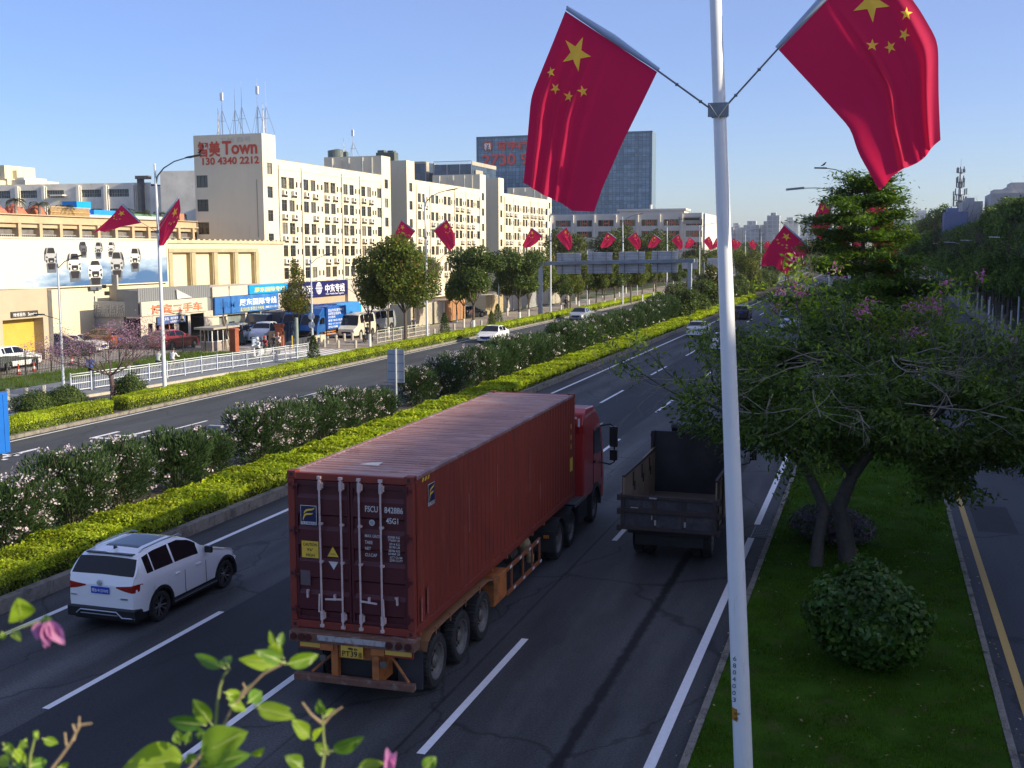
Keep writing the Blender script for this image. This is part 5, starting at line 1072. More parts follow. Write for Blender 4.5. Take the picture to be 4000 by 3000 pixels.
for s, x in ((1,2.42),(-1,.02)):
    b = MB()
    for z in (.42, .98): b.box(x,x+.04,5.6 if s > 0 else 4.6,8.45,z,z+.10)
    for y in (5.95, 6.9, 7.7, 8.38): b.box(x-.001,x+.041,y,y+.07,.52,.98)
    b.build('side_guard', mat('guard_rust', (.27,.085,.03), .7, .3, 4, dirt=((.1,.06,.05), 4, .5, .7)), TK, bevel=.006)
b = MB()
for y in (5.8,6.6,7.4,8.1): b.box(2.461,2.466,y,y+.16,1.0,1.06); b.box(2.461,2.466,y+.3,y+.46,.44,.50)
b.build('side_tape', DW, TK)
b = MB(); b.lathe([(.12,-.3),(.17,-.2),(.17,.2),(.12,.3)], (2.05,7.2,.9), 'y', 14); b.tube([(1.9,7.9,1.25),(1.95,8,.9),(2.1,8.05,.8)], .06, 6); b.box(1.0,2.1,5.9,6.5,1.0,1.25); b.build('hung_gear', mat('gear_dark', (.05,.04,.035), .7, .3, 3), TK)
b = MB(); b.lathe([(.02,0),(.14,.08),(.17,.25),(.10,.42),(.03,.46)], (2.18,8.0,.72), 'z', 12); b.lathe([(.02,0),(.09,.05),(.1,.22),(.02,.3)], (2.25,8.25,.45), 'z', 10); b.build('sack', mat('sack_tan', (.38,.30,.17), .9, .2, 6), TK, smooth=True)
b = MB()
for y in (9.0, ): 
    for x in (.5, 1.85): b.box(x,x+.14,y,y+.14,.35,1.2); b.box(x-.06,x+.2,y-.06,y+.2,.30,.36)
b.build('landing_leg', CHS, TK)
# tractor
CABR = mat('cab_red', (.42,.03,.028), .35, .08, 2, coat=.5, dirt=((.16,.02,.02), 2.5, .6, .5)); 
b = MB()
for x in (.78, 1.5): b.box(x,x+.12,9.6,15.9,.66,.92)
b.box(.7,1.72,10.2,12.2,.5,.68); b.box(.3,2.15,15.6,16.3,.35,.8); b.build('tractor_chassis', CHS, TK)
for y in (10.45, 11.82):
    for x, s in ((2.30,1),(1.98,1),(.15,-1),(.48,-1)): wheel(TK, x, y, .50, .27, s, 'truck')
for x, s in ((2.27,1),(.18,-1)): wheel(TK, x, 14.85, .50, .28, s, 'truck')
for xi, xo in ((1.86,2.47),(-.02,.6)):
    b = MB()
    for yc in (10.45, 11.82):
        for i in range(10):
            a, c = PI*(.0+i/10), PI*((i+1)/10); f = lambda an: (yc+math.cos(an)*.6, .52+math.sin(an)*.58)
            (ya, za), (yb, zb_) = f(a), f(c); b.add([(xi,ya,za),(xo,ya,za),(xo,yb,zb_),(xi,yb,zb_)], [(0,1,2,3)])
    b.box(xi,xo,9.75,9.80,.35,.9); b.build('drive_mudguard', CHS, TK, recalc=False)
b = MB(); b.box(2.2,2.34,9.7,9.74,.72,.8); b.build('side_marker', mat('marker_orange', (.5,.16,.02), .4), TK)
b = MB(); b.box(1.75,2.45,12.6,13.75,.42,1.0); b.build('battery_box', CHS, TK, bevel=.03); b = MB(); b.lathe([(.05,0),(.3,0),(.3,1.0),(.05,1.0)], (.5,12.7,.62), 'y', 18); b.build('fuel_tank', mat('tank_dark', (.07,.075,.08), .5, .2, 3), TK, bevel=.04)
b = MB()
for k in range(9): b.box(1.5,2.42,12.25+k*.16,12.33+k*.16,1.06,1.09)
b.box(1.45,1.5,12.2,13.7,1.0,1.1); b.box(2.42,2.46,12.2,13.7,1.0,1.1); b.build('deck_plate', mat('deck_steel', (.16,.17,.18), .5, .3, 6, metal=.4), TK)
b = MB(); b.box(1.62,1.85,12.65,12.88,1.09,1.42); b.lathe([(.04,0),(.04,.05)], (1.73,12.76,1.42), 'z', 10); b.build('blue_canister', mat('canister_blue', (.01,.03,.22), .5), TK, bevel=.03)
b = MB(); P_ = [(13.25,1.0),(13.25,2.92),(13.15,3.18),(13.25,3.52),(13.55,3.62),(14.55,3.58),(15.2,3.2),(15.6,2.85),(15.95,1.95),(16.05,1.1),(15.95,.55),(15.6,.55),(15.6,.95)]+[(14.85+.66*math.cos(a), .52+.66*math.sin(a)) for a in np.linspace(.75, PI-.78, 8)]+[(14.2,.98)]
b.prism(P_, 'x', .02, 2.46); b.build('cab', CABR, TK, bevel=.05)
b = MB(); b.box(.45,2.0,13.2,13.245,2.15,2.85); b.build('rear_window', GLASS, TK)
for x, s in ((2.462,1),(.018,-1)):
    b = MB(); b.prism([(14.55,2.12),(15.55,2.05),(15.42,2.60),(15.2,2.82),(14.55,2.82)], 'x', x, x+s*.012); b.build('side_window', GLASS, TK)
    b = MB(); b.tube([(x+s*.005,14.48,1.2),(x+s*.005,14.48,2.88),(x+s*.005,15.25,2.88),(x+s*.005,15.62,2.05),(x+s*.005,15.62,1.2)], .008, 4); b.box(x,x+s*.03,14.55,14.75,1.85,1.92); b.build('door_edge', BLACKP, TK)
    b = MB(); b.tube([(x,15.3,2.86),(x+s*.3,15.5,2.9),(x+s*.42,15.55,2.8),(x+s*.42,15.55,1.72),(x+s*.3,15.5,1.65),(x,15.4,1.72)], .028, 6); b.box(x+s*.28,x+s*.52,15.47,15.62,2.2,2.82); b.box(x+s*.29,x+s*.51,15.47,15.62,1.78,2.1); b.build('door_mirror', BLACKP, TK, bevel=.02)
    b = MB()
    for i in range(12):
        a, c = PI*(-.05+i/11*1.1), PI*(-.05+(i+1)/11*1.1)
        f = lambda an, rr: (14.85+math.cos(an)*rr, .52+math.sin(an)*rr)
        q = [f(a,.56),f(a,.68),f(c,.68),f(c,.56)]; b.add([(x-s*.3,*q[0]),(x+s*.02,*q[1]),(x+s*.02,*q[2]),(x-s*.3,*q[3])], [(0,1,2,3)]); b.add([(x+s*.02,*q[0]),(x+s*.02,*q[1]),(x+s*.02,*q[2]),(x+s*.02,*q[3])], [(0,1,2,3)])
    b.build('wheel_arch', mat('arch_grey', (.045,.045,.05), .6, .2, 3), TK, recalc=False)
b = MB(); b.box(2.47,2.50,15.0,15.7,2.86,2.9); b.build('visor', CHROME, TK)
b = MB(); b.box(1.5,2.2,12.95,13.2,1.55,2.35); b.build('intake_box', mat('intake_pink', (.30,.10,.12), .5, .2, 3), TK, bevel=.03)
b = MB(); b.lathe([(.001,0),(.2,0),(.2,.05)], (1.75,12.9,2.0), 'y', 16); b.box(.4,1.3,12.8,13.2,1.1,2.0); b.tube([(.9,12.3,1.2),(.95,12.7,1.7),(1.1,13.2,1.9)], .03, 6); b.tube([(1.2,12.2,1.2),(1.3,12.6,1.5),(1.2,13.2,1.6)], .03, 6); b.build('air_lines', BLACKP, TK)
b = MB(); b.box(2.0,2.25,13.18,13.2,3.36,3.42); b.box(2.3,2.36,13.14,13.15,3.14,3.38); b.build('cab_tape', DW, TK); b = MB(); b.box(2.34,2.40,13.14,13.15,2.94,3.12); b.build('cab_tape_red', mat('tape_red', (.6,.02,.02), .4), TK)
b = MB(); b.prism([(15.1,2.86),(15.6,2.35),(15.98,1.9),(16.0,1.85),(15.62,2.92)], 'x', .12, 2.36); b.build('windscreen', GLASS, TK)
# ---- dump truck
DT = top('dump_truck', 'battered dark dump truck with an empty open bed and a rolled tarp', 'truck', (-5.02, 28.9, 0), .0)
BED = mat('bed_steel', (.055,.058,.068), .6, .45, 3, dirt=((.19,.15,.125), 2.2, .52, .6)); BEDI = mat('bed_inside', (.32,.23,.15), .8, .25, 1.6, dirt=((.05,.04,.035), 1.4, .55, .6)); BFR = mat('bed_frame', (.05,.038,.036), .7, .3, 5, dirt=((.16,.11,.09), 5, .58, .6))
b = MB(); b.box(-1.2,1.2,.1,4.6,.86,.94); b.build('bed_floor', mat('bed_floor_dust', (.15,.125,.10), .9, .3, 1.3, dirt=((.13,.11,.09), .9, .5, .7)), DT)
b = MB(); b.box(-1.24,1.24,.0,.05,.92,1.72); b.build('tailgate', BED, DT)
b = MB()
for z in (.84,1.30,1.68): b.box(-1.3,1.3,-.06,.0,z,z+(.09 if z != 1.3 else .12))
for x in (-1.26,-.42,.36,1.16): b.box(x,x+.1,-.055,.0,.93,1.68)
for x in (-1.36,1.26):
    for z in (.8,1.25,1.62): b.box(x,x+.1,-.08,.12,z,z+.16)
b.build('tailgate_frame', BFR, DT, bevel=.01)
b = MB()
for x in (-.36,.42): b.box(x,x+.05,-.062,-.056,1.0,1.14)
b.box(-.44,-.41,-.062,-.056,1.14,1.26); b.box(-.5,-.3,-.062,-.056,1.70,1.74); b.box(-1.0,-.8,-.012,-.002,1.42,1.445)
b.build('worn_reflector', mat('worn_white', (.42,.42,.42), .6, .4, 10), DT)
text('粤B', DT, (-1.1,-.004,1.46), '-y', .6, .2, mat('faded_letters', (.10,.11,.12), .8, .4, 9), ext=.002)
for x, s in ((-1.24,-1),(1.2,1)):
    b = MB(); b.add([(x,.1,.94),(x+.04,.1,.94),(x+.04,4.5,.94),(x,4.5,.94),(x,.1,2.2),(x+.04,.1,2.2),(x+.04,4.5,2.3),(x,4.5,2.3)], [(0,3,2,1),(4,5,6,7),(0,1,5,4),(1,2,6,5),(2,3,7,6),(3,0,4,7)]); b.build('bed_side', BEDI, DT)
    b = MB(); b.box(x-.02,x+.06,.1,4.5,2.2,2.26)
    for y in (1.2,2.4,3.5): b.box(x+(.042 if s < 0 else -.03),x+(.07 if s < 0 else -.002),y,y+.06,1.75,2.15); b.box(x+(.042 if s < 0 else -.03),x+(.07 if s < 0 else -.002),y+.2,y+.24,1.6,1.85)
    for y in (.2,1.1,2.0,2.9,3.8): b.box(x-.04 if s < 0 else x+.045, x-.001 if s < 0 else x+.085,y,y+.08,.9,2.2)
    b.build('side_ribs', BFR, DT, bevel=.006)
b = MB(); b.box(-1.26,1.26,4.5,4.56,.9,2.78); b.box(-1.3,-1.22,4.3,4.6,.9,2.8); b.box(1.22,1.3,4.3,4.6,.9,2.8); b.box(-1.28,1.28,4.56,4.9,2.70,2.76); b.build('headboard', mat('headboard_dark', (.035,.032,.038), .7, .4, 1.2, dirt=((.09,.075,.07), 1, .55, .5)), DT, bevel=.008)
b = MB(); n = 14
b.tube([(-.75+.12*i, 4.65+.03*math.sin(i*1.7), 2.86+.03*math.sin(i*2.3)) for i in range(n)], [.1+.03*math.sin(i*1.3) for i in range(n)], 9); b.tube([(-.5+.1*i, 4.5, 2.78+.02*math.sin(i*2)) for i in range(13)], [.05+.02*math.sin(i) for i in range(13)], 7); b.tube([(.55,4.6,2.85),(.68,4.62,3.0),(.74,4.6,3.12),(.85,4.62,2.95)], [.1,.13,.1,.05], 7)
b.build('rolled_tarp', mat('tarp_black', (.012,.012,.014), .6, .3, 8), DT, smooth=True)
b = MB(); b.box(-.5,-.38,.2,7,.5,.72); b.box(.38,.5,.2,7,.5,.72); b.box(-1.1,1.1,.1,.2,.72,.84); b.box(-1.0,1.0,4.9,7.2,.35,1.2); b.tube([(-.9,1.2,.5),(.9,1.2,.5)], .1, 10); b.box(-.9,.9,.15,.18,.42,.7); b.box(-.3,.2,.1,.14,.55,.68); b.build('chassis', CHS, DT)
for x, s in ((.92,1),(.64,1),(-.92,-1),(-.64,-1)): wheel(DT, x, .98, .50, .25, s, 'truck')
for x, s in ((.95,1),(-.95,-1)): wheel(DT, x, 5.9, .50, .26, s, 'truck')
b = MB(); b.prism([(5.0,.7),(5.0,2.3),(5.25,2.45),(6.3,2.42),(6.95,1.6),(7.05,.6),(6.5,.6)], 'x', -1.05, 1.05); b.build('cab', mat('cab_teal', (.02,.05,.08), .5, .2, 2), DT, bevel=.05)
for s in (1,-1):
    b = MB(); b.tube([(s*1.05,6.3,2.2),(s*1.5,6.35,2.35),(s*1.55,6.35,2.0),(s*1.4,6.35,1.6),(s*1.05,6.3,1.5)], .018, 6); b.box(s*1.42,s*1.62,6.3,6.36,1.7,2.1); b.lathe([(.001,0),(.1,0),(.1,.03)], (s*1.6,6.3,2.35), 'y', 12); b.build('door_mirror', BLACKP, DT)
b = MB(); b.box(1.22,1.3,4.7,4.75,1.2,1.35); b.build('side_marker', _M['marker_orange'], DT)
# ---- blue truck cut by the left edge
t = top('blue_van_truck', 'bright blue box truck cut off by the left edge of the road', 'truck', (-31.5, 28.7, 0), PI)
b = MB(); b.box(-1.2,1.2,-5,3.2,.85,3.08)
for k in range(26): b.box(1.2,1.225,-4.9+k*.31,-4.74+k*.31,0.9,3.03); b.box(-1.225,-1.2,-4.9+k*.31,-4.74+k*.31,.9,3.03)
b.build('box_body', mat('truck_blue', (.01,.13,.50), .45, .08, 2), t, bevel=.02)
b = MB(); b.box(-1.0,1.0,-4.8,3,.6,1.0); b.box(-1.2,1.2,2.9,3.25,.9,1.05); b.build('chassis', CHS, t)
for y in (-3.8,-2.8,2.0):
    for s in (1,-1): wheel(t, s*1.05, y, .45, .26, s, 'truck')
# ---- traffic
def there(*a, **k): return car(*a, **k)
there('white_sedan', 'white sedan coming towards us between the two hedges', 'car', (-33.0, 99.3, 0), PI, WP, 'sedan', H=1.48, group='cars on the opposite road')
there('silver_sedan', 'silver sedan farther along the opposite road, half behind oleanders', 'car', (-33.5, 133, 0), PI, SVP, 'sedan', group='cars on the opposite road')
there('white_sedan', 'white sedan driving away past the yellow hedge, left of the lamp pole', 'car', (-16.2, 106.5, 0), 0, WP, 'sedan', group='cars driving away')
there('black_suv', 'black SUV driving away in the near lanes beyond the lamp pole', 'car', (-15.2, 135, 0), 0, BKP, 'suv', H=1.7, group='cars driving away')
there('silver_sedan', 'silver sedan driving away just short of the flagged lamp in the lawn', 'car', (-11.5, 215, 0), 0, SVP, 'sedan', group='cars driving away')
there('white_van', 'white van seen through the flowering branches', 'van', (-8.6, 118, 0), 0, WP, 'van', L=5.2, H=2.1, group='cars driving away')
there('white_sedan', 'white sedan half hidden by the branches just right of the lamp pole', 'car', (-11.9, 92, 0), 0, WP, 'sedan', group='cars driving away')
there('white_suv', 'white SUV driving towards us on the side road under the trees', 'car', (5.9, 187, 0), PI, WP, 'suv', H=1.75)
# ---- parked cars
there('black_suv', 'black SUV parked by the yellow roller door', 'car', (-62.4, 72.0, .13), -.95, BKP, 'suv', H=1.8, L=4.8, group='cars parked in the yard')
there('white_hatchback', 'white car parked behind the black fence at the far left', 'car', (-57.5, 62.3, .13), 0.02, WP, 'suv', H=1.62, group='cars parked in the yard')
there('white_sedan', 'white sedan parked before the pale grey wall', 'car', (-64.0, 76.5, .13), -1.45, WP, 'sedan', L=4.6, group='cars parked in the yard')
there('bronze_suv', 'copper coloured SUV parked against the pale grey wall', 'car', (-60.0, 79.8, .13), 1.45, BRP, 'suv', H=1.72, group='cars parked in the yard')
there('red_car', 'red hatchback parked outside the used car shop', 'car', (-56.4, 79.7, .13), -.16, RDP, 'suv', H=1.6, L=4.3, group='cars parked in the yard')
there('jeep', 'dark boxy off-roader with a spare wheel, between the brick pillars', 'car', (-52.6, 85.3, .13), .35, carpaint('car_teal', (.02,.06,.07)), 'van', L=4.2, H=1.85, W=1.8, wb=2.5, r=.38, group='cars parked in the yard')
there('white_suv', 'white SUV facing out between the brick pillars', 'car', (-52.9, 92.2, .13), PI+.22, WP, 'suv', H=1.75, group='cars parked in the yard')
there('silver_minibus', 'silver minibus parked behind the cream van', 'van', (-48.2, 108.3, .13), PI-.15, SVP, 'van', L=5.2, H=2.1, r=.34, group='vans in the yard')
there('cream_van', 'cream white van facing out beside the blue box truck', 'van', (-46.9, 100.3, .13), PI+.02, carpaint('car_cream', (.62,.58,.47)), 'van', L=5.0, H=2.25, W=1.85, r=.34, group='vans in the yard')
there('dark_car', 'dark car parked in the gap of the container fence', 'car', (-48.5, 128.0, .13), -.6, BKP, 'sedan')
def boxtruck(label, loc, rz, sign):
    t = top('box_truck', label, 'truck', loc, rz); BT = mat('box_blue', (.008,.10,.42), .45, .08, 2)
    b = MB(); b.box(-1.0,1.0,0,3.9,.95,3.0); b.build('cargo_box', BT, t, bevel=.03)
    b = MB(); b.prism([(4.0,.75),(4.0,2.1),(4.2,2.25),(4.9,2.2),(5.45,1.45),(5.6,.95),(5.6,.45),(5.2,.45),(5.15,.75)], 'x', -.95, .95); b.prism([(3.95,2.2),(3.95,2.95),(4.3,2.9),(4.95,2.3),(4.9,2.2)], 'x', -.85, .85); b.build('cab', mat('cab_blue', (.01,.09,.32), .35, .08, 2, coat=.5), t, bevel=.05)
    b = MB(); b.prism([(4.96,2.16),(5.44,1.5),(5.47,1.48),(5.0,2.18)], 'x', -.84, .84); b.build('windscreen', GLASS, t)
    for s in (1,-1):
        b = MB(); b.prism([(4.2,1.5),(5.15,1.5),(4.8,2.05),(4.2,2.05)], 'x', s*.952, s*.965); b.build('side_window', GLASS, t)
        wheel(t, s*.85, 4.75, .38, .22, s, 'truck'); wheel(t, s*.85, 1.0, .38, .22, s, 'truck')
        b = MB(); b.box(s*.6,s*.9,5.6,5.63,.6,.78); b.build('headlight', _M['lamp_glass'], t); b = MB(); b.box(s*1.0,s*1.2,5.0,5.1,1.5,1.95); b.build('door_mirror', BLACKP, t)
        b = MB(); b.box(s*.85,s*.9,1.7,4.1,.45,.55); b.box(s*.85,s*.9,1.7,4.1,.68,.75)
        for y in (1.75,2.5,3.2,4.0): b.box(s*.85,s*.9,y,y+.06,.55,.68)
        b.build('side_guard', mat('guard_orange', (.5,.2,.04), .6, .2), t)
    b = MB(); b.box(-.55,-.4,-.02,4.9,.55,.8); b.box(.4,.55,-.02,4.9,.55,.8); b.box(-.9,.9,0,3.9,.8,.95); b.box(-.9,.9,5.5,5.64,.5,.9); b.build('chassis', CHS, t)
    b = MB()
    for z in (.6,.72,.86): b.box(-.7,.7,5.645,5.66,z,z+.05)
    b.build('grille', BLACKP, t)
    if sign:
        for k, (s_, ww, hh) in enumerate((('货运专线 整车零担',3.1,.27),('深圳至全国各地',2.5,.25),('天天发车',1.4,.22),('搬家 物流 配送',2.8,.19),('电话 137 5511 8288',2.8,.17),('2752 9388',1.8,.17))):
            text(s_, t, (-1.005, 3.6-.0, 2.55-.3*k), '+x', ww, hh, SIGNW, rot=(PI/2,0,-PI/2))
    return t
boxtruck('blue box truck with white lettering facing out of the yard', (-48.7, 97.3, .13), PI-.02, True)
boxtruck('blue truck half hidden behind the lettered blue box truck', (-51.6, 98.6, .13), PI+.05, False)
# flatbed behind the blue hoarding
t = top('flatbed_lorry', 'lorry with a crated load behind the blue hoarding', 'truck', (-55.5, 99.5, .13), PI); b = MB(); b.box(-1.1,1.1,0,4,.9,1.1); b.build('bed', CHS, t); b = MB(); b.box(-1.05,1.05,.3,2.6,1.1,2.3)
for k in range(6): b.box(-1.1,1.1,.2,2.7,1.15+k*.2,1.2+k*.2)
b.build('load', mat('load_grey', (.16,.16,.17), .7, .3, 2), t); b = MB(); b.prism([(4.2,.6),(4.2,2.2),(5.2,2.2),(5.6,1.5),(5.6,.6)], 'x', -1.1, 1.1); b.build('cab', BKP, t, bevel=.06)
for y in (1,4.8):
    for s in (1,-1): wheel(t, s*.95, y, .42, .24, s, 'truck')
# ================================================================ VEGETATION
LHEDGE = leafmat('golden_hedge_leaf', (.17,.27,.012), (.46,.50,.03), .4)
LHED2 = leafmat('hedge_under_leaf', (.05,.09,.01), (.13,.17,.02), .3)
LOLE = leafmat('oleander_leaf', (.024,.05,.018), (.065,.11,.035), .25, .4)
LFLW = leafmat('oleander_flower', (.62,.48,.52), (.78,.72,.74), .3, .7)
LTREE = leafmat('street_tree_leaf', (.05,.09,.015), (.15,.19,.03), .38)
LTRE2 = leafmat('dark_tree_leaf', (.024,.052,.013), (.08,.12,.026), .28)
LRUST = leafmat('rusty_leaf', (.12,.07,.02), (.22,.15,.03), .35)
LNEAR = leafmat('lawn_tree_leaf', (.025,.056,.009), (.12,.19,.03), .34)
LFRSH = leafmat('fresh_leaf', (.10,.17,.02), (.22,.30,.04), .5)
LPINK = leafmat('pink_flower', (.45,.10,.28), (.62,.28,.45), .4, .7)
LTERM = leafmat('layered_tree_leaf', (.04,.095,.012), (.13,.21,.028), .35)
LBELT = leafmat('belt_leaf', (.045,.10,.02), (.15,.23,.04), .32)
LBELY = leafmat('belt_leaf_yellow', (.06,.08,.015), (.15,.15,.03), .3)
LBUSH = leafmat('glossy_bush_leaf', (.03,.085,.012), (.07,.16,.025), .25, .3)
LPURP = leafmat('purple_leaf', (.07,.05,.08), (.22,.16,.22), .25)
LPALM = leafmat('palm_leaf', (.05,.08,.02), (.12,.14,.04), .25)
LYEL = leafmat('yellow_blossom', (.55,.33,.02), (.75,.5,.05), .3)
# ---- clipped hedges: one mesh each, leaves getting larger with distance
def hedge(name, label, x0, x1, y0, y1, z0, h, n, leaf, wav=.06):
    u = RG.uniform(0,1,n); y = y0*(y1/y0)**u if y0 > 0 else y0+(y1-y0)*u
    a = RG.uniform(0,1,n); xc = (x0+x1)/2; hw = (x1-x0)/2
    top_ = RG.uniform(0,1,n) < (x1-x0)/((x1-x0)+1.6*h); s = np.where(RG.uniform(0,1,n) < .7, 1, -1)
    bump = wav*np.sin(y*2.1+1.3)+wav*.8*np.sin(y*5.3)+wav*.7*np.sin(y*.73+2)
    X = np.where(top_, xc+hw*(2*a-1), xc+s*(hw+bump+RG.normal(size=n)*.03-.03)); Z = np.where(top_, z0+h+bump+RG.normal(size=n)*.03-.08*(2*a-1)**4, z0+h*a**.8)
    Nn = np.stack([np.where(top_, 0, s), 0*y, np.where(top_, 1, .25)], 1)+RG.normal(size=(n,3))*.55
    ne = 1500; e_ = RG.integers(0, n, ne); y = y.copy(); side = RG.integers(0,2,ne); y[e_] = np.where(side, y0, y1)+RG.normal(size=ne)*.04; X[e_] = RG.uniform(x0,x1,ne); Z[e_] = z0+RG.uniform(0,h,ne); Nn[e_] = np.stack([0*side, 1.-2*side, .3+0*side],1)+RG.normal(size=(ne,3))*.4
    sz = leaf*(y/y0)**.75
    P = np.stack([X, y, Z], 1); q = leaves(P, Nn, sz[:,None] if False else 1.0, .55); c = P[:,None,:]; q = c+(q-c)*sz[:,None,None]
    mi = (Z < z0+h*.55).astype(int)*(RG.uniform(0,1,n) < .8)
    t = top(name, label, 'hedge', (0,0,0), 0)
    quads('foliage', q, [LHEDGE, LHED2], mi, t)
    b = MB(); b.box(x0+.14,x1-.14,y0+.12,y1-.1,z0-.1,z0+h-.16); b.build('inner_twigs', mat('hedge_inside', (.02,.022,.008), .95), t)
    return t
hedge('median_hedge', 'golden green clipped hedge along the median kerb beside the SUV', -21.0, -19.05, 14, 190, .22, .50, 165000, .062, .07)
hedge('divider_hedge', 'short near piece of golden hedge by the two round bushes', -37.3, -36.35, 36, 47.6, .12, .68, 26000, .085, .03)
hedge('divider_hedge', 'long golden clipped hedge between the far carriageway and the service road', -37.3, -36.35, 48.8, 200, .12, .68, 90000, .085, .03)
# ---- oleanders
def oleander(n, nf, label, big=1.):
    t = top('oleander', label, 'shrub', (0,0,0), 0, 'oleanders along the median')
    bl = [(0,0,1.15,1.05,1.05,.95),(.45,.35,1.5,.7,.7,.65),(-.45,-.3,1.45,.7,.75,.7),(.2,-.5,1.3,.7,.7,.7),(-.35,.5,1.2,.7,.7,.7),(0,0,.6,1.0,1.0,.6)]
    P, d = blob_points(bl, n, .55); P[:,2] = np.maximum(P[:,2], .05)
    tg = d*.8+np.array([0,0,.9]); Nn = np.cross(tg, RG.normal(size=(n,3)))
    q = leaves(P, Nn, .17*big, .036*big, tg, .45)
    m = np.zeros(n, int)
    if nf:
        F, fd = blob_points(bl, nf, 1.0); F = F[F[:,2] > .55]; k = 11; C_ = np.repeat(F, k, 0)+RG.normal(size=(len(F)*k,3))*.055
        qf = leaves(C_, RG.normal(size=(len(C_),3))+np.array([.3,-.5,1.2]), .062*big, .06*big); q = np.concatenate([q, qf]); m = np.concatenate([m, np.ones(len(qf), int)])
    quads('foliage', q, [LOLE, LFLW], m, t)
    b = MB(); r = random.Random(n)
    for i in range(26):
        a = r.uniform(0, 2*PI); s = r.uniform(.3, 1.0); hh = r.uniform(1.5, 2.2); b.tube([(math.cos(a)*.12,math.sin(a)*.12,0),(math.cos(a)*.45*s,math.sin(a)*.45*s,hh*.5),(math.cos(a)*.9*s,math.sin(a)*.9*s,hh*.95)], [.022,.016,.006], 4)
    b.build('stems', BARK, t); return t
OA = oleander(9000, 120, 'x'); OB = oleander(8000, 62, 'x'); OC = oleander(5200, 12, 'x', 1.35); OC.name = 'green_oleander'; OA.name = 'flowering_oleander'; OB.name = 'oleander_bush'
ol = [(OA,-21.7,24.0,1.02,'pale pink flowering oleander cut by the left edge'),(OA,-22.2,26.9,1.12,'full pink flowering oleander, second from the left edge'),(OA,-22.6,29.6,1.06,'pink flowering oleander left of the gap with the camera post'),(OC,-22.3,32.4,1.0,'low green oleander with hardly a flower before the camera post'),
      (OC,-22.6,34.7,.82,'smallest green oleander right behind the camera post'),(OA,-21.9,37.2,1.12,'big flowering oleander just past the short camera post'),(OA,-22.2,39.6,1.05,'flowering oleander in the middle of the near clump'),(OB,-22.0,42.2,.95,'flowering oleander above the near container corner'),(OA,-22.4,44.8,.98,'flowering oleander last before the sign back'),
      (OB,-22.3,46.9,.85,'flowering oleander between the near clump and the sign back'),(OC,-22.3,49.0,.72,'green oleander left of the sign back'),(OB,-22.5,54.0,1.0,'flowering oleander just right of the sign back'),(OB,-22.3,57.0,1.05,'second flowering oleander right of the sign back'),(OA,-22.6,60.0,1.1,'flowering oleander third right of the sign back')]
for p_, x, y, s, lb in ol: place(p_, (x,y,.2), random.uniform(0,6), lb, None, (s*1.05,s*1.05,s*.98))
y = 62.8; k = 0; OM = [(60,'the last flowering clump'),(77,'the container front'),(97,'the oncoming white sedan'),(126,'the gantry end'),(150,'the seed-laden tree')]
while y < 200:
    s = random.uniform(.95,1.22)*(1.0 if y < 110 else 1.2); pr_ = OC if (k % 3 or y > 95) else OB
    c = place(pr_, (random.uniform(-22.5,-21.9),y,.2), random.uniform(0,6), 'dark green oleander, %s in the median row past %s' % (nth('o'+segm(y, OM)), segm(y, OM)), 'oleanders along the median', (s,s,s*random.uniform(.95,1.15))); y += 2.1*s; k += 1
# ---- trees
def limb(b, p, d, ln, r, depth, rnd, spread=.7, up=.25, ends=None, n=4, kids=3, droop=0.):
    pts = [p]; q = Vector(p); d = Vector(d).normalized(); rs = [r]
    for i in range(n):
        d = (d+Vector((rnd.uniform(-1,1),rnd.uniform(-1,1),rnd.uniform(-1,1)))*.22+Vector((0,0,up*.3-droop*.3))).normalized(); q = q+d*ln/n; pts.append(q.copy()); rs.append(r*(1-.5*(i+1)/n))
    b.tube(pts, rs, 7 if r > .05 else 4)
    if ends is not None: ends.append(q.copy())
    if depth:
        for k in range(kids):
            t = rnd.uniform(.45, 1.0); i = min(int(t*n), n-1); st = pts[i]+(pts[i+1]-pts[i])*(t*n-i)
            nd = (d+Vector((rnd.uniform(-1,1),rnd.uniform(-1,1),rnd.uniform(-.5,.8)))*spread).normalized()
            limb(b, st, nd, ln*rnd.uniform(.55,.8), r*.5*(1-.3*t), depth-1, rnd, spread, up, ends, n, kids, droop)
def tree(name, label, cat, n, blobs, leaf, mats, H0, th, seed, rust=0., group=None, wash=False, narrow=.5, bark=BARK, shell=.55, depth=2):
    t = top(name, label, cat, (0,0,0), 0, group); rnd = random.Random(seed)
    P, d = blob_points(blobs, n, shell); q = leaves(P, d*.7+RG.normal(size=(n,3))*.8+np.array([0,0,.5]), leaf, leaf*narrow)
    mi = (RG.uniform(0,1,n) < rust).astype(int) if rust else None
    quads('crown', q, mats, mi, t)
    b = MB(); zc = H0; b.tube([(0,0,-.1),(.02,0,zc*.5),(.0,.03,zc)], [th*1.25,th,th*.8], 9)
    for k in range(5):
        a = k*1.26+seed; limb(b, (0,.02,zc-.1), (math.cos(a)*.6,math.sin(a)*.6,1), (blobs[0][2]+blobs[0][5]-zc)*.75, th*.5, depth, rnd)
    b.build('trunk', bark, t, smooth=True)
    if wash: b = MB(); b.tube([(0,0,0),(.005,0,1.15)], [th*1.29,th*1.2], 9); b.build('trunk_wash', WHITEWASH, t)
    return t
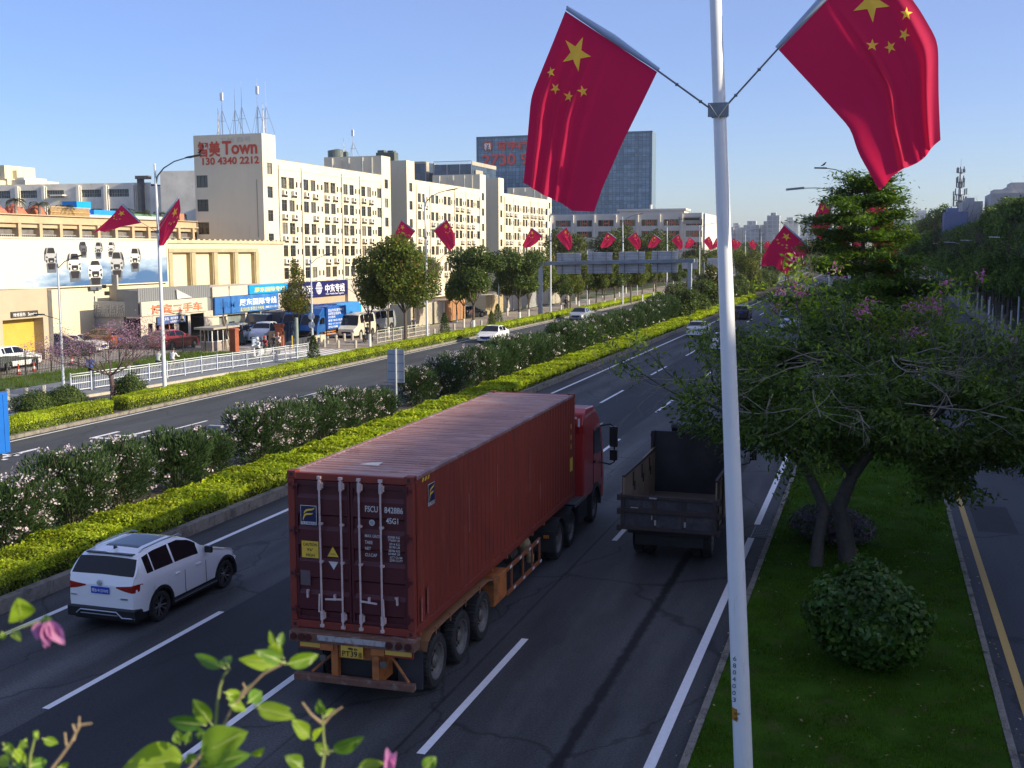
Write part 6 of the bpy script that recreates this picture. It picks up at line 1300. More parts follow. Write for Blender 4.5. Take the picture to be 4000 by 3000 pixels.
def blobset(rx, zc, rz, k, seed, s=.45):
    r = random.Random(seed); out = [(0,0,zc,rx*.75,rx*.75,rz*.8)]
    for i in range(k):
        a = r.uniform(0,2*PI); q = r.uniform(.45,.85); zz = r.uniform(-.7,.8); out.append((math.cos(a)*rx*q*(1-.25*abs(zz)), math.sin(a)*rx*q*(1-.25*abs(zz)), zc+zz*rz, rx*r.uniform(s*.7,s*1.1), rx*r.uniform(s*.7,s*1.1), rz*r.uniform(s*.7,s*1.0)))
    return out
STG = 'street trees along the left pavement'
TA = tree('rusty_street_tree', 'x', 'tree', 12000, blobset(2.6,5.6,2.9,12,3), .26, [LTREE, LRUST], 2.6, .13, 3, .12, STG)
TB = tree('dark_street_tree', 'x', 'tree', 9000, blobset(2.3,5.1,2.1,11,5), .26, [LTRE2, LTREE], 2.4, .12, 5, .25, STG, True)
TC = tree('slim_street_tree', 'x', 'tree', 8000, blobset(1.8,5.6,2.6,9,8), .26, [LTREE, LRUST], 2.8, .11, 8, .08, STG, True)
trs = [(TA,-37.9,88.4,1.12,'large rusty green tree before the white office block, left of the second flag pole'),(TC,-41.0,88.0,.95,'smaller tree tucked left behind the large rusty tree'),(TB,-37.45,104.2,1.18,'leaning dark tree right of the second flag pole'),(TB,-37.65,119.8,1.16,'round dark tree just left of the sign gantry'),
       (TA,-45.1,107.6,.95,'tree behind the second flag pole, in front of the container fence'),(TC,-43.5,97.5,.9,'slim tree over the cream van')]
for p_, x, y, s, lb in trs: place(p_, (x,y,.1), random.uniform(0,6), lb, None, s)
SM = [(100,'the leaning dark tree'),(128,'the gantry post'),(150,'the far scooter rider'),(166,'the fourth flagged pole'),(196,'the fifth flagged pole'),(232,'the red trimmed factory')]
for i, (x, y) in enumerate([(-41.5,112.5),(-39.9,130.6),(-40.3,136.5),(-45.5,121),(-39.9,145.4),(-39.3,147.9),(-39.4,152.8),(-39.3,158.1),(-39.2,162.3),(-37.1,158.6),(-36.6,162.9),(-36.1,172),(-35.5,178),(-44,135),(-44,150),(-43,165),(-42,178),(-39,186),(-36,190),(-43,195),(-38,203),(-45,210),(-36,214),(-40,225),(-45,238),(-37,232),(-38,246),(-43,255),(-40,268),(-37,280),(-45,290),(-39,300),(-36,318),(-42,330)]):
    place([TC,TB,TA][i % 3], (x,y,.1), random.uniform(0,6), 'street tree, %s beyond %s on the left pavement' % (nth('s'+segm(y, SM)), segm(y, SM)), STG, random.uniform(.72,.98))
# slim feathery tree between the wooden pole and the yard
p_ = tree('feathery_tree', 'slim feathery tree with brownish tips behind the fence, before the blue signs', 'tree', 6500, [(0,0,4.2,1.3,1.3,1.2),(.2,0,5.9,.7,.7,1.1),(-.6,.3,3.6,.9,.9,.7),(.7,-.3,3.4,1.0,1.0,.6),(0,0,6.9,.35,.35,.7)], .18, [LTREE, LRUST], 2.2, .08, 21, .3)
p_.location = (-46.6, 85.4, .1)
# bare flowering tree by the near lamp
t = top('flowering_tree', 'small spreading tree of bare purple branches and thin blossom by the near hedge', 'tree', (-39.55, 51.8, .0)); t.scale = (1,1,.68); b = MB(); rnd = random.Random(5); ends = []
b.tube([(0,0,0),(.03,0,1.4),(-.08,0,2.35)], [.15,.12,.11], 10)
for k in range(9): a = k*.7+.2; limb(b, (-.08,0,2.2), (math.cos(a)*1.3,math.sin(a)*1.3,.62), 2.35, .055, 3, rnd, .75, .25, ends, 5, 4)
b.build('branches', mat('purple_bark', (.10,.065,.07), .9, .25, 6), t)
E_ = np.array([tuple(e) for e in ends]); E_ = E_[RG.choice(len(E_), min(len(E_), 1600), replace=False)]; P = np.repeat(E_, 7, 0)+RG.normal(size=(len(E_)*7,3))*.12
quads('blossom', leaves(P, RG.normal(size=P.shape), .085, .06), [leafmat('faded_blossom', (.22,.12,.18), (.50,.30,.42), .35), LTREE], (RG.uniform(0,1,len(P)) < .12).astype(int), t)
# round clipped bushes
def roundbush(label, loc, rx, rz_, n, leaf, mats, cat='bush', name='round_bush', group=None, nar=.6):
    t = top(name, label, cat, loc, 0, group); P, d = blob_points([(0,0,rz_*.55,rx,rx,rz_*.55),(rx*.3,-rx*.2,rz_*.5,rx*.8,rx*.75,rz_*.45),(-rx*.3,rx*.1,rz_*.6,rx*.75,rx*.8,rz_*.42)], n, .74); P[:,2] = np.maximum(P[:,2], .04)
    P *= 1+.07*np.sin(P[:,:1]*4.3/rx+P[:,1:2]*3.1/rx+1)+.05*np.sin(P[:,2:3]*9/rx+P[:,:1]*6/rx)+np.where(RG.uniform(0,1,(n,1)) < .03, RG.uniform(0,.12,(n,1)), 0)
    quads('foliage', leaves(P+d*RG.uniform(-.05,.06,(n,1)), d+RG.normal(size=(n,3))*.5, leaf, leaf*nar), mats, (RG.uniform(0,1,n) < .3).astype(int) if len(mats) > 1 else None, t)
    b = MB(); b.tube([(0,0,0),(0,0,rz_*.5)], [.1,.06], 6)
    for k in range(9): a = k*.7; b.tube([(0,0,rz_*.15),(math.cos(a)*rx*.7,math.sin(a)*rx*.7,rz_*.65)], [.03,.012], 4)
    b.build('stems', BARK, t); return t
roundbush('dark round bush left of the flowering tree trunk, the nearer of two', (-39.9,46.2,0), 1.15, 1.15, 7000, .10, [LTRE2, LTREE]); roundbush('dark round bush left of the flowering tree trunk, the farther of two', (-40.0,48.6,0), 1.1, 1.15, 7000, .10, [LTRE2, LTREE]); roundbush('dark round bush just right of the flowering tree trunk', (-39.0,52.6,0), .95, 1.35, 6500, .10, [LTRE2, LTREE])
for x, y, s, lb in [(-38.75,73.6,1.0,'small dark conifer by the short signal pole'),(-37.2,95.8,1.25,'small dark conifer between the second flag pole and the leaning tree'),(-36.9,108.0,1.0,'young yellowish sapling left of the oncoming white car'),(-37.4,111.5,1.3,'dark young conifer above the oncoming white car')]:
    t = top('young_conifer', lb, 'shrub', (x,y,.1)); n = 1800; u = RG.uniform(0,1,n); a = RG.uniform(0,2*PI,n); rr = (.55*(1-u)**.7+.05)*RG.uniform(.4,1,n)*s; P = np.stack([np.cos(a)*rr, np.sin(a)*rr, .15+u*1.9*s], 1)
    quads('foliage', leaves(P, RG.normal(size=(n,3))+np.array([0,0,.6]), .16, .05, np.stack([np.cos(a),np.sin(a),0*a+.4],1)), [LTRE2 if 'yellow' not in lb else LTREE], None, t); b = MB(); b.tube([(0,0,-.05),(0,0,1.6*s)], [.035,.01], 5); b.build('stem', BARK, t)
# palms on the terrace
def palm(label, loc, h, fr=1.3, cat='palm'):
    t = top('palm', label, cat, loc, random.uniform(0,6), 'palms on the roof garden'); b = MB(); b.tube([(0,0,0),(.05,0,h*.5),(0,.05,h)], [.17,.15,.13], 8); b.build('trunk', BARKL, t); Q = []; nf = 17
    for i in range(nf):
        a = 2*PI*i/nf+random.uniform(-.15,.15); el = random.uniform(-.35,.95); L_ = fr*random.uniform(.85,1.1); d = np.array([math.cos(a),math.sin(a),0.]); m = 13
        for s in np.linspace(.12, 1, m):
            p = d*L_*s*math.cos(el*.6)+np.array([0,0,h+L_*s*math.sin(el)-.75*L_*s*s]); side = np.array([-d[1],d[0],0])
            for sg in (-1, 1):
                ln = .36*fr*math.sin(PI*min(1,s*.9+.08))+.05; tip = p+side*sg*ln+d*ln*.5+np.array([0,0,-.10*fr]); Q.append([p-d*.035, p+(tip-p)*.5+d*.05, tip, p+(tip-p)*.5-d*.05])
    quads('fronds', np.array(Q), LPALM, None, t); return t
for x, y, h, fr, lb in [(-87.4,96.0,1.9,1.25,'leftmost tall palm on the roof garden'),(-87.2,99.7,1.75,1.1,'fan palm between two orange heaps'),(-87.2,103.2,1.5,1.1,'fan palm at the start of the timber fence'),(-87.4,107.6,1.3,1.15,'fan palm behind the timber fence'),(-88.5,120.0,1.3,1.3,'feather palm just right of the left flag'),(-88.5,123.4,1.2,1.2,'feather palm seen against the near lamp pole'),(-88.0,126.5,1.1,1.15,'feather palm behind the right flag'),(-87.6,130.0,1.1,1.1,'last feather palm beside the white block end wall')]: palm(lb, (x,y,12.0), h, fr)
for x, y, lb in [(-66,262,'palm before the red trimmed factory, nearer the white blocks'),(-60,262,'palm before the red trimmed factory, farther from the white blocks')]: palm(lb, (x,y,0), 10.4, 3.0)
# ---- the big tree on the lawn (bare lower branches, flowering top shoots)
t = top('lawn_tree', 'big spreading lawn tree with twisted bare branches and pink flowers on far shoots', 'tree', (0,0,0)); b = MB(); rnd = random.Random(12); ends = []
b.tube([(-1.30,29.6,0),(-1.25,29.7,.8),(-1.12,29.8,1.5),(-1.5,29.9,2.3),(-2.2,30.1,3.3)], [.19,.15,.14,.12,.09], 12)
b.tube([(-.50,30.3,0),(-.58,30.3,.6),(-.78,30.2,1.5),(-.5,30.4,2.3),(.1,30.7,3.2),(.5,30.9,4.2)], [.26,.22,.20,.17,.15,.11], 12)
mains = [((-2.1,30.1,3.2),(-1.6,-.1,.55),3.0,.075),((-1.9,30.0,2.9),(-1.5,.9,.7),2.6,.065),((-1.5,29.9,2.3),(-.8,-1.2,1.1),2.4,.065),((.1,30.7,3.2),(1.7,-.3,.6),3.4,.085),((.0,30.6,3.0),(1.5,-1.2,.35),3.2,.07),((.4,30.9,3.9),(.6,1.4,.45),3.0,.08),
         ((.5,30.9,4.1),(-.9,.5,.6),2.4,.075),((.5,30.9,4.1),(1.8,.7,.3),3.0,.07),((-.5,30.4,2.3),(-.2,-1.4,1.2),2.6,.065),((.3,30.8,3.8),(.2,-1.0,1.1),2.4,.065),((-2.0,30.1,3.1),(-.5,1.2,.8),2.4,.06),((.5,30.9,4.1),(-.3,.6,.8),1.6,.06)]
for p, d, ln, r in mains: limb(b, p, d, ln*.88, r, 3, rnd, .7, .08, ends, 5, 3)
b.build('trunk', mat('grey_twisted_bark', (.085,.075,.062), .9, .35, 6, bump=.8, bscale=22, dirt=((.17,.16,.14), 5, .56, .5)), t, smooth=True)
b = MB()
for i in range(50):     # bare grey twigs standing out of the crown
    a = rnd.uniform(0,2*PI); q = rnd.uniform(.3,3.9); x = -.3+math.cos(a)*q*1.15; y = 30.4+math.sin(a)*q*.75; z = 5.35+rnd.uniform(-.2,.25)-q*q*.075
    limb(b, (x,y,z), (math.cos(a)+rnd.uniform(-.8,.8),math.sin(a)*.6+rnd.uniform(-.7,.4),rnd.uniform(-.35,.12)), rnd.uniform(1.0,2.2), .022, 2, rnd, .9, 0, None, 5, 3)
b.build('bare_twigs', mat('dead_twig', (.24,.21,.165), .9, .2, 8), t)
bl = [(-.6,30.4,4.45,2.9,3.0,.95),(-3.3,30.0,4.0,1.9,2.0,.75),(2.6,30.1,4.4,2.3,2.4,.85),(.6,32.8,5.0,2.6,2.0,.9),(-1.6,32.2,4.9,2.0,1.8,.8),(1.0,28.4,4.1,2.2,1.6,.75),(-1.9,28.3,3.7,1.9,1.4,.6),(3.9,31.2,4.6,1.7,1.8,.8),(-.4,33.6,5.6,3.0,2.4,.8),(-.8,33.6,6.0,1.7,1.6,.6),(3.2,33.4,5.4,2.4,2.2,.7),(-3.0,32.4,4.9,1.6,1.6,.6),(.5,30.5,3.5,1.6,1.6,.9),(2.3,29.6,2.9,.9,.9,.7),(1.3,29.9,2.3,.6,.6,.5),(-1.0,30.8,2.9,.7,.8,.5),(3.4,29.4,3.3,.9,.8,.5),(2.9,29.2,3.6,1.3,1.2,.7),(4.6,30.2,4.4,1.3,1.6,.7),(2.0,28.9,2.7,1.1,.8,.5),(-2.6,28.9,3.3,1.2,1.0,.5)]
n = 105000; P, d = blob_points(bl, n, .35)
cl = RG.integers(0, 900, n); off = RG.normal(size=(900,3))*.28; P = P+off[cl]*.6
keep = (np.sin(P[:,0]*2.3+P[:,2]*1.7)+np.sin(P[:,1]*2.7-P[:,0]*1.1)+np.sin(P[:,2]*4.1+P[:,1]*1.3)) > -.45; P = P[keep]; d = d[keep]; n = len(P)
fr_ = ((P[:,1] > 33.2)|(P[:,0] > 4.2)) & (RG.uniform(0,1,n) < .5); mi = fr_.astype(int)
quads('foliage', leaves(P, RG.normal(size=(n,3))*.7+np.array([0,0,.7]), .17, .07, d+np.array([0,0,-.5]), .5), [LNEAR, LFRSH], mi, t)
EE = np.array([tuple(e) for e in ends]); EE = EE[(EE[:,2] < 6.0-.45*np.maximum(0, EE[:,0]-.5))|(RG.uniform(0,1,len(EE)) < .08)]; P = np.repeat(EE, 26, 0)+RG.normal(size=(len(EE)*26,3))*.16; quads('branch_leaves', leaves(P, RG.normal(size=P.shape)*.8+np.array([0,0,.6]), .17, .06), [LNEAR, LFRSH], (RG.uniform(0,1,len(P)) < .22).astype(int), t)
b = MB(); shoots = []
for i in range(46):
    x = rnd.uniform(-2.4,5.0); y = rnd.uniform(32.4,35.5); e = []; limb(b, (x,y,5.6-.22*max(0,x-.5)+rnd.uniform(0,.3)), (rnd.uniform(-.9,.9),rnd.uniform(-.3,.8),rnd.uniform(.15,.7)), rnd.uniform(.7,1.5), .016, 1, rnd, .6, 0, e, 5, 2); shoots += e
b.build('flowering_shoots', BARK, t); S = np.array([tuple(e) for e in shoots]); P = np.repeat(S, 22, 0)+RG.normal(size=(len(S)*22,3))*.18; k = RG.uniform(0,1,len(P))
quads('shoot_leaves', leaves(P, RG.normal(size=P.shape)+np.array([0,0,.5]), .17, .07), [LFRSH], None, t)
F = S[RG.choice(len(S), min(40,len(S)), replace=False)]; P = np.repeat(F, 22, 0)+RG.normal(size=(len(F)*22,3))*.10+np.array([0,0,.14]); quads('pink_flowers', leaves(P, RG.normal(size=P.shape), .13, .05), LPINK, None, t)
# purple ground plant, round glossy bush
roundbush('low purple leaved shrub behind the two lawn tree trunks', (-1.0,32.4,.06), 1.15, .85, 5200, .10, [LPURP, LBUSH], 'shrub', 'purple_shrub'); 
roundbush('large glossy green bush on the lawn in front of the two trunks', (.02,22.75,.06), 1.12, 1.72, 17000, .135, [LBUSH, LNEAR], 'bush', 'lawn_bush')
# ---- layered tree further along the lawn
t = top('layered_tree', 'tall tree in flat layers hiding the flags of the lamp pole behind', 'tree', (-.75, 57, 0)); b = MB(); rnd = random.Random(4); b.tube([(0,0,0),(.1,0,5),(0,0,9),(.05,0,11.3)], [.17,.14,.09,.03], 9); Q = []; T_ = []
for z, rr in [(11.2,.8),(10.5,1.5),(9.7,2.1),(8.9,2.1),(8.1,2.3),(7.3,2.4),(6.5,3.0),(5.9,3.3),(5.3,3.4),(4.7,3.1),(4.1,2.7)]:
    for k in range(9):
        a = rnd.uniform(0,2*PI); L_ = rr*rnd.uniform(.7,1.35); e = Vector((math.cos(a)*L_, math.sin(a)*L_, z+.15+rnd.uniform(-.4,.35))); b.tube([(0,0,z-.2),(e.x*.5,e.y*.5,z+.1),tuple(e)], [.035,.022,.008], 5)
        m = 900; s = RG.uniform(.25,1.08,m); c = np.stack([e.x*s, e.y*s, z-.2+(e.z-z+.2)*s],1)+RG.normal(size=(m,3))*np.array([.36,.36,.12]); Q.append(c); T_.append(np.tile([math.cos(a),math.sin(a),.1],(m,1)))
b.build('trunk', BARK, t); P = np.concatenate(Q); n = len(P); quads('crown', leaves(P, RG.normal(size=(n,3))*.4+np.array([0,0,1]), .22, .08, np.concatenate(T_)+RG.normal(size=(n,3))*.5), [LTERM, LRUST], (RG.uniform(0,1,n) < .015).astype(int), t)
# more growth on the lawn strip beyond
GT1 = tree('lawn_strip_tree', 'x', 'tree', 9000, blobset(2.3,4.6,2.0,10,33), .3, [LTREE, LTRE2], 1.8, .13, 33, .5, 'trees on the lawn strip')
for i, (x, y, s) in enumerate([(-.6,47,.8),(-1.6,66,.95),(.8,72,.9),(-1.2,82,1.0),(.7,94,1.0),(-.5,108,1.0),(-1,125,1.05),(0,145,1.05),(-.5,170,1.1),(0,200,1.1),(-.4,235,1.1)]):
    place(GT1, (x,y,0), i*1.3, 'leafy tree, %s on the lawn strip behind the layered tree' % nth('l') if i else 'low leafy tree between the big lawn tree and the layered tree', 'trees on the lawn strip' if i else None, s)
# ---- the tree belt on the right
BG = 'trees of the belt along the side road'
B1 = tree('belt_tree', 'x', 'tree', 16000, blobset(3.4,7.4,3.9,16,41,.42), .34, [LBELT, LBELY], 3.0, .17, 41, .10, BG, False)
B2 = tree('tall_belt_tree', 'x', 'tree', 16000, blobset(3.1,8.2,4.0,16,47,.42), .34, [LBELT, LTRE2], 3.4, .16, 47, .3, BG, False)
tr_b = lambda z, k: 0
i = 0; BMK = [(-20,'the footbridge'),(22,'the lawn bush'),(50,'the layered tree'),(90,'the frame edge'),(121,'the nearest white lamp arm'),(162,'the second white lamp arm'),(204,'the third white lamp arm'),(245,'the fourth white lamp arm'),(286,'the radio mast'),(330,'the last added slab')]
for row, (x0, ystep, y0, hs) in enumerate([(14.6,5.4,-10,1.0),(19.5,6.2,60,1.12),(26,7.5,60,1.25),(34,9,110,1.45)]):
    y = y0
    while y < (420 if row < 2 else 380):
        if row == 1 and y > 70 and y % 2 < .6: y += 3
        s = hs*random.uniform(.88,1.08); p_ = (B1, B2)[i % 2]; s = s*.72 if y < 80 and row < 2 else s
        place(p_, (x0+random.uniform(-.6,.6),y,.1), random.uniform(0,6), 'dark belt tree, %s in the %s row past %s' % (nth('b%d' % row+segm(y, BMK)), ['front','second','third','back'][row], segm(y, BMK)), BG, (s,s,s*(random.uniform(.93,1.03) if y > 74 else random.uniform(.99,1.01)))); y += ystep*random.uniform(.85,1.15)*(1+.004*max(0,y-80)); i += 1
for (x, y, s, lb) in [(13.2,262,1.5,'tall pale crowned tree left of the radio mast'),(9.5,300,1.3,'tree crown closing the end of the side road'),(15.5,285,1.35,'yellowish tree between the pale crown and the radio mast')]: place(B1, (x,y,.1), 2.0, lb, None, s)
# thin white painted trunks along the side road pavement
wt = top('white_trunk_tree', 'x', 'tree', (0,0,0), 0, 'young white trunked trees by the side road'); b = MB(); b.tube([(0,0,0),(.03,0,2.2)], [.10,.09], 7); b.build('trunk_wash', WHITEWASH, wt); b = MB(); b.tube([(.03,0,2.2),(0,.05,4.4)], [.09,.05], 7); b.build('trunk', BARK, wt); P, d = blob_points([(0,0,4.6,1.3,1.3,1.2)], 1600, .5); quads('crown', leaves(P, RG.normal(size=P.shape)+np.array([0,0,.5]), .3, .15), LBELT, None, wt)
for k in range(22): place(wt, (12.2+random.uniform(-.25,.25), 118+k*8.2, .12), k, 'thin whitewashed tree, %s along the side road pavement past %s' % (nth('w'+segm(118+k*8.2, BMK)), segm(118+k*8.2, BMK)), 'young white trunked trees by the side road', random.uniform(.9,1.1))
# ---- mid and far woods left of the pole
FW = tree('far_wood_tree', 'x', 'tree', 8000, blobset(5.2,8.0,4.6,14,61,.42), .55, [LTRE2, LBELY], 3, .25, 61, .35, 'far trees')
for i, (x, y, s, lb) in enumerate([(-62,232,1.0,'broad crown nearest the red trimmed factory'),(-54,240,1.05,'large round tree standing over the gantry'),(-47,250,1.0,'large dark tree right of the round tree over the gantry')]): place(FW, (x,y,0), i*2, lb, None, s)
FMK = [(240,'the red trimmed factory'),(330,'the far sign backs'),(450,'the glass tower'),(620,'the last far flags')]
for i in range(46):
    y = 250+i*13+random.uniform(-6,6); x = random.choice([-24,-38,-44,-52,-60]) + random.uniform(-3,3) if i % 3 else random.uniform(-23.3,-20.5)
    place(FW, (x,y,0), i, 'distant tree, %s of the green line past %s' % (nth('f'+segm(y, FMK)), segm(y, FMK)), 'far trees', random.uniform(.55,.9) if x < -23.5 else random.uniform(.45,.6))
MG = 'bushy trees along the far median'
MT = tree('median_tree', 'x', 'tree', 8000, blobset(1.9,2.3,1.9,9,71,.5), .26, [LTRE2, LTREE], .8, .1, 71, .3, MG)
for i in range(16): place(MT, (random.uniform(-22.2,-21.2), 126+i*8+random.uniform(-2,2), .2), i*1.9, 'bushy dark tree, %s in the median past the gantry end' % nth('m'), MG, random.uniform(.85,1.15))
for i, (x, y, s, lb) in enumerate([(-21,196,1.3,'yellow leaved tree in the median just right of the lamp pole'),(-20.5,150,1.0,'tree full of pale seed heads in the median under the gantry')]):
    t = top('yellowing_tree', lb, 'tree', (x,y,.2)); P, d = blob_points(blobset(2.2,3.4,2.6,9,80+i), 7000, .5); quads('crown', leaves(P*s, d+RG.normal(size=P.shape)*.7, .3, .16), [LBELY, LTREE] if i == 0 else [LBELY, LTRE2], (RG.uniform(0,1,7000) < .3).astype(int), t); b = MB(); b.tube([(0,0,0),(0,0,2.5*s)], .12, 6); b.build('trunk', BARK, t)
# dark wood floor behind everything
def wood(name, label, x0, x1, y0, y1, h, n, sz):
    P = np.stack([RG.uniform(x0,x1,n), RG.uniform(y0,y1,n), np.zeros(n)],1); P[:,2] = (h*(.75+.25*np.sin(P[:,0]*.21)*np.cos(P[:,1]*.13)))*RG.uniform(0.05,1,n)**.5
    o = quads(name, leaves(P, RG.normal(size=(n,3))+np.array([0,-.3,.7]), sz, sz*.7), [LTRE2, LBELY], (RG.uniform(0,1,n) < .25).astype(int)); return tagp(o, label, 'woodland', None, 'stuff')
wood('far_woodland', 'far belt of green along the horizon', -300, 80, 620, 700, 13, 26000, 3.2); wood('belt_undergrowth', 'dark undergrowth filling the belt behind the white trunks', 16, 40, 20, 420, 3.2, 26000, .9)
wood('left_undergrowth', 'green growth behind the street trees left of the far road', -75, -50, 232, 300, 5, 9000, 1.0)
# ================================================================ POLES, FLAGS, SIGNS, FENCES, PEOPLE
FLAGD = {"big_left":{"hoist":[[-4.17,15.4,11.4],[-2.9,15.4,10.53]],"top":[[-4.17,15.4,11.4],[-4.66,15.4,10.28],[-4.77,15.4,9.1]],"bot":[[-2.9,15.4,10.53],[-3.36,15.4,9.61],[-3.62,15.4,9.02],[-3.73,15.4,8.69]],"fly":[[-4.77,15.4,9.1],[-4.54,15.4,9.01],[-4.24,15.4,8.82],[-4.04,15.4,8.71],[-3.73,15.4,8.69]],"arm":[[-2.07,15.4,9.98],[-2.87,15.4,10.53],[-4.15,15.4,11.46]]},"big_right":{"hoist":[[-0.17,15.4,11.86],[-1.32,15.4,10.73]],"top":[[-0.17,15.4,11.86],[0.37,15.4,11.15],[0.62,15.4,10.72],[0.65,15.4,10.04],[0.69,15.4,9.51]],"bot":[[-1.32,15.4,10.73],[-0.85,15.4,10.2],[-0.41,15.4,9.69],[-0.32,15.4,9.39],[-0.05,15.4,8.91]],"fly":[[0.69,15.4,9.51],[0.55,15.4,9.34],[0.25,15.4,9.15],[-0.05,15.4,8.91]],"arm":[[-2.07,15.4,9.95],[-1.34,15.4,10.73],[-0.17,15.4,11.88]]},"p1_left":{"hoist":[[-41.36,55.72,10.84],[-40.14,55.72,9.8]],"top":[[-41.36,55.72,10.84],[-42.26,55.72,10.01],[-43.25,55.72,9.25]],"bot":[[-40.14,55.72,9.8],[-41.33,55.72,9.63],[-42.45,55.72,9.3]],"fly":[[-43.25,55.72,9.25],[-42.86,55.72,9.41],[-42.45,55.72,9.3]],"arm":[[-38.93,55.72,9.32],[-41.36,55.72,10.87]]},"p1_right":{"hoist":[[-37.51,55.72,11.17],[-38.92,55.72,9.69]],"top":[[-37.51,55.72,11.17],[-37.42,55.72,10.47],[-37.7,55.72,9.7],[-38.6,55.72,8.54]],"bot":[[-38.92,55.72,9.69],[-39.03,55.72,9.19],[-38.85,55.72,8.54]],"fly":[[-38.6,55.72,8.54],[-38.73,55.72,8.51],[-38.85,55.72,8.54]],"arm":[[-38.93,55.72,9.32],[-37.51,55.72,11.17]]},"p2_left":{"hoist":[[-40.31,93.5,10.84],[-38.99,93.5,9.88]],"top":[[-40.31,93.5,10.84],[-40.82,93.5,9.9],[-41.39,93.5,8.78]],"bot":[[-38.99,93.5,9.88],[-39.73,93.5,9.0],[-40.47,93.5,8.55]],"fly":[[-41.39,93.5,8.78],[-41.09,93.5,8.5],[-40.47,93.5,8.55]],"arm":[[-38.09,93.5,9.38],[-40.31,93.5,10.88]]},"p2_right":{"hoist":[[-35.98,93.5,10.87],[-37.24,93.5,9.92]],"top":[[-35.98,93.5,10.87],[-35.26,93.5,9.63],[-35.2,93.5,8.64]],"bot":[[-37.24,93.5,9.92],[-36.59,93.5,9.09],[-35.77,93.5,8.15]],"fly":[[-35.2,93.5,8.64],[-35.47,93.5,8.31],[-35.77,93.5,8.15]],"arm":[[-38.09,93.5,9.27],[-35.98,93.5,10.87]]},"r2_left":{"hoist":[[-4.67,60.0,9.4],[-3.24,60.0,8.1]],"top":[[-4.67,60.0,9.4],[-5.23,60.0,8.59],[-5.67,60.0,7.88],[-5.75,60.0,7.32]],"bot":[[-3.24,60.0,8.1],[-3.66,60.0,7.81],[-4.04,60.0,7.68],[-4.25,60.0,7.36],[-4.36,60.0,6.71]],"fly":[[-5.75,60.0,7.32],[-5.11,60.0,7.36],[-4.72,60.0,7.03],[-4.36,60.0,6.71]],"arm":[[-2.33,60.0,7.17],[-3.23,60.0,8.1],[-4.67,60.0,9.43]]},"r2_right":{"hoist":[[0.27,60.0,10.13],[-0.42,60.0,9.13]],"top":[[0.27,60.0,10.13],[0.62,60.0,9.62],[0.69,60.0,8.49],[0.92,60.0,7.86],[0.98,60.0,6.85]],"bot":[[-0.42,60.0,9.13],[-0.27,60.0,8.37],[0.0,60.0,7.36],[0.13,60.0,6.98]],"fly":[[0.98,60.0,6.85],[0.56,60.0,6.82],[0.13,60.0,6.98]],"arm":[[-2.33,60.0,7.17],[-0.42,60.0,9.13],[0.27,60.0,10.13]]},"r3_left":{"hoist":[[-4.0,84.0,11.6],[-3.03,84.0,10.87]],"top":[[-4.0,84.0,11.6],[-4.49,84.0,10.45],[-4.65,84.0,9.55]],"bot":[[-3.03,84.0,10.87],[-3.35,84.0,9.9],[-3.88,84.0,8.83]],"fly":[[-4.65,84.0,9.55],[-4.28,84.0,9.1],[-3.88,84.0,8.83]],"arm":[[-1.89,84.0,10.24],[-4.0,84.0,11.62]]}}
def flagmat():
    m, t, b = _new('flag_red'); L = t.links.new; tc = N(t, 'ShaderNodeTexCoord'); n = N(t, 'ShaderNodeTexNoise'); n.inputs['Scale'].default_value = 1.2; L(tc.outputs['Object'], n.inputs[0])
    mx = N(t, 'ShaderNodeMix', data_type='RGBA'); L(n.outputs[0], mx.inputs[0]); mx.inputs[6].default_value = (.60,.014,.080,1); mx.inputs[7].default_value = (.72,.022,.11,1)
    L(mx.outputs[2], b.inputs['Base Color']); b.inputs['Roughness'].default_value = .8; b.inputs['Sheen Weight'].default_value = .25; b.inputs['Specular IOR Level'].default_value = .15
    tr = N(t, 'ShaderNodeBsdfTranslucent'); tr.inputs[0].default_value = (.85,.025,.10,1); ms = N(t, 'ShaderNodeMixShader'); ms.inputs[0].default_value = .5
    L(b.outputs[0], ms.inputs[1]); L(tr.outputs[0], ms.inputs[2]); L(ms.outputs[0], t.nodes['Material Output'].inputs[0]); return m
FR = flagmat(); FS = leafmat('flag_yellow', (.95,.88,.10), (.95,.88,.10), .35); SLV = mat('hem_grey_blue', (.30,.40,.56), .5, .1, 3)
def pathpt(P, t):
    P = [Vector(q) for q in P]; ls = [(P[i+1]-P[i]).length for i in range(len(P)-1)]; T = sum(ls)*t
    for i, l in enumerate(ls):
        if T <= l or i == len(ls)-1: return P[i]+(P[i+1]-P[i])*min(1, T/max(l,1e-6))
        T -= l
def smoothpath(P, n=24):
    pts = [pathpt(P, i/(n-1)) for i in range(n)]
    for _ in range(1): pts = [pts[0]]+[(pts[i-1]+pts[i]*2+pts[i+1])/4 for i in range(1, n-1)]+[pts[-1]]
    return [tuple(p) for p in pts]
STARS = [(5/30,5/20,3/20,0.)]+[(x/30,y/20,1/20,math.atan2(y-5,x-5)) for x, y in ((10,2),(12,4),(12,7),(10,9))]
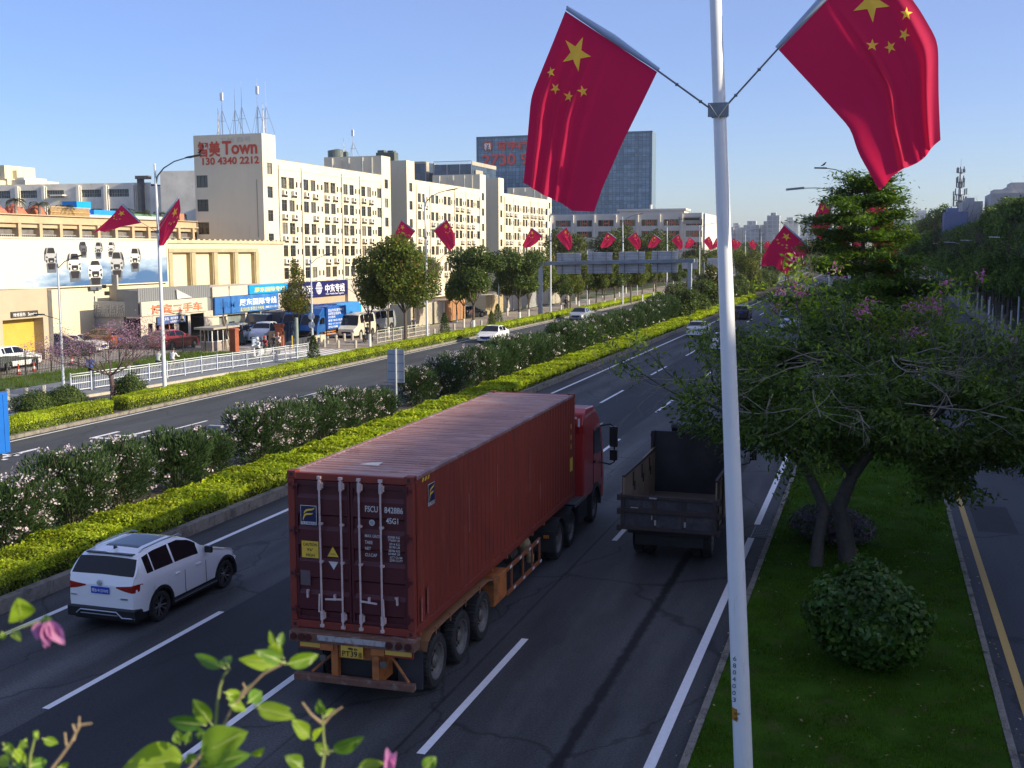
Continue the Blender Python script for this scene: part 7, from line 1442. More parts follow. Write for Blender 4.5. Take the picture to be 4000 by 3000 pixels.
def flag(label, d, org, amp=.09, nu=44, nv=30, group=None, seed=0, folds=None):
    """cloth hung from its hoist; root at org"""
    o = Vector(org); t = top('flag', label, 'flag', org, 0, group); H, Tp, Bt, Fl = [smoothpath(d[k]) for k in ('hoist','top','bot','fly')]
    def S(u, v):
        # u along the fly, v from the hoist's tip end to its inner end
        a, b_, c, e = pathpt(Tp, u), pathpt(Bt, u), pathpt(H, v), pathpt(Fl, v)
        A, B, C_, D_ = Vector(H[0]), Vector(H[-1]), Vector(Fl[0]), Vector(Fl[-1])
        p = a*(1-v)+b_*v+c*(1-u)+e*u-(A*(1-u)*(1-v)+B*(1-u)*v+C_*u*(1-v)+D_*u*v)
        ph = seed*1.7; wv = math.sin(v*13+u*2.2+ph)*.5+math.sin(v*7.3-u*3.1+ph*2)*.6+math.sin(v*24+u*3.5+ph)*.22
        p = p+Vector((math.sin(v*11+ph)*.03*u, -amp*wv*min(1, u*1.8)-.12*u*u, 0)); 
        for (v0, w0, a0) in (folds or []):
            q = (v-v0-(.12*(u-.5)))/w0; p.y += -a0*math.exp(-q*q)*min(1, u*2.2)
        return p-o
    b = MB()
    for i in range(nu+1):
        for j in range(nv+1): b.v.append(tuple(S(i/nu, j/nv)))
    for i in range(nu):
        for j in range(nv): a = i*(nv+1)+j; b.f.append((a, a+1, a+nv+2, a+nv+1)); b.m.append(0)
    b.build('cloth', FR, t, smooth='all', recalc=False)
    b = MB(); asp = 1.5
    for su, sv, r, rot in STARS:
        c0 = (su*asp, sv); pts = []
        for k in range(10):
            an = rot+k*PI/5+PI; rr = r if k % 2 == 0 else r*.382; pts.append((c0[0]+rr*math.cos(an), c0[1]+rr*math.sin(an)))
        for off in (-.008, .008):
            for k in range(10):
                q0, q1 = pts[k], pts[(k+1) % 10]; m_ = 4
                tri = []
                for a in range(m_+1):
                    row = []
                    for c in range(m_+1-a):
                        wa, wb = a/m_, c/m_; wc = 1-wa-wb; P2 = (c0[0]*wa+q0[0]*wb+q1[0]*wc, c0[1]*wa+q0[1]*wb+q1[1]*wc); p = S(min(max(P2[0]/asp,0),1), min(max(P2[1],0),1)); row.append(Vector((p.x, p.y+off, p.z)))
                    tri.append(row)
                for a in range(m_):
                    for c in range(m_-a):
                        b.add([tri[a][c], tri[a+1][c], tri[a][c+1]], [(0,1,2)])
                        if c < m_-a-1: b.add([tri[a+1][c], tri[a+1][c+1], tri[a][c+1]], [(0,1,2)])
    b.build('stars', FS, t, recalc=False)
    b = MB(); h0, h1 = Vector(H[0])-o, Vector(H[-1])-o; nrm = (h1-h0).normalized(); up = Vector((-nrm.z,0,nrm.x)); up = up if up.z > 0 else -up
    b.tube([h0+up*.045, (h0+h1)/2+up*.05, h1+up*.035], [.030,.052,.026], 10); b.build('hem_sleeve', SLV, t, smooth=True)
    return t
def bracket(t, parts, clampz, x=0, rad=.14, arms=()):
    b = MB(); b.box(x-rad*1.15,x+rad*1.15,-rad*1.2,-rad*.9,clampz-.09,clampz+.09); b.lathe([(rad*.98,clampz-.07),(rad*1.06,clampz-.07),(rad*1.06,clampz+.07),(rad*.98,clampz+.07)], (x,0,0), 'z', 20)
    b.build('clamp', mat('clamp_steel', (.20,.23,.26), .5, .3, 8, metal=.5), t)
    for pts in arms: b = MB(); b.tube([Vector(p) for p in pts], .014, 6); b.build('flag_arm', mat('arm_steel', (.16,.17,.18), .5, .2, 6, metal=.3), t)
def V(p, o): return (p[0]-o[0], p[1]-o[1], p[2]-o[2])
# the big near pole
o = (-1.52, 15.4, 0); lean = -.62/11.4; t = top('lamp_pole', 'tall white lamp pole in the foreground carrying two large flags', 'lamp pole', o); b = MB(); zs = [0,.25,2,4,4.02,6,8,10,12.5]
b.tube([(lean*z, 0, z) for z in zs], [.135,.135,.128,.120,.118,.108,.097,.085,.072], 28); b.lathe([(.135,0),(.24,0),(.24,.03),(.14,.04)], (0,0,.06), 'z', 20)
b.build('shaft', POLEW, t, smooth=True)
px = lean*10.0; a1 = [V(q, o) for q in FLAGD['big_left']['arm']]; a2 = [V(q, o) for q in FLAGD['big_right']['arm']]
b = MB(); b.box(px-.135,px+.135,-.125,-.10,9.9,10.08); b.lathe([(.092,9.9),(.105,9.9),(.105,10.08),(.092,10.08)], (px,0,0), 'z', 24); b.tube([(px-.12,-.125,10.06),(px,-.135,9.89),(px+.12,-.125,10.06)], .012, 6); b.build('clamp', mat('clamp_steel', (.20,.23,.26), .5, .3, 8, metal=.5), t)
for a in (a1, a2): b = MB(); b.tube([(px,-.1,9.93)]+a[1:], .0125, 8); [b.lathe([(.0,-.02),(.02,-.02),(.02,.02),(.0,.02)], tuple(Vector((px,-.1,9.93)).lerp(Vector(a[1]), k)), 'x', 8) for k in (.3,.7)]; b.build('flag_arm', mat('arm_steel', (.16,.17,.18), .5, .2, 6, metal=.3), t)
b = MB(); b.tube([(lean*12.4,0,12.4),(-.4,0,13.2),(-1.4,0,13.7),(-2.6,0,13.8)], [.06,.05,.045,.04], 10); b.box(-3.3,-2.5,-.14,.14,13.74,13.86); b.build('lamp_arm', POLEW, t, smooth=True)
for k, ch in enumerate('6804003'): text(ch, t, (lean*2.2-.098, -.1235, 2.55-k*.098), '-y', .045, .062, mat('stencil_blue', (.01,.05,.09), .6, .2, 30), ext=.001)
b = MB(); cx = lean*1.5
for i in range(8):
    a0, a1_ = -2.95+i*.13, -2.95+(i+1)*.13; f = lambda a, z: (lean*z+math.cos(a)*.131, math.sin(a)*.131, z)
    b.add([f(a0,1.68), f(a1_,1.68), f(a1_,1.86), f(a0,1.86)], [(0,1,2,3)])
b.build('sticker', mat('sticker_orange', (.42,.18,.02), .5, .2, 12), t)
text('路灯编号', t, (lean*1.75-.09,-.128,1.78), '-y', .085, .04, BLACKP, ext=.0005); text('报修', t, (lean*1.75-.08,-.128,1.71), '-y', .05, .04, BLACKP, ext=.0005)
flag('large red flag with yellow stars hanging left of the near pole', FLAGD['big_left'], (-4.0,15.4,10), .035, 70, 46, seed=1, folds=[(.30,.035,.07),(.42,.03,.08),(.14,.04,.09),(.55,.03,.05)])
flag('large red flag hanging right of the near pole, its tip above the picture', FLAGD['big_right'], (0,15.4,10), .035, 70, 46, seed=2, folds=[(.52,.03,.14),(.3,.04,.03),(.12,.05,.10)])
# lamp poles with flags along the left
LP = top('flag_lamp_pole', 'x', 'lamp pole', (0,0,0), 0, 'flag bearing lamp poles along the divider')
b = MB(); b.tube([(0,0,0),(0,0,.9),(0,0,9),(-.08,0,13.0)], [.13,.12,.095,.055], 12); b.lathe([(.02,0),(.06,.03),(.05,.1),(.01,.13)], (-.08,0,13.0), 'z', 10); b.build('shaft', mat('pole_grey_white', (.58,.62,.66), .35, .06, 2), LP, smooth=True)
b = MB(); b.tube([(-.06,0,11.9),(.1,0,12.45),(.5,0,12.85),(1.2,0,13.2),(2.0,0,13.38)], [.045,.045,.04,.035,.03], 8); b.tube([(-.06,0,12.3),(.1,0,12.45)], .02, 5); b.build('lamp_arm', mat('lamp_arm_grey', (.16,.18,.2), .5), LP, smooth=True)
b = MB(); b.prism([(1.9,13.36),(2.1,13.44),(3.0,13.56),(3.05,13.5),(2.2,13.36)], 'y', -.13, .13); b.build('lamp_head', mat('lamp_head_dark', (.05,.055,.06), .5), LP, bevel=.02)
bracket(LP, None, 9.3, 0, .1, [[(0,-.1,9.28),(-1.15,0,9.86),(-2.3,0,10.9)],[(0,-.1,9.28),(1.25,0,11.0)]])
p1o = (-39.15,55.72,0)
ys_ = [(-38.95,55.72,'near left lamp pole with two flags rising from the golden hedge'),(-37.98,93.5,'second lamp pole with flags, before the middle white block'),(-37.05,130.3,'third lamp pole with flags, through the end of the gantry'),(-36.3,167,'fourth flagged lamp pole, above the gantry panels'),(-34.9,196.5,'fifth flagged lamp pole seen over the gantry beam')]
for x, y, lb in ys_: place(LP, (x,y,0), 0, lb)
for k in range(9): place(LP, (-34.6+k*.5, 232+k*37, 0), 0, 'far flagged lamp pole, %s of the line beyond the gantry' % ORDN[k], 'flag bearing lamp poles along the divider')
flag('red flag streaming left from the near left lamp pole', FLAGD['p1_left'], (-40,55.72,10), .05, 30, 20, seed=3); flag('red flag folded against the near left lamp pole on its right', FLAGD['p1_right'], (-38,55.72,10), .05, 30, 20, seed=4)
FG = 'flags on the far lamp poles'
F2L = flag('red flag left of the second lamp pole, over the shaded gap', FLAGD['p2_left'], (-37.98,93.5,0), .05, 26, 18, seed=5); F2R = flag('red flag right of the second lamp pole, over the middle white block', FLAGD['p2_right'], (-37.98,93.5,0), .05, 26, 18, seed=6)
for f_ in (F2L, F2R): _first[f_.name] = 1; freeze(f_)
fl_ = [(-37.05,130.3,'above the left end of the gantry'),(-36.3,167,'of the fourth pole above the gantry panels'),(-34.9,196.5,'of the fifth pole over the gantry beam')]
for x, y, w_ in fl_:
    dup(F2L, (x,y,0), .12, 'red flag on the left side, '+w_, FG); dup(F2R, (x,y,0), -.1, 'red flag on the right side, '+w_, FG)
for k in range(9):
    for f_, sd_n in ((F2L,'left'), (F2R,'right')): dup(f_, (-34.6+k*.5, 232+k*37, 0), random.uniform(-.3,.3), 'small red flag on the %s of the %s far flagged pole beyond the gantry' % (sd_n, ORDN[k]), FG)
# lamp poles on the lawn strip
t = top('lawn_lamp_pole', 'straight armed lamp pole with a long flat lamp rising behind the flowering shoots', 'lamp pole', (-2.3,60,0)); b = MB(); b.tube([(0,0,0),(0,0,11.2)], [.13,.075], 12); b.build('shaft', POLEW, t, smooth=True)
b = MB(); b.add([(0,-.02,11.28),(-.45,-.02,11.26),(0,-.02,10.95)], [(0,1,2)]); b.tube([(0,0,11.2),(-.8,0,11.27),(-1.5,0,11.26)], .035, 7); b.build('lamp_arm', POLEW, t); b = MB(); b.prism([(-1.4,11.22),(-1.4,11.32),(-2.3,11.25),(-2.3,11.15)], 'y', -.12, .12); b.build('lamp_head', mat('lamp_head_grey', (.25,.27,.28), .5), t)
bracket(t, None, 7.2, 0, .1, [[(0,-.1,7.2)]+[V(q, (-2.3,60,0)) for q in FLAGD['r2_left']['arm'][1:]], [(0,-.1,7.2)]+[V(q, (-2.3,60,0)) for q in FLAGD['r2_right']['arm'][1:]]])
flag('red flag with blue grey hem left of the layered tree', FLAGD['r2_left'], (-4.5,60,7), .06, 34, 24, seed=7); flag('red flag half hidden behind the right side of the layered tree', FLAGD['r2_right'], (-.5,60,7), .06, 34, 24, seed=8)
t = top('lawn_lamp_pole', 'curved arm lamp pole with a bird on its lamp, behind the layered tree', 'lamp pole', (-1.94,84,0)); b = MB(); b.tube([(0,0,0),(0,0,13.5)], [.13,.06], 10); b.build('shaft', POLEW, t); b = MB(); b.tube([(0,0,13.0),(-.5,0,13.45),(-1.1,0,13.72),(-1.8,0,13.85)], [.045,.04,.035,.03], 7); b.build('lamp_arm', _M['lamp_arm_grey'], t)
b = MB(); b.prism([(-1.7,13.8),(-1.75,13.9),(-2.6,13.93),(-2.6,13.84)], 'y', -.12, .12); b.build('lamp_head', _M['lamp_head_dark'], t); bracket(t, None, 9.6, 0, .1, [[(0,-.1,9.6)]+[V(q, (-1.94,84,0)) for q in FLAGD['r3_left']['arm'][1:]]])
flag('red flag showing through the left side of the layered tree', FLAGD['r3_left'], (-3.5,84,10), .05, 26, 18, seed=9); c = dup(F2R, (-1.94,84,.9), .15, 'red flag rising over the right side of the layered tree', 'flags on the far lamp poles')
for k in range(4): place(LP, (-1.5, 122+k*37.5, 0), PI, 'far lamp pole, %s on the lawn strip behind the layered tree' % ORDN[k], 'lamp poles far along the lawn strip'); dup(F2L, (-1.5,122+k*37.5,0), .1, 'far red flag left of the %s lawn strip pole' % ORDN[k], 'flags along the lawn strip'); dup(F2R, (-1.5,122+k*37.5,0), -.1, 'far red flag right of the %s lawn strip pole' % ORDN[k], 'flags along the lawn strip')
def bird(label, loc, s=1.):
    b = MB(); b.tube([(-.16,0,.06),(-.06,0,.10),(.03,0,.16),(.08,0,.22),(.11,0,.25)], [.012,.035,.05,.032,.03], 8); b.tube([(.11,0,.25),(.15,0,.245)], [.02,.003], 5); b.tube([(0,0,.12),(0,0,0)], .006, 4)
    o = b.build('bird', mat('bird_black', (.015,.014,.014), .6), smooth='all'); o.location = loc; o.scale = (s,s,s); tagp(o, label, 'bird')
bird('black bird perched on the curved lawn lamp', (-3.9,84,13.93), 1.3); bird('black bird perched on the near left lamp head before the red lettering', (-36.05,55.72,13.55), 1.1)
# smaller lamp posts of the pavement
SP = top('pavement_lamp', 'x', 'lamp post', (0,0,0), 0, 'slim lamp posts of the pavement'); b = MB(); b.tube([(0,0,0),(0,0,.8),(0,0,8.1)], [.11,.085,.045], 9); b.build('shaft', mat('pole_blue_white', (.50,.55,.6), .4, .08, 3), SP, smooth=True); b = MB(); b.tube([(0,0,7.2),(.5,0,7.6),(1.2,0,7.85)], .025, 6); b.build('lamp_arm', _M['lamp_arm_grey'], SP); b = MB(); b.prism([(1.1,7.8),(1.1,7.88),(1.75,7.99),(1.8,7.93)], 'y', -.09, .09); b.build('lamp_head', _M['lamp_head_dark'], SP)
for x, y, lb in [(-44.5,53.94,'slim lamp post at the near end of the white fence'),(-39.8,75.46,'slim lamp post with two round signs at the far end of the white fence'),(-40.3,120.6,'slim lamp post between the dark tree and the gantry')]: place(SP, (x,y,.05), 0, lb)
for k in range(7): place(SP, (-40.0+k*.4, 160+k*34, .05), 0, 'distant slim lamp post, %s of the left pavement beyond the gantry' % ORDN[k], 'slim lamp posts of the pavement')
b = MB(); b.tube([(-44.5,53.9,4.35),(-45.2,53.9,4.5),(-45.7,53.9,4.62)], .02, 5); b.box(-46.2,-45.6,53.8,54.0,4.58,4.66); tagp(b.build('side_lamp', _M['lamp_head_dark']), 'small lamp reaching left from the near slim post', 'lamp')
for z in (2.76, 3.4): 
    b = MB(); b.lathe([(.001,0),(.26,0),(.26,.015),(.001,.016)], (-39.8,75.36,z), 'y', 18); b.bar((-40.03,75.34,z),(-39.57,75.34,z),.03,.02); b.bar((-39.8,75.34,z-.25),(-39.8,75.34,z+.25),.03,.02)
    tagp(b.build('round_sign', GALV), 'back of the %s round traffic sign on the slim post' % ('lower' if z < 3 else 'upper'), 'traffic sign')
# right side lamps
RL = top('side_road_lamp', 'x', 'lamp post', (0,0,0), 0, 'white lamps along the side road'); b = MB(); b.tube([(0,0,0),(0,0,9.4)], [.11,.06], 9); b.build('shaft', POLEW, RL, smooth=True); b = MB(); b.tube([(0,0,8.5),(-.6,0,8.95),(-1.4,0,9.15),(-2.2,0,9.2)], .04, 7); b.prism([(-2.0,9.14),(-2.0,9.24),(-3.0,9.26),(-3.0,9.19)], 'y', -.12, .12); b.build('lamp_arm', POLEW, RL)
for y, lb in [(121,'nearest white lamp arm reaching out of the tree belt'),(162,'second white lamp arm out of the tree belt'),(204,'third white lamp arm out of the tree belt')]: place(RL, (13.2,y,.1), 0, lb)
for k in range(5): place(RL, (13.2,245+k*41,.1), 0, 'far white lamp arm, %s beyond the third one out of the belt' % ORDN[k], 'white lamps along the side road')
t = top('side_post', 'short white post by the side road kerb among pink flowers', 'post', (11.9,136.4,.1)); b = MB(); b.tube([(0,0,0),(0,0,2.8)], [.09,.07], 8); b.build('shaft', POLEW, t)
# camera post and sign back in the median
t = top('camera_post', 'short rusty white post with a flat box on top among the oleanders', 'post', (-22.5,35.1,.2)); b = MB(); b.tube([(0,0,0),(.0,0,1.74)], .05, 10); b.build('shaft', mat('chipped_white', (.5,.5,.48), .6, .15, 4, dirt=((.2,.1,.05), 7, .55, .8)), t, smooth=True); b = MB(); b.box(-.24,.30,-.09,.09,1.70,1.78); b.box(-.05,.05,-.05,.05,1.62,1.71); b.build('top_box', mat('box_grey', (.3,.33,.33), .5), t, bevel=.01)
t = top('road_sign', 'back of a tall grey road sign on a steel post in the median', 'road sign', (-23.0,52.4,.2)); b = MB(); b.tube([(0,0,0),(0,0,3.1)], .05, 10); b.build('post', GALV, t, smooth=True)
b = MB(); b.box(-.49,.43,.06,.08,1.36,3.05); b.build('panel', mat('sign_back_grey', (.38,.41,.45), .45, .06, 2, metal=.2), t, bevel=.01)
b = MB()
for z in (1.52,1.94,2.36,2.8): b.box(-.49,.43,.04,.06,z-.012,z+.012)
b.build('rib', mat('rib_dark', (.12,.13,.15), .5), t)
# sign gantries
t = top('sign_gantry', 'grey gantry carrying four louvred sign backs over the far carriageway', 'gantry', (-37.7,128.3,0)); CG = mat('gantry_grey', (.20,.24,.28), .6, .3, .8, dirt=((.5,.5,.5), 1.1, .6, .6))
b = MB(); b.bar((-.5,0,6.66),(18.0,0,6.98),.5,.42); b.build('beam', CG, t, bevel=.02)
for x, h in ((0,6.5),(17.5,6.85)): b = MB(); b.box(x-.22,x+.22,-.22,.22,0,h); b.build('post', mat('gantry_post', (.34,.37,.40), .6, .2, .8), t, bevel=.03)
for k, (x0, x1) in enumerate([(1.9,4.8),(5.6,8.5),(9.3,12.3),(13.1,16.1)]):
    dz = .3*(x0/18); b = MB(); b.box(x0,x1,.3,.34,5.42+dz,7.86+dz,1)
    for q in range(14): b.box(x0,x1,.22,.29,5.46+dz+q*.175,5.50+dz+q*.175,0)
    for fx in (.22,.76): b.box(x0+(x1-x0)*fx,x0+(x1-x0)*fx+.06,.14,.21,5.4+dz,7.9+dz,2)
    b.build('sign_back', [mat('louvre_light', (.66,.68,.70), .5), mat('louvre_dark', (.36,.38,.41), .6), mat('rib_dark', (.12,.13,.15), .5)], t)
t = top('far_sign_gantry', 'far white sign backs on posts right of the gantry', 'gantry', (-30,205,0)); b = MB()
for x0, x1, z0, z1 in ((-3.7,-.9,4.8,6.6),(.8,2.9,4.9,6.7),(3.4,5.6,4.9,6.7)):
    b.box(x0,x1,0,.05,z0,z1,0)
    for q in range(8): b.box(x0,x1,-.06,-.01,z0+.1+q*.22,z0+.13+q*.22,1)
b.build('sign_back', [mat('louvre_light', (.50,.52,.55), .5), mat('rib_dark', (.12,.13,.15), .5)], t)
for x in (.15, 6.0): b = MB(); b.box(x-.15,x+.15,.1,.4,0,6.0); b.build('post', CG, t)
# fences
t = top('white_fence', 'long white railing between pavement and service road', 'fence', (0,0,.13)); PTS = [(-44.13,54.1),(-43.87,55.56),(-43.7,57.1),(-43.55,58.79),(-43.34,60.42),(-43.18,62.09),(-43.05,63.84),(-42.95,65.64),(-42.79,67.28),(-42.49,68.74),(-42.26,70.23),(-42.05,71.76),(-41.89,73.33),(-41.79,74.93),(-41.58,76.3),(-41.4,77.7)]
FW_ = mat('fence_white', (.60,.64,.68), .4, .08, 3)
def panel(t, p, q, h=1.05, m=None, every=.13):
    b = MB(); p = Vector((*p,0)); q = Vector((*q,0)); u = Vector((0,0,1))
    for z in (.12,.5,.92,h): b.bar(p+u*z, q+u*z, .04, .04)
    L_ = (q-p).length; n = int(L_/every)
    for i in range(1, n): r = p.lerp(q, i/n); b.bar(r+u*.12, r+u*.92, .018, .018)
    b.build('panel', m or FW_, t)
def post(t, p, h=1.12, m=None): b = MB(); b.box(p[0]-.035,p[0]+.035,p[1]-.035,p[1]+.035,0,h); b.build('post', m or FW_, t)
for i, p in enumerate(PTS):
    post(t, p)
    if i < len(PTS)-1: a_, c_ = Vector(p), Vector(PTS[i+1]); d_ = (c_-a_).normalized()*.07; panel(t, a_+d_, c_-d_)
t = top('cycle_rack_railing', 'pale railing with bicycles behind it, before the cream van', 'fence', (0,0,.13)); P2 = [(-41.45+.055*i*.97, 90.5+i*1.6) for i in range(8)]
FC_ = mat('fence_cream', (.55,.52,.42), .5, .1, 3)
for i, p in enumerate(P2):
    post(t, p, 1.2, FC_)
    if i < 7: panel(t, p, P2[i+1], 1.15, FC_, .3)
t = top('black_fence', 'black iron fence with pointed bars in front of the parked cars', 'fence', (0,0,.13)); PB = [(-53.6,30),(-53.5,36),(-53.45,42),(-53.4,48),(-53.35,54),(-53.3,58.7),(-53.25,61),(-53.3,63.5),(-53.1,66),(-52.7,70),(-52.2,73.5),(-52.0,77),(-51.7,79.7)]; BF = mat('iron_black', (.02,.02,.022), .5, .2, 5)
for p, q in zip(PB, PB[1:]):
    b = MB(); p = Vector((*p,0)); q = Vector((*q,0)); u = Vector((0,0,1)); n = int((q-p).length/.14)
    for z in (.25,1.35): b.bar(p+u*z, q+u*z, .035, .035)
    for i in range(n): r = p.lerp(q, i/n); b.bar(r, r+u*1.6, .022, .022)
    b.build('panel', BF, t)
for p in PB: post(t, p, 1.75, BF)
t = top('arched_barrier', 'row of black hooped barriers before the white sedan', 'fence', (-58.6,70.5,.13)); b = MB()
for k in range(4): b.tube([(k*1.0,k*1.5,0),(k*1.0,k*1.5,.75),(k*1.0+.15,k*1.5+.2,.95),(k*1.0+.75,k*1.5+1.1,.95),(k*1.0+.9,k*1.5+1.3,.75),(k*1.0+.9,k*1.5+1.3,0)], .02, 5); [b.bar((k*1.0+f*.9,k*1.5+f*1.3,0),(k*1.0+f*.9,k*1.5+f*1.3,.9),.015,.015) for f in (.2,.4,.6,.8)]
b.build('hoops', BF, t)
b = MB(); b.box(-57.6,-53.7,55,63.2,.9,.95); b.box(-57.6,-57.5,55,63.2,0.13,.95)
for y in (57,60,62.8): b.box(-53.75,-53.68,y,y+.07,.13,.95)
o = b.build('green_awning', mat('awning_green', (.08,.11,.09), .6, .3, 2)); tagp(o, 'low dark green shelter roof at the far left behind the black fence', 'shelter'); o.location = (0,-.2,.2)
# bollards
BO = top('bollard', 'x', 'bollard', (0,0,0), 0, 'stone bollards of the pavement'); b = MB(); b.lathe([(.12,0),(.12,.62),(.10,.66),(.001,.67)], (0,0,0), 'z', 16); b.build('stone', mat('bollard_stone', (.40,.37,.32), .85, .15, 6), BO, smooth=True); b = MB(); b.lathe([(.121,.5),(.125,.5),(.125,.56),(.121,.56)], (0,0,0), 'z', 16); b.build('band', mat('bollard_band', (.5,.46,.38), .8), BO)
BL = [(-45.1,50.17,'first bollard from the left edge, beside the blue truck'),(-44.36,50.73,'second bollard from the left edge of the pavement'),(-44.38,52.15,'bollard nearest the white fence end'),(-45.81,87.98,'bollard left of the blue box truck front wheel'),(-44.39,86.25,'bollard standing forward of the truck row, at the zebra'),(-45.86,89.72,'bollard right in front of the blue truck bumper'),(-45.72,91.12,'bollard by the blue truck door'),
      (-42.89,85.84,'bollard in the middle of the entrance edge'),(-45.82,92.95,'bollard at the blue truck rear wheel'),(-45.52,93.99,'bollard between blue truck and cream van'),(-41.48,86.23,'bollard just left of the whitewashed trunk'),(-45.21,95.05,'bollard in front of the cream van'),(-40.27,100.97,'bollard at the far end of the cycle railing'),(-41.16,108.69,'lone bollard before the container fence'),(-40.5,112.0,'bollard beside the young sapling'),(-40.3,114.6,'bollard behind the leaning tree foot'),(-39.9,117.0,'bollard right of the leaning tree')]
for x, y, lb in BL: place(BO, (x,y,.12), 0, lb)
# traffic cones
CO = top('traffic_cone', 'x', 'traffic cone', (0,0,0), 0, 'cones behind the black fence'); b = MB(); b.box(-.18,.18,-.18,.18,0,.03,1); b.lathe([(.14,.03),(.11,.2)], (0,0,0), 'z', 12, 0); b.lathe([(.11,.2),(.085,.36)], (0,0,0), 'z', 12, 2); b.lathe([(.085,.36),(.03,.7)], (0,0,0), 'z', 12, 0); b.build('cone', [mat('cone_red', (.5,.05,.02), .5), BLACKP, WHITEP], CO)
for x, y, lb in [(-54.1,61.3,'red and white cone behind the fence, left one'),(-54.5,63.2,'red and white cone behind the fence, middle one'),(-55.6,68.4,'red and white cone behind the fence, right one')]: place(CO, (x,y,.13), 0, lb)
# guard booth, pillars, hoarding, walls, posts
t = top('guard_booth', 'small guard booth with white windows and a flat concrete roof', 'booth', (-52.3,79.9,.13)); b = MB(); b.box(0,1.1,0,3.2,0,.75,0); b.box(0,.08,0,3.2,.75,1.75,0); b.box(.05,1.05,3.1,3.2,.75,1.75,0); b.build('wall', mat('booth_wall', (.30,.26,.24), .8, .2, 3), t); b = MB(); b.box(-.35,1.5,-.35,3.6,1.78,1.95); b.build('roof', CONC, t, bevel=.02)
b = MB()
for x in (0,.36,.72,1.04): b.box(x,x+.06,-.02,.04,.75,1.78,0)
for y in (.0,.8,1.6,2.4,3.1): b.box(1.06,1.12,y,y+.07,.75,1.78,0)
b.box(0,1.1,-.021,.039,.75,.81); b.box(1.061,1.121,0,3.2,.75,.81); b.box(0,1.1,-.021,.039,1.72,1.78); b.box(.1,1.0,.05,.06,.8,1.75,1); b.box(1.04,1.05,.1,3.1,.8,1.75,1); b.build('window', [WHITEP, GLASS], t)
for x, y, h, lb in [(-49.45,80.35,1.9,'brick gate pillar beside the guard booth'),(-48.2,85.5,1.95,'taller brick gate pillar right of the white SUV')]:
    b = MB(); b.box(-.28,.28,-.28,.28,0,h-.2,0); b.box(-.36,.36,-.36,.36,h-.2,h-.08,0); b.box(-.3,.3,-.3,.3,h-.08,h,0); o = b.build('brick_pillar', mat('brick_red', (.30,.085,.04), .85, .3, 6, dirt=((.42,.2,.12), 8, .6, .5)), bevel=.01); o.location = (x,y,.13); tagp(o, lb, 'pillar')
b = MB(); b.box(-49.9,-48.5,86.6,87.0,.13,1.35); b.box(-49.8,-49.7,87,87.5,.13,1.2); tagp(b.build('low_wall', mat('buff_wall', (.42,.32,.18), .85, .2, 3)), 'buff low wall against the taller brick pillar', 'wall')
b = MB(); 
for k in range(5): b.box(-47.8,-47.3,86.8+k*1.1,87.8+k*1.1,.13,.13+random.choice([.55,.7,.6]))
tagp(b.build('block_wall', mat('block_cream', (.52,.45,.34), .85, .15, 2)), 'low wall of pale blocks beside the taller pillar', 'wall')
b = MB()
for k in range(36): b.box(-54.2,-54.12-.04*(k % 2),85.5+k*.42,85.9+k*.42,.13,1.55)
tagp(b.build('blue_hoarding', mat('hoarding_blue', (.01,.06,.20), .5, .15, 2)), 'blue sheet hoarding behind the dark off-roader', 'fence')
b = MB()
for k in range(22): b.box(-50.1,-50.02-.03*(k % 2),87.2+k*.3,87.48+k*.3,.13,1.9)
b.box(-50.0,-49.95,87,93.8,1.85,1.92); tagp(b.build('navy_fence', mat('fence_navy', (.012,.03,.07), .6, .2, 2)), 'dark navy sheet fence between the pillar and the blue trucks', 'fence')
b = MB(); b.tube([(0,0,0),(0,0,3.05)], [.15,.13], 10); o = b.build('wooden_pole', mat('green_grey_wood', (.22,.27,.24), .8, .2, 3, stretch=(6,6,.5)), smooth=True); o.location = (-42.05,77.2,.12); tagp(o, 'thick grey green post standing on the pavement', 'post')
t = top('leaning_props', 'bundle of leaning timber props and thin mast by the guard booth', 'post', (-50.8,81.4,.13)); b = MB(); b.bar((0,0,0),(-.35,.1,2.6),.06,.06); b.bar((.3,.1,0),(-.3,.0,2.9),.07,.05); b.bar((.45,-.1,0),(.0,.1,2.5),.05,.05); b.bar((-.9,-.4,0),(.0,.0,1.0),.05,.05); b.build('timber', mat('old_timber', (.25,.2,.14), .8, .25, 4), t); b = MB(); b.tube([(-.35,.3,0),(-.4,.3,4.2)], .035, 5); b.box(-.44,-.34,.25,.35,3.0,3.5); b.bar((-.4,.3,2.9),(-3.2,1.5,2.6),.02,.02); b.build('mast', BLACKP, t)
b = MB(); b.tube([(-60.0,81.8,4.1),(-57,81.6,3.2),(-53,81.6,2.75),(-50,82,2.95),(-46.5,84,3.6)], .02, 4); tagp(b.build('sagging_cable', BLACKP), 'black cable sagging across the used car shop front', 'cable')
t = top('gate_barrier', 'white and blue folding barrier beside the brick pillar', 'barrier', (-48.9,82.2,.13)); b = MB(); b.tube([(0,0,0),(0,0,1.0),(0,1.1,1.0),(0,1.1,0)], .03, 6); b.tube([(.1,1.5,0),(.1,1.5,1.0),(.1,2.1,1.0),(.1,2.1,0)], .03, 6); b.box(-.01,.01,.1,1.0,.35,.9); b.build('frame', mat('barrier_blue', (.25,.33,.45), .5, .3, 5), t)
b = MB(); b.tube([(0,0,0),(0,0,1.1)], .06, 8); o = b.build('warning_post', mat('post_yellow', (.45,.33,.03), .6)); o.location = (-46.2,84.0,.13); tagp(o, 'small yellow and black post before the block wall', 'post')
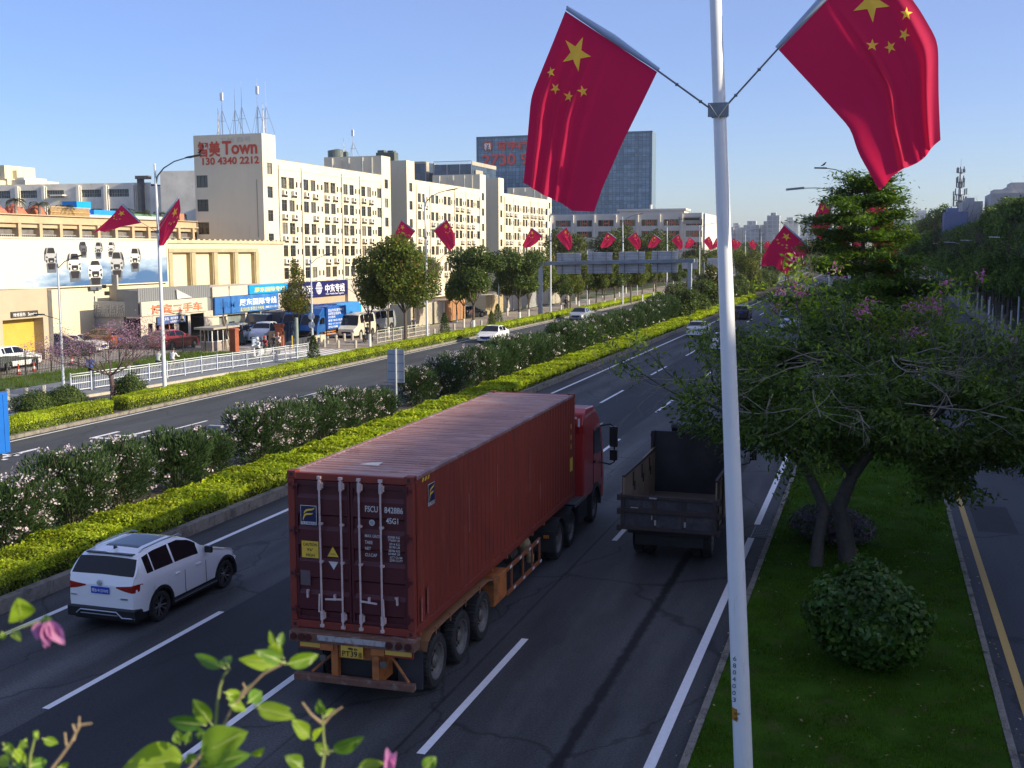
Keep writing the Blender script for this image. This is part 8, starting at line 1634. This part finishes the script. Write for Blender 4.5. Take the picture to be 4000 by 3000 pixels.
# site containers along the yard
for i, (y, w_, c_, lb) in enumerate([(110.5,6,(.55,.50,.40),'cream site container nearest, right of the second flag pole'),(117.2,3.2,(.5,.46,.38),'short cream site container behind the leaning tree'),(120.9,6.2,(.50,.27,.13),'orange tinted site container behind the dark trees'),(134.5,7,(.56,.47,.30),'sandy tarpaulin wall behind the pavement lamp'),(143.5,6,(.58,.56,.52),'white arched shelter behind the gantry post'),(152,8,(.45,.46,.48),'grey shed behind the far rider'),(163,12,(.55,.52,.45),'pale container farthest along the pavement')]):
    t = top('site_container', lb, 'container', (-46.7,y,.13)); b = MB(); b.box(-2.4,0,0,w_,.05,2.4)
    for k in range(int(w_/.25)): b.box(0,.04,k*.25+.05,k*.25+.17,.1,2.3)
    b.build('shell', mat('site_%d' % i, c_, .7, .12, 1.2, dirt=((.3,.2,.12), 1.2, .55, .5)), t)
    b = MB(); 
    for u in (.3,.7): b.tube([(.07,w_*u,.1),(.07,w_*u,2.3)], .025, 5)
    b.box(-.02,.06,0,w_,2.4,2.47); b.build('door_bar', mat('container_bar', (.3,.28,.25), .6), t)
t = top('cycle_stand', 'row of parked bicycles behind the pale railing', 'bicycles', (-42.3,92.5,.13)); b = MB(); r = random.Random(2)
for k in range(9):
    y = k*.95; 
    for dy in (-.35, .5): b.tube([(math.cos(a)*.3*.2, y+dy*.0+math.cos(a)*.3+dy, .32+math.sin(a)*.3) for a in np.linspace(0,2*PI,14)], .014, 4, cap=False)
    b.tube([(0,y-.35,.32),(0,y,.6),(0,y+.35,.65),(0,y+.5,.32)], .015, 4); b.tube([(0,y,.6),(0,y,.85)], .015, 4); b.tube([(-.2,y+.4,.95),(.2,y+.4,.95)], .014, 4); b.box(-.06,.06,y-.12,y+.1,.85,.9)
b.build('bicycles', mat('bike_mix', (.12,.16,.18), .5, .4, 2), t); t['kind'] = 'stuff'
# ---- people
def clothes(name, shirt, trous, zn, zh, skin=(.35,.2,.13)):
    if name in _M: return _M[name]
    m, t, b = _new(name); _M[name] = m; L = t.links.new; tc = N(t, 'ShaderNodeTexCoord'); sp = N(t, 'ShaderNodeSeparateXYZ'); L(tc.outputs['Object'], sp.inputs[0]); out = None
    r = N(t, 'ShaderNodeValToRGB'); r.color_ramp.interpolation = 'CONSTANT'; e = r.color_ramp.elements; dv = N(t, 'ShaderNodeMath', operation='DIVIDE'); L(sp.outputs[2], dv.inputs[0]); dv.inputs[1].default_value = 2.
    e[0].position = 0; e[0].color = (.03,.03,.03,1); e[1].position = .04; e[1].color = (*trous,1); q = e.new(zh/2); q.color = (*shirt,1); q = e.new(zn/2); q.color = (*skin,1)
    L(dv.outputs[0], r.inputs[0]); L(r.outputs[0], b.inputs['Base Color']); b.inputs['Roughness'].default_value = .8; return m
def person(label, loc, rz, pose, shirt, trous, hat=None, hair=(.012,.01,.01)):
    """a body grown by a skin modifier from a joint chain, facing +y of its own frame"""
    if pose == 'walk': J = dict(pel=(0,0,.93), che=(0,.03,1.25), nec=(0,.03,1.46), hed=(0,.05,1.62), top=(0,.04,1.72), sl=(-.19,.02,1.40), sr=(.19,.02,1.40), el=(-.25,-.08,1.13), er=(.25,.12,1.15), hl=(-.24,.02,.90), hr=(.23,.28,.98), pl=(-.1,0,.88), pr=(.1,0,.88), kl=(-.1,.16,.50), kr=(.1,-.06,.48), al=(-.1,.16,.09), ar=(.1,-.34,.14), tl=(-.1,.30,.05), tr=(.1,-.22,.05)); zn, zh = 1.47, .93
    else: J = dict(pel=(0,-.1,.80), che=(0,-.02,1.12), nec=(0,.03,1.33), hed=(0,.07,1.49), top=(0,.06,1.60), sl=(-.19,.02,1.27), sr=(.19,.02,1.27), el=(-.25,.16,1.04), er=(.25,.16,1.04), hl=(-.26,.42,1.02), hr=(.26,.42,1.02), pl=(-.11,-.06,.78), pr=(.11,-.06,.78), kl=(-.14,.36,.72), kr=(.14,.36,.72), al=(-.13,.30,.32), ar=(.13,.30,.32), tl=(-.13,.44,.28), tr=(.13,.44,.28)); zn, zh = 1.34, .84
    rad = dict(pel=.14,che=.155,nec=.055,hed=.095,top=.06,sl=.07,sr=.07,el=.045,er=.045,hl=.04,hr=.04,pl=.10,pr=.10,kl=.065,kr=.065,al=.045,ar=.045,tl=.045,tr=.045)
    E2 = [('pel','che'),('che','nec'),('nec','hed'),('hed','top'),('che','sl'),('che','sr'),('sl','el'),('sr','er'),('el','hl'),('er','hr'),('pel','pl'),('pel','pr'),('pl','kl'),('pr','kr'),('kl','al'),('kr','ar'),('al','tl'),('ar','tr')]
    ks = list(J); me = bpy.data.meshes.new('person'); me.from_pydata([J[k] for k in ks], [(ks.index(a), ks.index(c)) for a, c in E2], [])
    me.materials.append(clothes('clothes_%d' % (abs(hash(label)) % 99999), shirt, trous, zn, zh)); o = link('person', me); md = o.modifiers.new('skin', 'SKIN'); md.use_smooth_shade = True; sv = me.skin_vertices[0].data
    for i, k in enumerate(ks): sv[i].radius = (rad[k], rad[k]*(.72 if k in ('pel','che') else 1)); 
    sv[0].use_root = True; ss = o.modifiers.new('sub', 'SUBSURF'); ss.levels = 1; ss.render_levels = 1
    o.location = loc; o.rotation_euler = (0,0,rz); tagp(o, label, 'person', None)
    h = J['hed']; b = MB(); b.lathe([(.115,-.03),(.12,.03),(.10,.09),(.05,.13),(.001,.14)], (h[0],h[1]-.02,h[2]+.02), 'z', 14); b.build('helmet' if hat else 'hair', mat('hat_%s' % str(hat or hair), hat or hair, .5), o, smooth=True); return o
def scooter(label, loc, rz, col):
    t = top('scooter', label, 'scooter', loc, rz); b = MB()
    b.prism([(-.65,.45),(-.6,.72),(.05,.74),(.1,.4),(.45,.32),(.55,.95),(.65,.95),(.68,.35),(.5,.24),(-.35,.24)], 'x', -.13, .13); b.build('body', mat('scooter_%s' % str(col), col, .4), t, bevel=.03)
    for y in (-.5, .72): b = MB(); b.lathe([(.12,-.05),(.22,-.055),(.25,0),(.22,.055),(.12,.05)], (0,y,.25), 'x', 18); b.build('wheel', RUBBER, t)
    b = MB(); b.tube([(-.3,.5,1.0),(0,.58,.98),(.3,.5,1.0)], .018, 6); b.build('handlebar', BLACKP, t); return t
def bicycle(label, loc, rz, col):
    t = top('bicycle', label, 'bicycle', loc, rz)
    for y in (-.5, .52):
        b = MB(); b.tube([(0, y+math.cos(a)*.32, .33+math.sin(a)*.32) for a in np.linspace(0,2*PI,21)], .016, 5, cap=False); [b.tube([(0,y,.33),(0,y+math.cos(a)*.31,.33+math.sin(a)*.31)], .003, 3) for a in np.linspace(0,2*PI,9)[:-1]]; b.build('wheel', RUBBER, t)
    b = MB(); b.tube([(0,-.5,.33),(0,-.12,.30),(0,.38,.75),(0,-.22,.72),(0,-.5,.33)], .017, 5); b.tube([(0,-.12,.30),(0,-.25,.82)], .016, 5); b.tube([(0,.52,.33),(0,.38,.80),(0,.34,.98)], .017, 5); b.build('frame', mat('bike_%s' % str(col), col, .4), t); b = MB(); b.tube([(-.27,.38,1.0),(0,.34,.98),(.27,.38,1.0)], .015, 5); b.box(-.07,.07,-.36,-.12,.80,.85); b.build('handlebar', BLACKP, t); return t
bicycle('yellowish bicycle behind the white railing, right of the near lamp pole', (-44.7,65.0,.13), .1, (.4,.38,.25)); person('cyclist in a white shirt right of the near left lamp pole', (-44.7,65.0,.2), .1, 'ride', (.6,.6,.62), (.03,.03,.035))
bicycle('dark bicycle mostly hidden by the near left lamp pole', (-45.2,64.1,.13), .1, (.05,.05,.05)); person('cyclist in a pale grey top close beside the near left lamp pole', (-45.2,64.1,.2), .1, 'ride', (.4,.45,.42), (.03,.03,.03))
person('walker in a blue top seen through the bare purple branches', (-46.5,58.9,.13), .2, 'walk', (.03,.07,.25), (.02,.02,.03))
scooter('black scooter parked behind the railing near the flowering tree', (-44.3,60.3,.13), .3, (.02,.02,.02))
for x, y, sh, hat, c_, lb in [(-43.9,74.6,(.6,.62,.64),(.7,.72,.74),(.5,.5,.5),'scooter rider in white with a white helmet, first of the three'),(-44.2,76.2,(.25,.04,.04),(.4,.03,.03),(.3,.3,.3),'scooter rider with a red helmet, middle of the three'),(-44.7,78.4,(.04,.04,.05),(.06,.06,.07),(.05,.05,.05),'scooter rider in black, last of the three')]:
    scooter(lb.replace('rider', 'ridden by the rider').replace('scooter ridden', 'scooter ridden'), (x,y,.13), PI-.1, c_); person(lb, (x,y,.2), PI-.1, 'ride', sh, (.02,.02,.025), hat)
person('pillion passenger in pale clothes behind the last scooter rider', (-44.65,79.0,.26), PI-.1, 'ride', (.55,.45,.4), (.03,.03,.03), (.3,.1,.1))
bicycle('bicycle under the slim post with the two round signs', (-44.9,85.0,.13), 1.2, (.3,.3,.3)); person('dark dressed cyclist near the slim post with round signs', (-44.9,85.0,.2), 1.2, 'ride', (.03,.03,.03), (.02,.02,.02))
scooter('dark scooter by the whitewashed trunk', (-42.9,91.6,.13), -.1, (.03,.03,.04)); person('rider in black seen from behind beside the pale railing', (-42.9,91.6,.2), -.1, 'ride', (.02,.022,.03), (.02,.02,.02), (.02,.02,.02))
person('person in dark clothes behind the far end of the pale railing', (-42.6,101.5,.13), .3, 'walk', (.06,.05,.08), (.03,.03,.03)); person('walker in pinkish clothes near the container fence gap', (-43.0,119.2,.13), .1, 'walk', (.45,.22,.2), (.3,.2,.2))
scooter('dark scooter on the far pavement under the trees', (-40.8,151.2,.13), 0, (.03,.03,.03)); person('far scooter rider on the pavement beyond the gantry post', (-40.8,151.2,.2), 0, 'ride', (.03,.03,.035), (.02,.02,.02), (.02,.02,.02))
# ================================================================ FOREGROUND SPRIGS ON THE FOOTBRIDGE RAIL
LV = [[-0.782,1.217,7.639,-0.835,1.23,7.646,0.012],[-0.819,1.29,7.61,-0.84,1.313,7.615,0.0135],[-0.734,1.282,7.628,-0.772,1.243,7.64,0.0181],[-0.716,1.251,7.641,-0.735,1.222,7.664,0.0134],[-0.749,1.326,7.608,-0.717,1.358,7.612,0.0165],[-0.738,1.293,7.63,-0.765,1.301,7.641,0.0172],[-0.726,1.263,7.656,-0.726,1.275,7.673,0.0081],[-0.773,1.333,7.628,-0.774,1.323,7.652,0.0074],[-0.833,1.264,7.539,-0.861,1.266,7.568,0.0168],[-0.824,1.231,7.551,-0.872,1.222,7.554,0.0158],[-0.804,1.196,7.529,-0.752,1.221,7.556,0.0359],[-0.872,1.258,7.486,-0.94,1.214,7.483,0.0394],[-0.833,1.233,7.491,-0.768,1.252,7.51,0.0261],[-0.743,1.235,7.582,-0.694,1.243,7.573,0.0177],[-0.785,1.307,7.552,-0.748,1.331,7.54,0.0142],[-0.779,1.273,7.571,-0.776,1.306,7.575,0.0161],[-0.786,1.235,7.59,-0.781,1.263,7.573,0.013],[-0.892,1.278,7.496,-0.899,1.281,7.513,0.0126],[-0.864,1.251,7.512,-0.857,1.252,7.53,0.0095],[-0.69,1.272,7.534,-0.704,1.256,7.563,0.0158],[-0.669,1.242,7.547,-0.647,1.223,7.573,0.008],[-0.68,1.321,7.496,-0.632,1.31,7.523,0.0163],[-0.672,1.287,7.508,-0.687,1.282,7.522,0.0121],[-0.686,1.244,7.505,-0.701,1.23,7.526,0.0166],[-0.701,1.332,7.539,-0.704,1.327,7.562,0.0113],[-0.681,1.302,7.552,-0.676,1.329,7.553,0.0083],[-0.622,1.277,7.499,-0.592,1.289,7.506,0.013],[-0.572,1.377,7.459,-0.558,1.387,7.475,0.0157],[-0.778,1.277,7.495,-0.756,1.269,7.51,0.0095],[-1.054,1.174,7.688,-1.037,1.153,7.722,0.0267],[-1.004,1.153,7.699,-0.985,1.149,7.705,0.009],[-1.098,1.207,7.657,-1.073,1.191,7.654,0.0096],[-1.086,1.174,7.668,-1.085,1.174,7.658,0.0082],[-1.042,1.132,7.523,-1.074,1.154,7.529,0.0091],[-1.094,1.2,7.489,-1.091,1.214,7.505,0.0074],[-1.06,1.173,7.493,-1.063,1.155,7.518,0.0111],[-1.027,1.147,7.504,-1.022,1.173,7.5,0.0119],[-1.074,1.216,7.463,-1.109,1.224,7.47,0.0132],[-1.089,1.175,7.483,-1.113,1.183,7.49,0.0123],[-1.048,1.152,7.493,-1.079,1.168,7.493,0.0136],[-1.007,1.134,7.554,-1.012,1.149,7.55,0.0069],[-1.054,1.203,7.513,-1.045,1.222,7.499,0.0096],[-1.037,1.172,7.529,-1.035,1.165,7.542,0.0066],[-1.052,1.129,7.531,-1.063,1.156,7.525,0.008],[-1.042,1.214,7.469,-1.044,1.241,7.459,0.0113],[-1.058,1.176,7.513,-1.052,1.159,7.528,0.0072],[-0.783,1.235,7.581,-0.769,1.254,7.569,0.0108],[-0.835,1.305,7.565,-0.815,1.324,7.554,0.0103],[-0.851,1.257,7.523,-0.838,1.259,7.527,0.0123],[-0.833,1.222,7.503,-0.842,1.222,7.513,0.012],[-0.805,1.195,7.522,-0.772,1.206,7.527,0.0186]]
STM = [[[-0.725,1.266,7.631],[-0.745,1.258,7.621],[-0.757,1.253,7.608],[-0.771,1.247,7.593],[-0.783,1.241,7.577],[-0.793,1.235,7.556],[-0.812,1.225,7.523],[-0.837,1.213,7.495],[-0.844,1.208,7.471]],[[-0.793,1.254,7.623],[-0.802,1.25,7.615],[-0.807,1.246,7.596],[-0.809,1.243,7.575],[-0.809,1.24,7.552],[-0.815,1.235,7.526]],[[-0.782,1.265,7.6],[-0.78,1.265,7.592],[-0.786,1.262,7.581],[-0.791,1.259,7.571]],[[-0.773,1.278,7.597],[-0.781,1.275,7.591],[-0.787,1.272,7.583]],[[-0.671,1.275,7.566],[-0.67,1.273,7.54],[-0.666,1.271,7.519],[-0.67,1.267,7.497],[-0.67,1.264,7.47]],[[-0.702,1.278,7.578],[-0.691,1.279,7.563],[-0.675,1.283,7.549]],[[-0.656,1.302,7.568],[-0.667,1.297,7.559],[-0.678,1.292,7.546]],[[-1.107,1.178,7.656],[-1.076,1.19,7.67],[-1.043,1.201,7.68],[-1.038,1.203,7.678]],[[-0.973,1.178,7.565],[-0.974,1.176,7.552],[-0.985,1.17,7.528],[-0.995,1.165,7.514],[-1.006,1.159,7.496],[-1.012,1.154,7.472]],[[-0.964,1.19,7.552],[-0.981,1.184,7.548]],[[-1.004,1.186,7.536],[-1.002,1.185,7.522],[-1.0,1.185,7.517]],[[-1.001,1.198,7.543],[-0.998,1.198,7.532],[-1.001,1.196,7.522]],[[-0.657,1.274,7.519],[-0.666,1.271,7.518]],[[-0.591,1.305,7.514],[-0.594,1.302,7.492],[-0.594,1.298,7.465]],[[-1.082,1.159,7.523],[-1.069,1.161,7.501],[-1.054,1.161,7.462]],[[-1.048,1.181,7.526],[-1.052,1.177,7.502],[-1.056,1.17,7.458]]]
LFG = leafmat('bougainvillea_leaf', (.12,.22,.02), (.34,.46,.05), .5, .38); LFD = leafmat('bougainvillea_leaf_dark', (.06,.15,.02), (.16,.28,.04), .4, .35)
BRACT = leafmat('bract_pink', (.42,.16,.33), (.52,.24,.42), .45, .6); TWIG = mat('bougainvillea_twig', (.30,.22,.13), .8, .3, 60); TWG = mat('green_twig', (.20,.24,.07), .7, .2, 60)
_cam = Vector((0,0,8.166))
def fgleaf(b, p0, p1, wd, mi, cup=.22):
    p0, p1 = Vector(p0), Vector(p1); ax = (p1-p0); L_ = ax.length; ax.normalize(); view = (_cam-(p0+p1)/2).normalized(); sd_ = ax.cross(view+Vector((random.uniform(-.35,.35),random.uniform(-.3,.3),random.uniform(-.3,.5)))).normalized(); nm = sd_.cross(ax); n, m = 9, 6; k = len(b.v)
    for i in range(n+1):
        s = i/n; hw_ = wd/2*(math.sin(PI*s**.82)**.8)*(1-.25*s)*1.12 if 0 < i < n else 0
        for j in range(m+1):
            q = j/m*2-1; b.v.append(tuple(p0+ax*L_*s+sd_*hw_*q+nm*(abs(q)**1.3*hw_*cup*1.6-L_*.10*s*s+wd*.05*math.sin(s*9+q*3))))
    for i in range(n):
        for j in range(m): a = k+i*(m+1)+j; b.f.append((a, a+1, a+m+2, a+m+1)); b.m.append(mi)
G = ['bougainvillea_sprig']*3
def sprig(label, leaf_idx, stem_idx, flower=None):
    t = top('bougainvillea_sprig', label, 'plant', (0,0,0)); b = MB()
    for i in leaf_idx: q = LV[i]; fgleaf(b, q[:3], q[3:6], q[6]*1.3, 0 if i % 3 else 1)
    for i in leaf_idx:
        q = LV[i]; a_, c_ = Vector(q[:3]), Vector(q[3:6]); v_ = (_cam-(a_+c_)/2).normalized()*.0012; b.tube([a_-(c_-a_)*.12, a_+v_*.5, a_.lerp(c_,.5)+v_, a_.lerp(c_,.9)+v_*.3], [.0009,.0008,.0005,.0002], 5, 2)
    b.build('leaves', [LFG, LFD, mat('leaf_rib', (.38,.46,.14), .6)], t, smooth='all', recalc=False); b = MB()
    for i in stem_idx:
        P_ = [Vector(q) for q in STM[i]]; P_ = [P_[0]]+[p+Vector((random.uniform(-1,1),random.uniform(-1,1),random.uniform(-1,1)))*.0015 for p in P_[1:]]
        r0 = .0013; b.tube(P_, [r0+.0011*(k/(len(P_)-1)) for k in range(len(P_))], 7, 0 if i in (0,2,5,6,9,8,10,11) else 1)
    b.build('twigs', [TWIG, TWG], t, smooth=True)
    if flower:
        b = MB()
        for p0, p1, w_ in flower: fgleaf(b, p0, p1, w_, 0, .5)
        b.build('bracts', BRACT, t, smooth='all', recalc=False)
    return t
F1 = [((-1.011,1.171,7.693),(-1.012,1.168,7.655),.017),((-1.009,1.171,7.692),(-.989,1.176,7.660),.019),((-1.013,1.170,7.692),(-1.026,1.165,7.666),.017),((-1.010,1.175,7.692),(-1.0,1.178,7.662),.018),((-1.010,1.168,7.690),(-1.003,1.163,7.660),.014),((-1.016,1.172,7.690),(-1.020,1.172,7.664),.015)]
F2 = [((-.582,1.286,7.497),(-.586,1.288,7.527),.014),((-.582,1.286,7.497),(-.575,1.289,7.522),.014),((-.582,1.283,7.497),(-.581,1.284,7.523),.013)]
sprig('leafy bougainvillea sprig rising at bottom centre before the truck', list(range(0,19))+[28]+list(range(46,len(LV))), [0,1,2,3])
sprig('thin bougainvillea sprig right of the leafy one, below the trailer', [19,20,21,22,23,24,25], [4,5,6,12])
sprig('bougainvillea tip with a purple bud at the bottom edge', [26,27], [13], F2)
sprig('bougainvillea stem with a round leaf and a hanging pink flower at the left edge', [29,30,31,32], [7], F1)
sprig('small leaved cluster with a bare forked twig in the lower left corner', list(range(33,46)), [8,9,10,11,14,15])
# ---------------------------------------------------------------- fit the lettering to its measured size
bpy.context.view_layer.update()
for o_, w_, h_ in TEXTS:
    d_ = o_.dimensions
    if d_.x > 1e-5 and d_.y > 1e-5: o_.scale = (w_/d_.x, h_/d_.y, 1)
dg_ = bpy.context.evaluated_depsgraph_get()
for o_, w_, h_ in TEXTS:
    me_ = bpy.data.meshes.new_from_object(o_.evaluated_get(dg_)); n_ = o_.name; o_.name = 'x'; q = bpy.data.objects.new(n_, me_); C.objects.link(q)
    q.parent = o_.parent; q.location = o_.location; q.rotation_euler = o_.rotation_euler; q.scale = o_.scale; bpy.data.objects.remove(o_)
cd.dof.use_dof = True; cd.dof.focus_distance = 30; cd.dof.aperture_fstop = 8

# ---------------------------------------------------------------- the air of the place
b = MB(); b.box(-800,600,-55,2500,-1.2,75); hz = b.build('haze', None if False else bpy.data.materials.new('haze_air')); m_ = hz.data.materials[0]; m_.use_nodes = True; t_ = m_.node_tree; t_.nodes.clear()
ou = t_.nodes.new('ShaderNodeOutputMaterial'); vp = t_.nodes.new('ShaderNodeVolumePrincipled'); vp.inputs['Color'].default_value = (.88,.90,.92,1); vp.inputs['Density'].default_value = .00009; vp.inputs['Anisotropy'].default_value = .2; t_.links.new(vp.outputs[0], ou.inputs['Volume']); hz['kind'] = 'stuff'; hz['label'] = 'thin pale haze over the whole street'
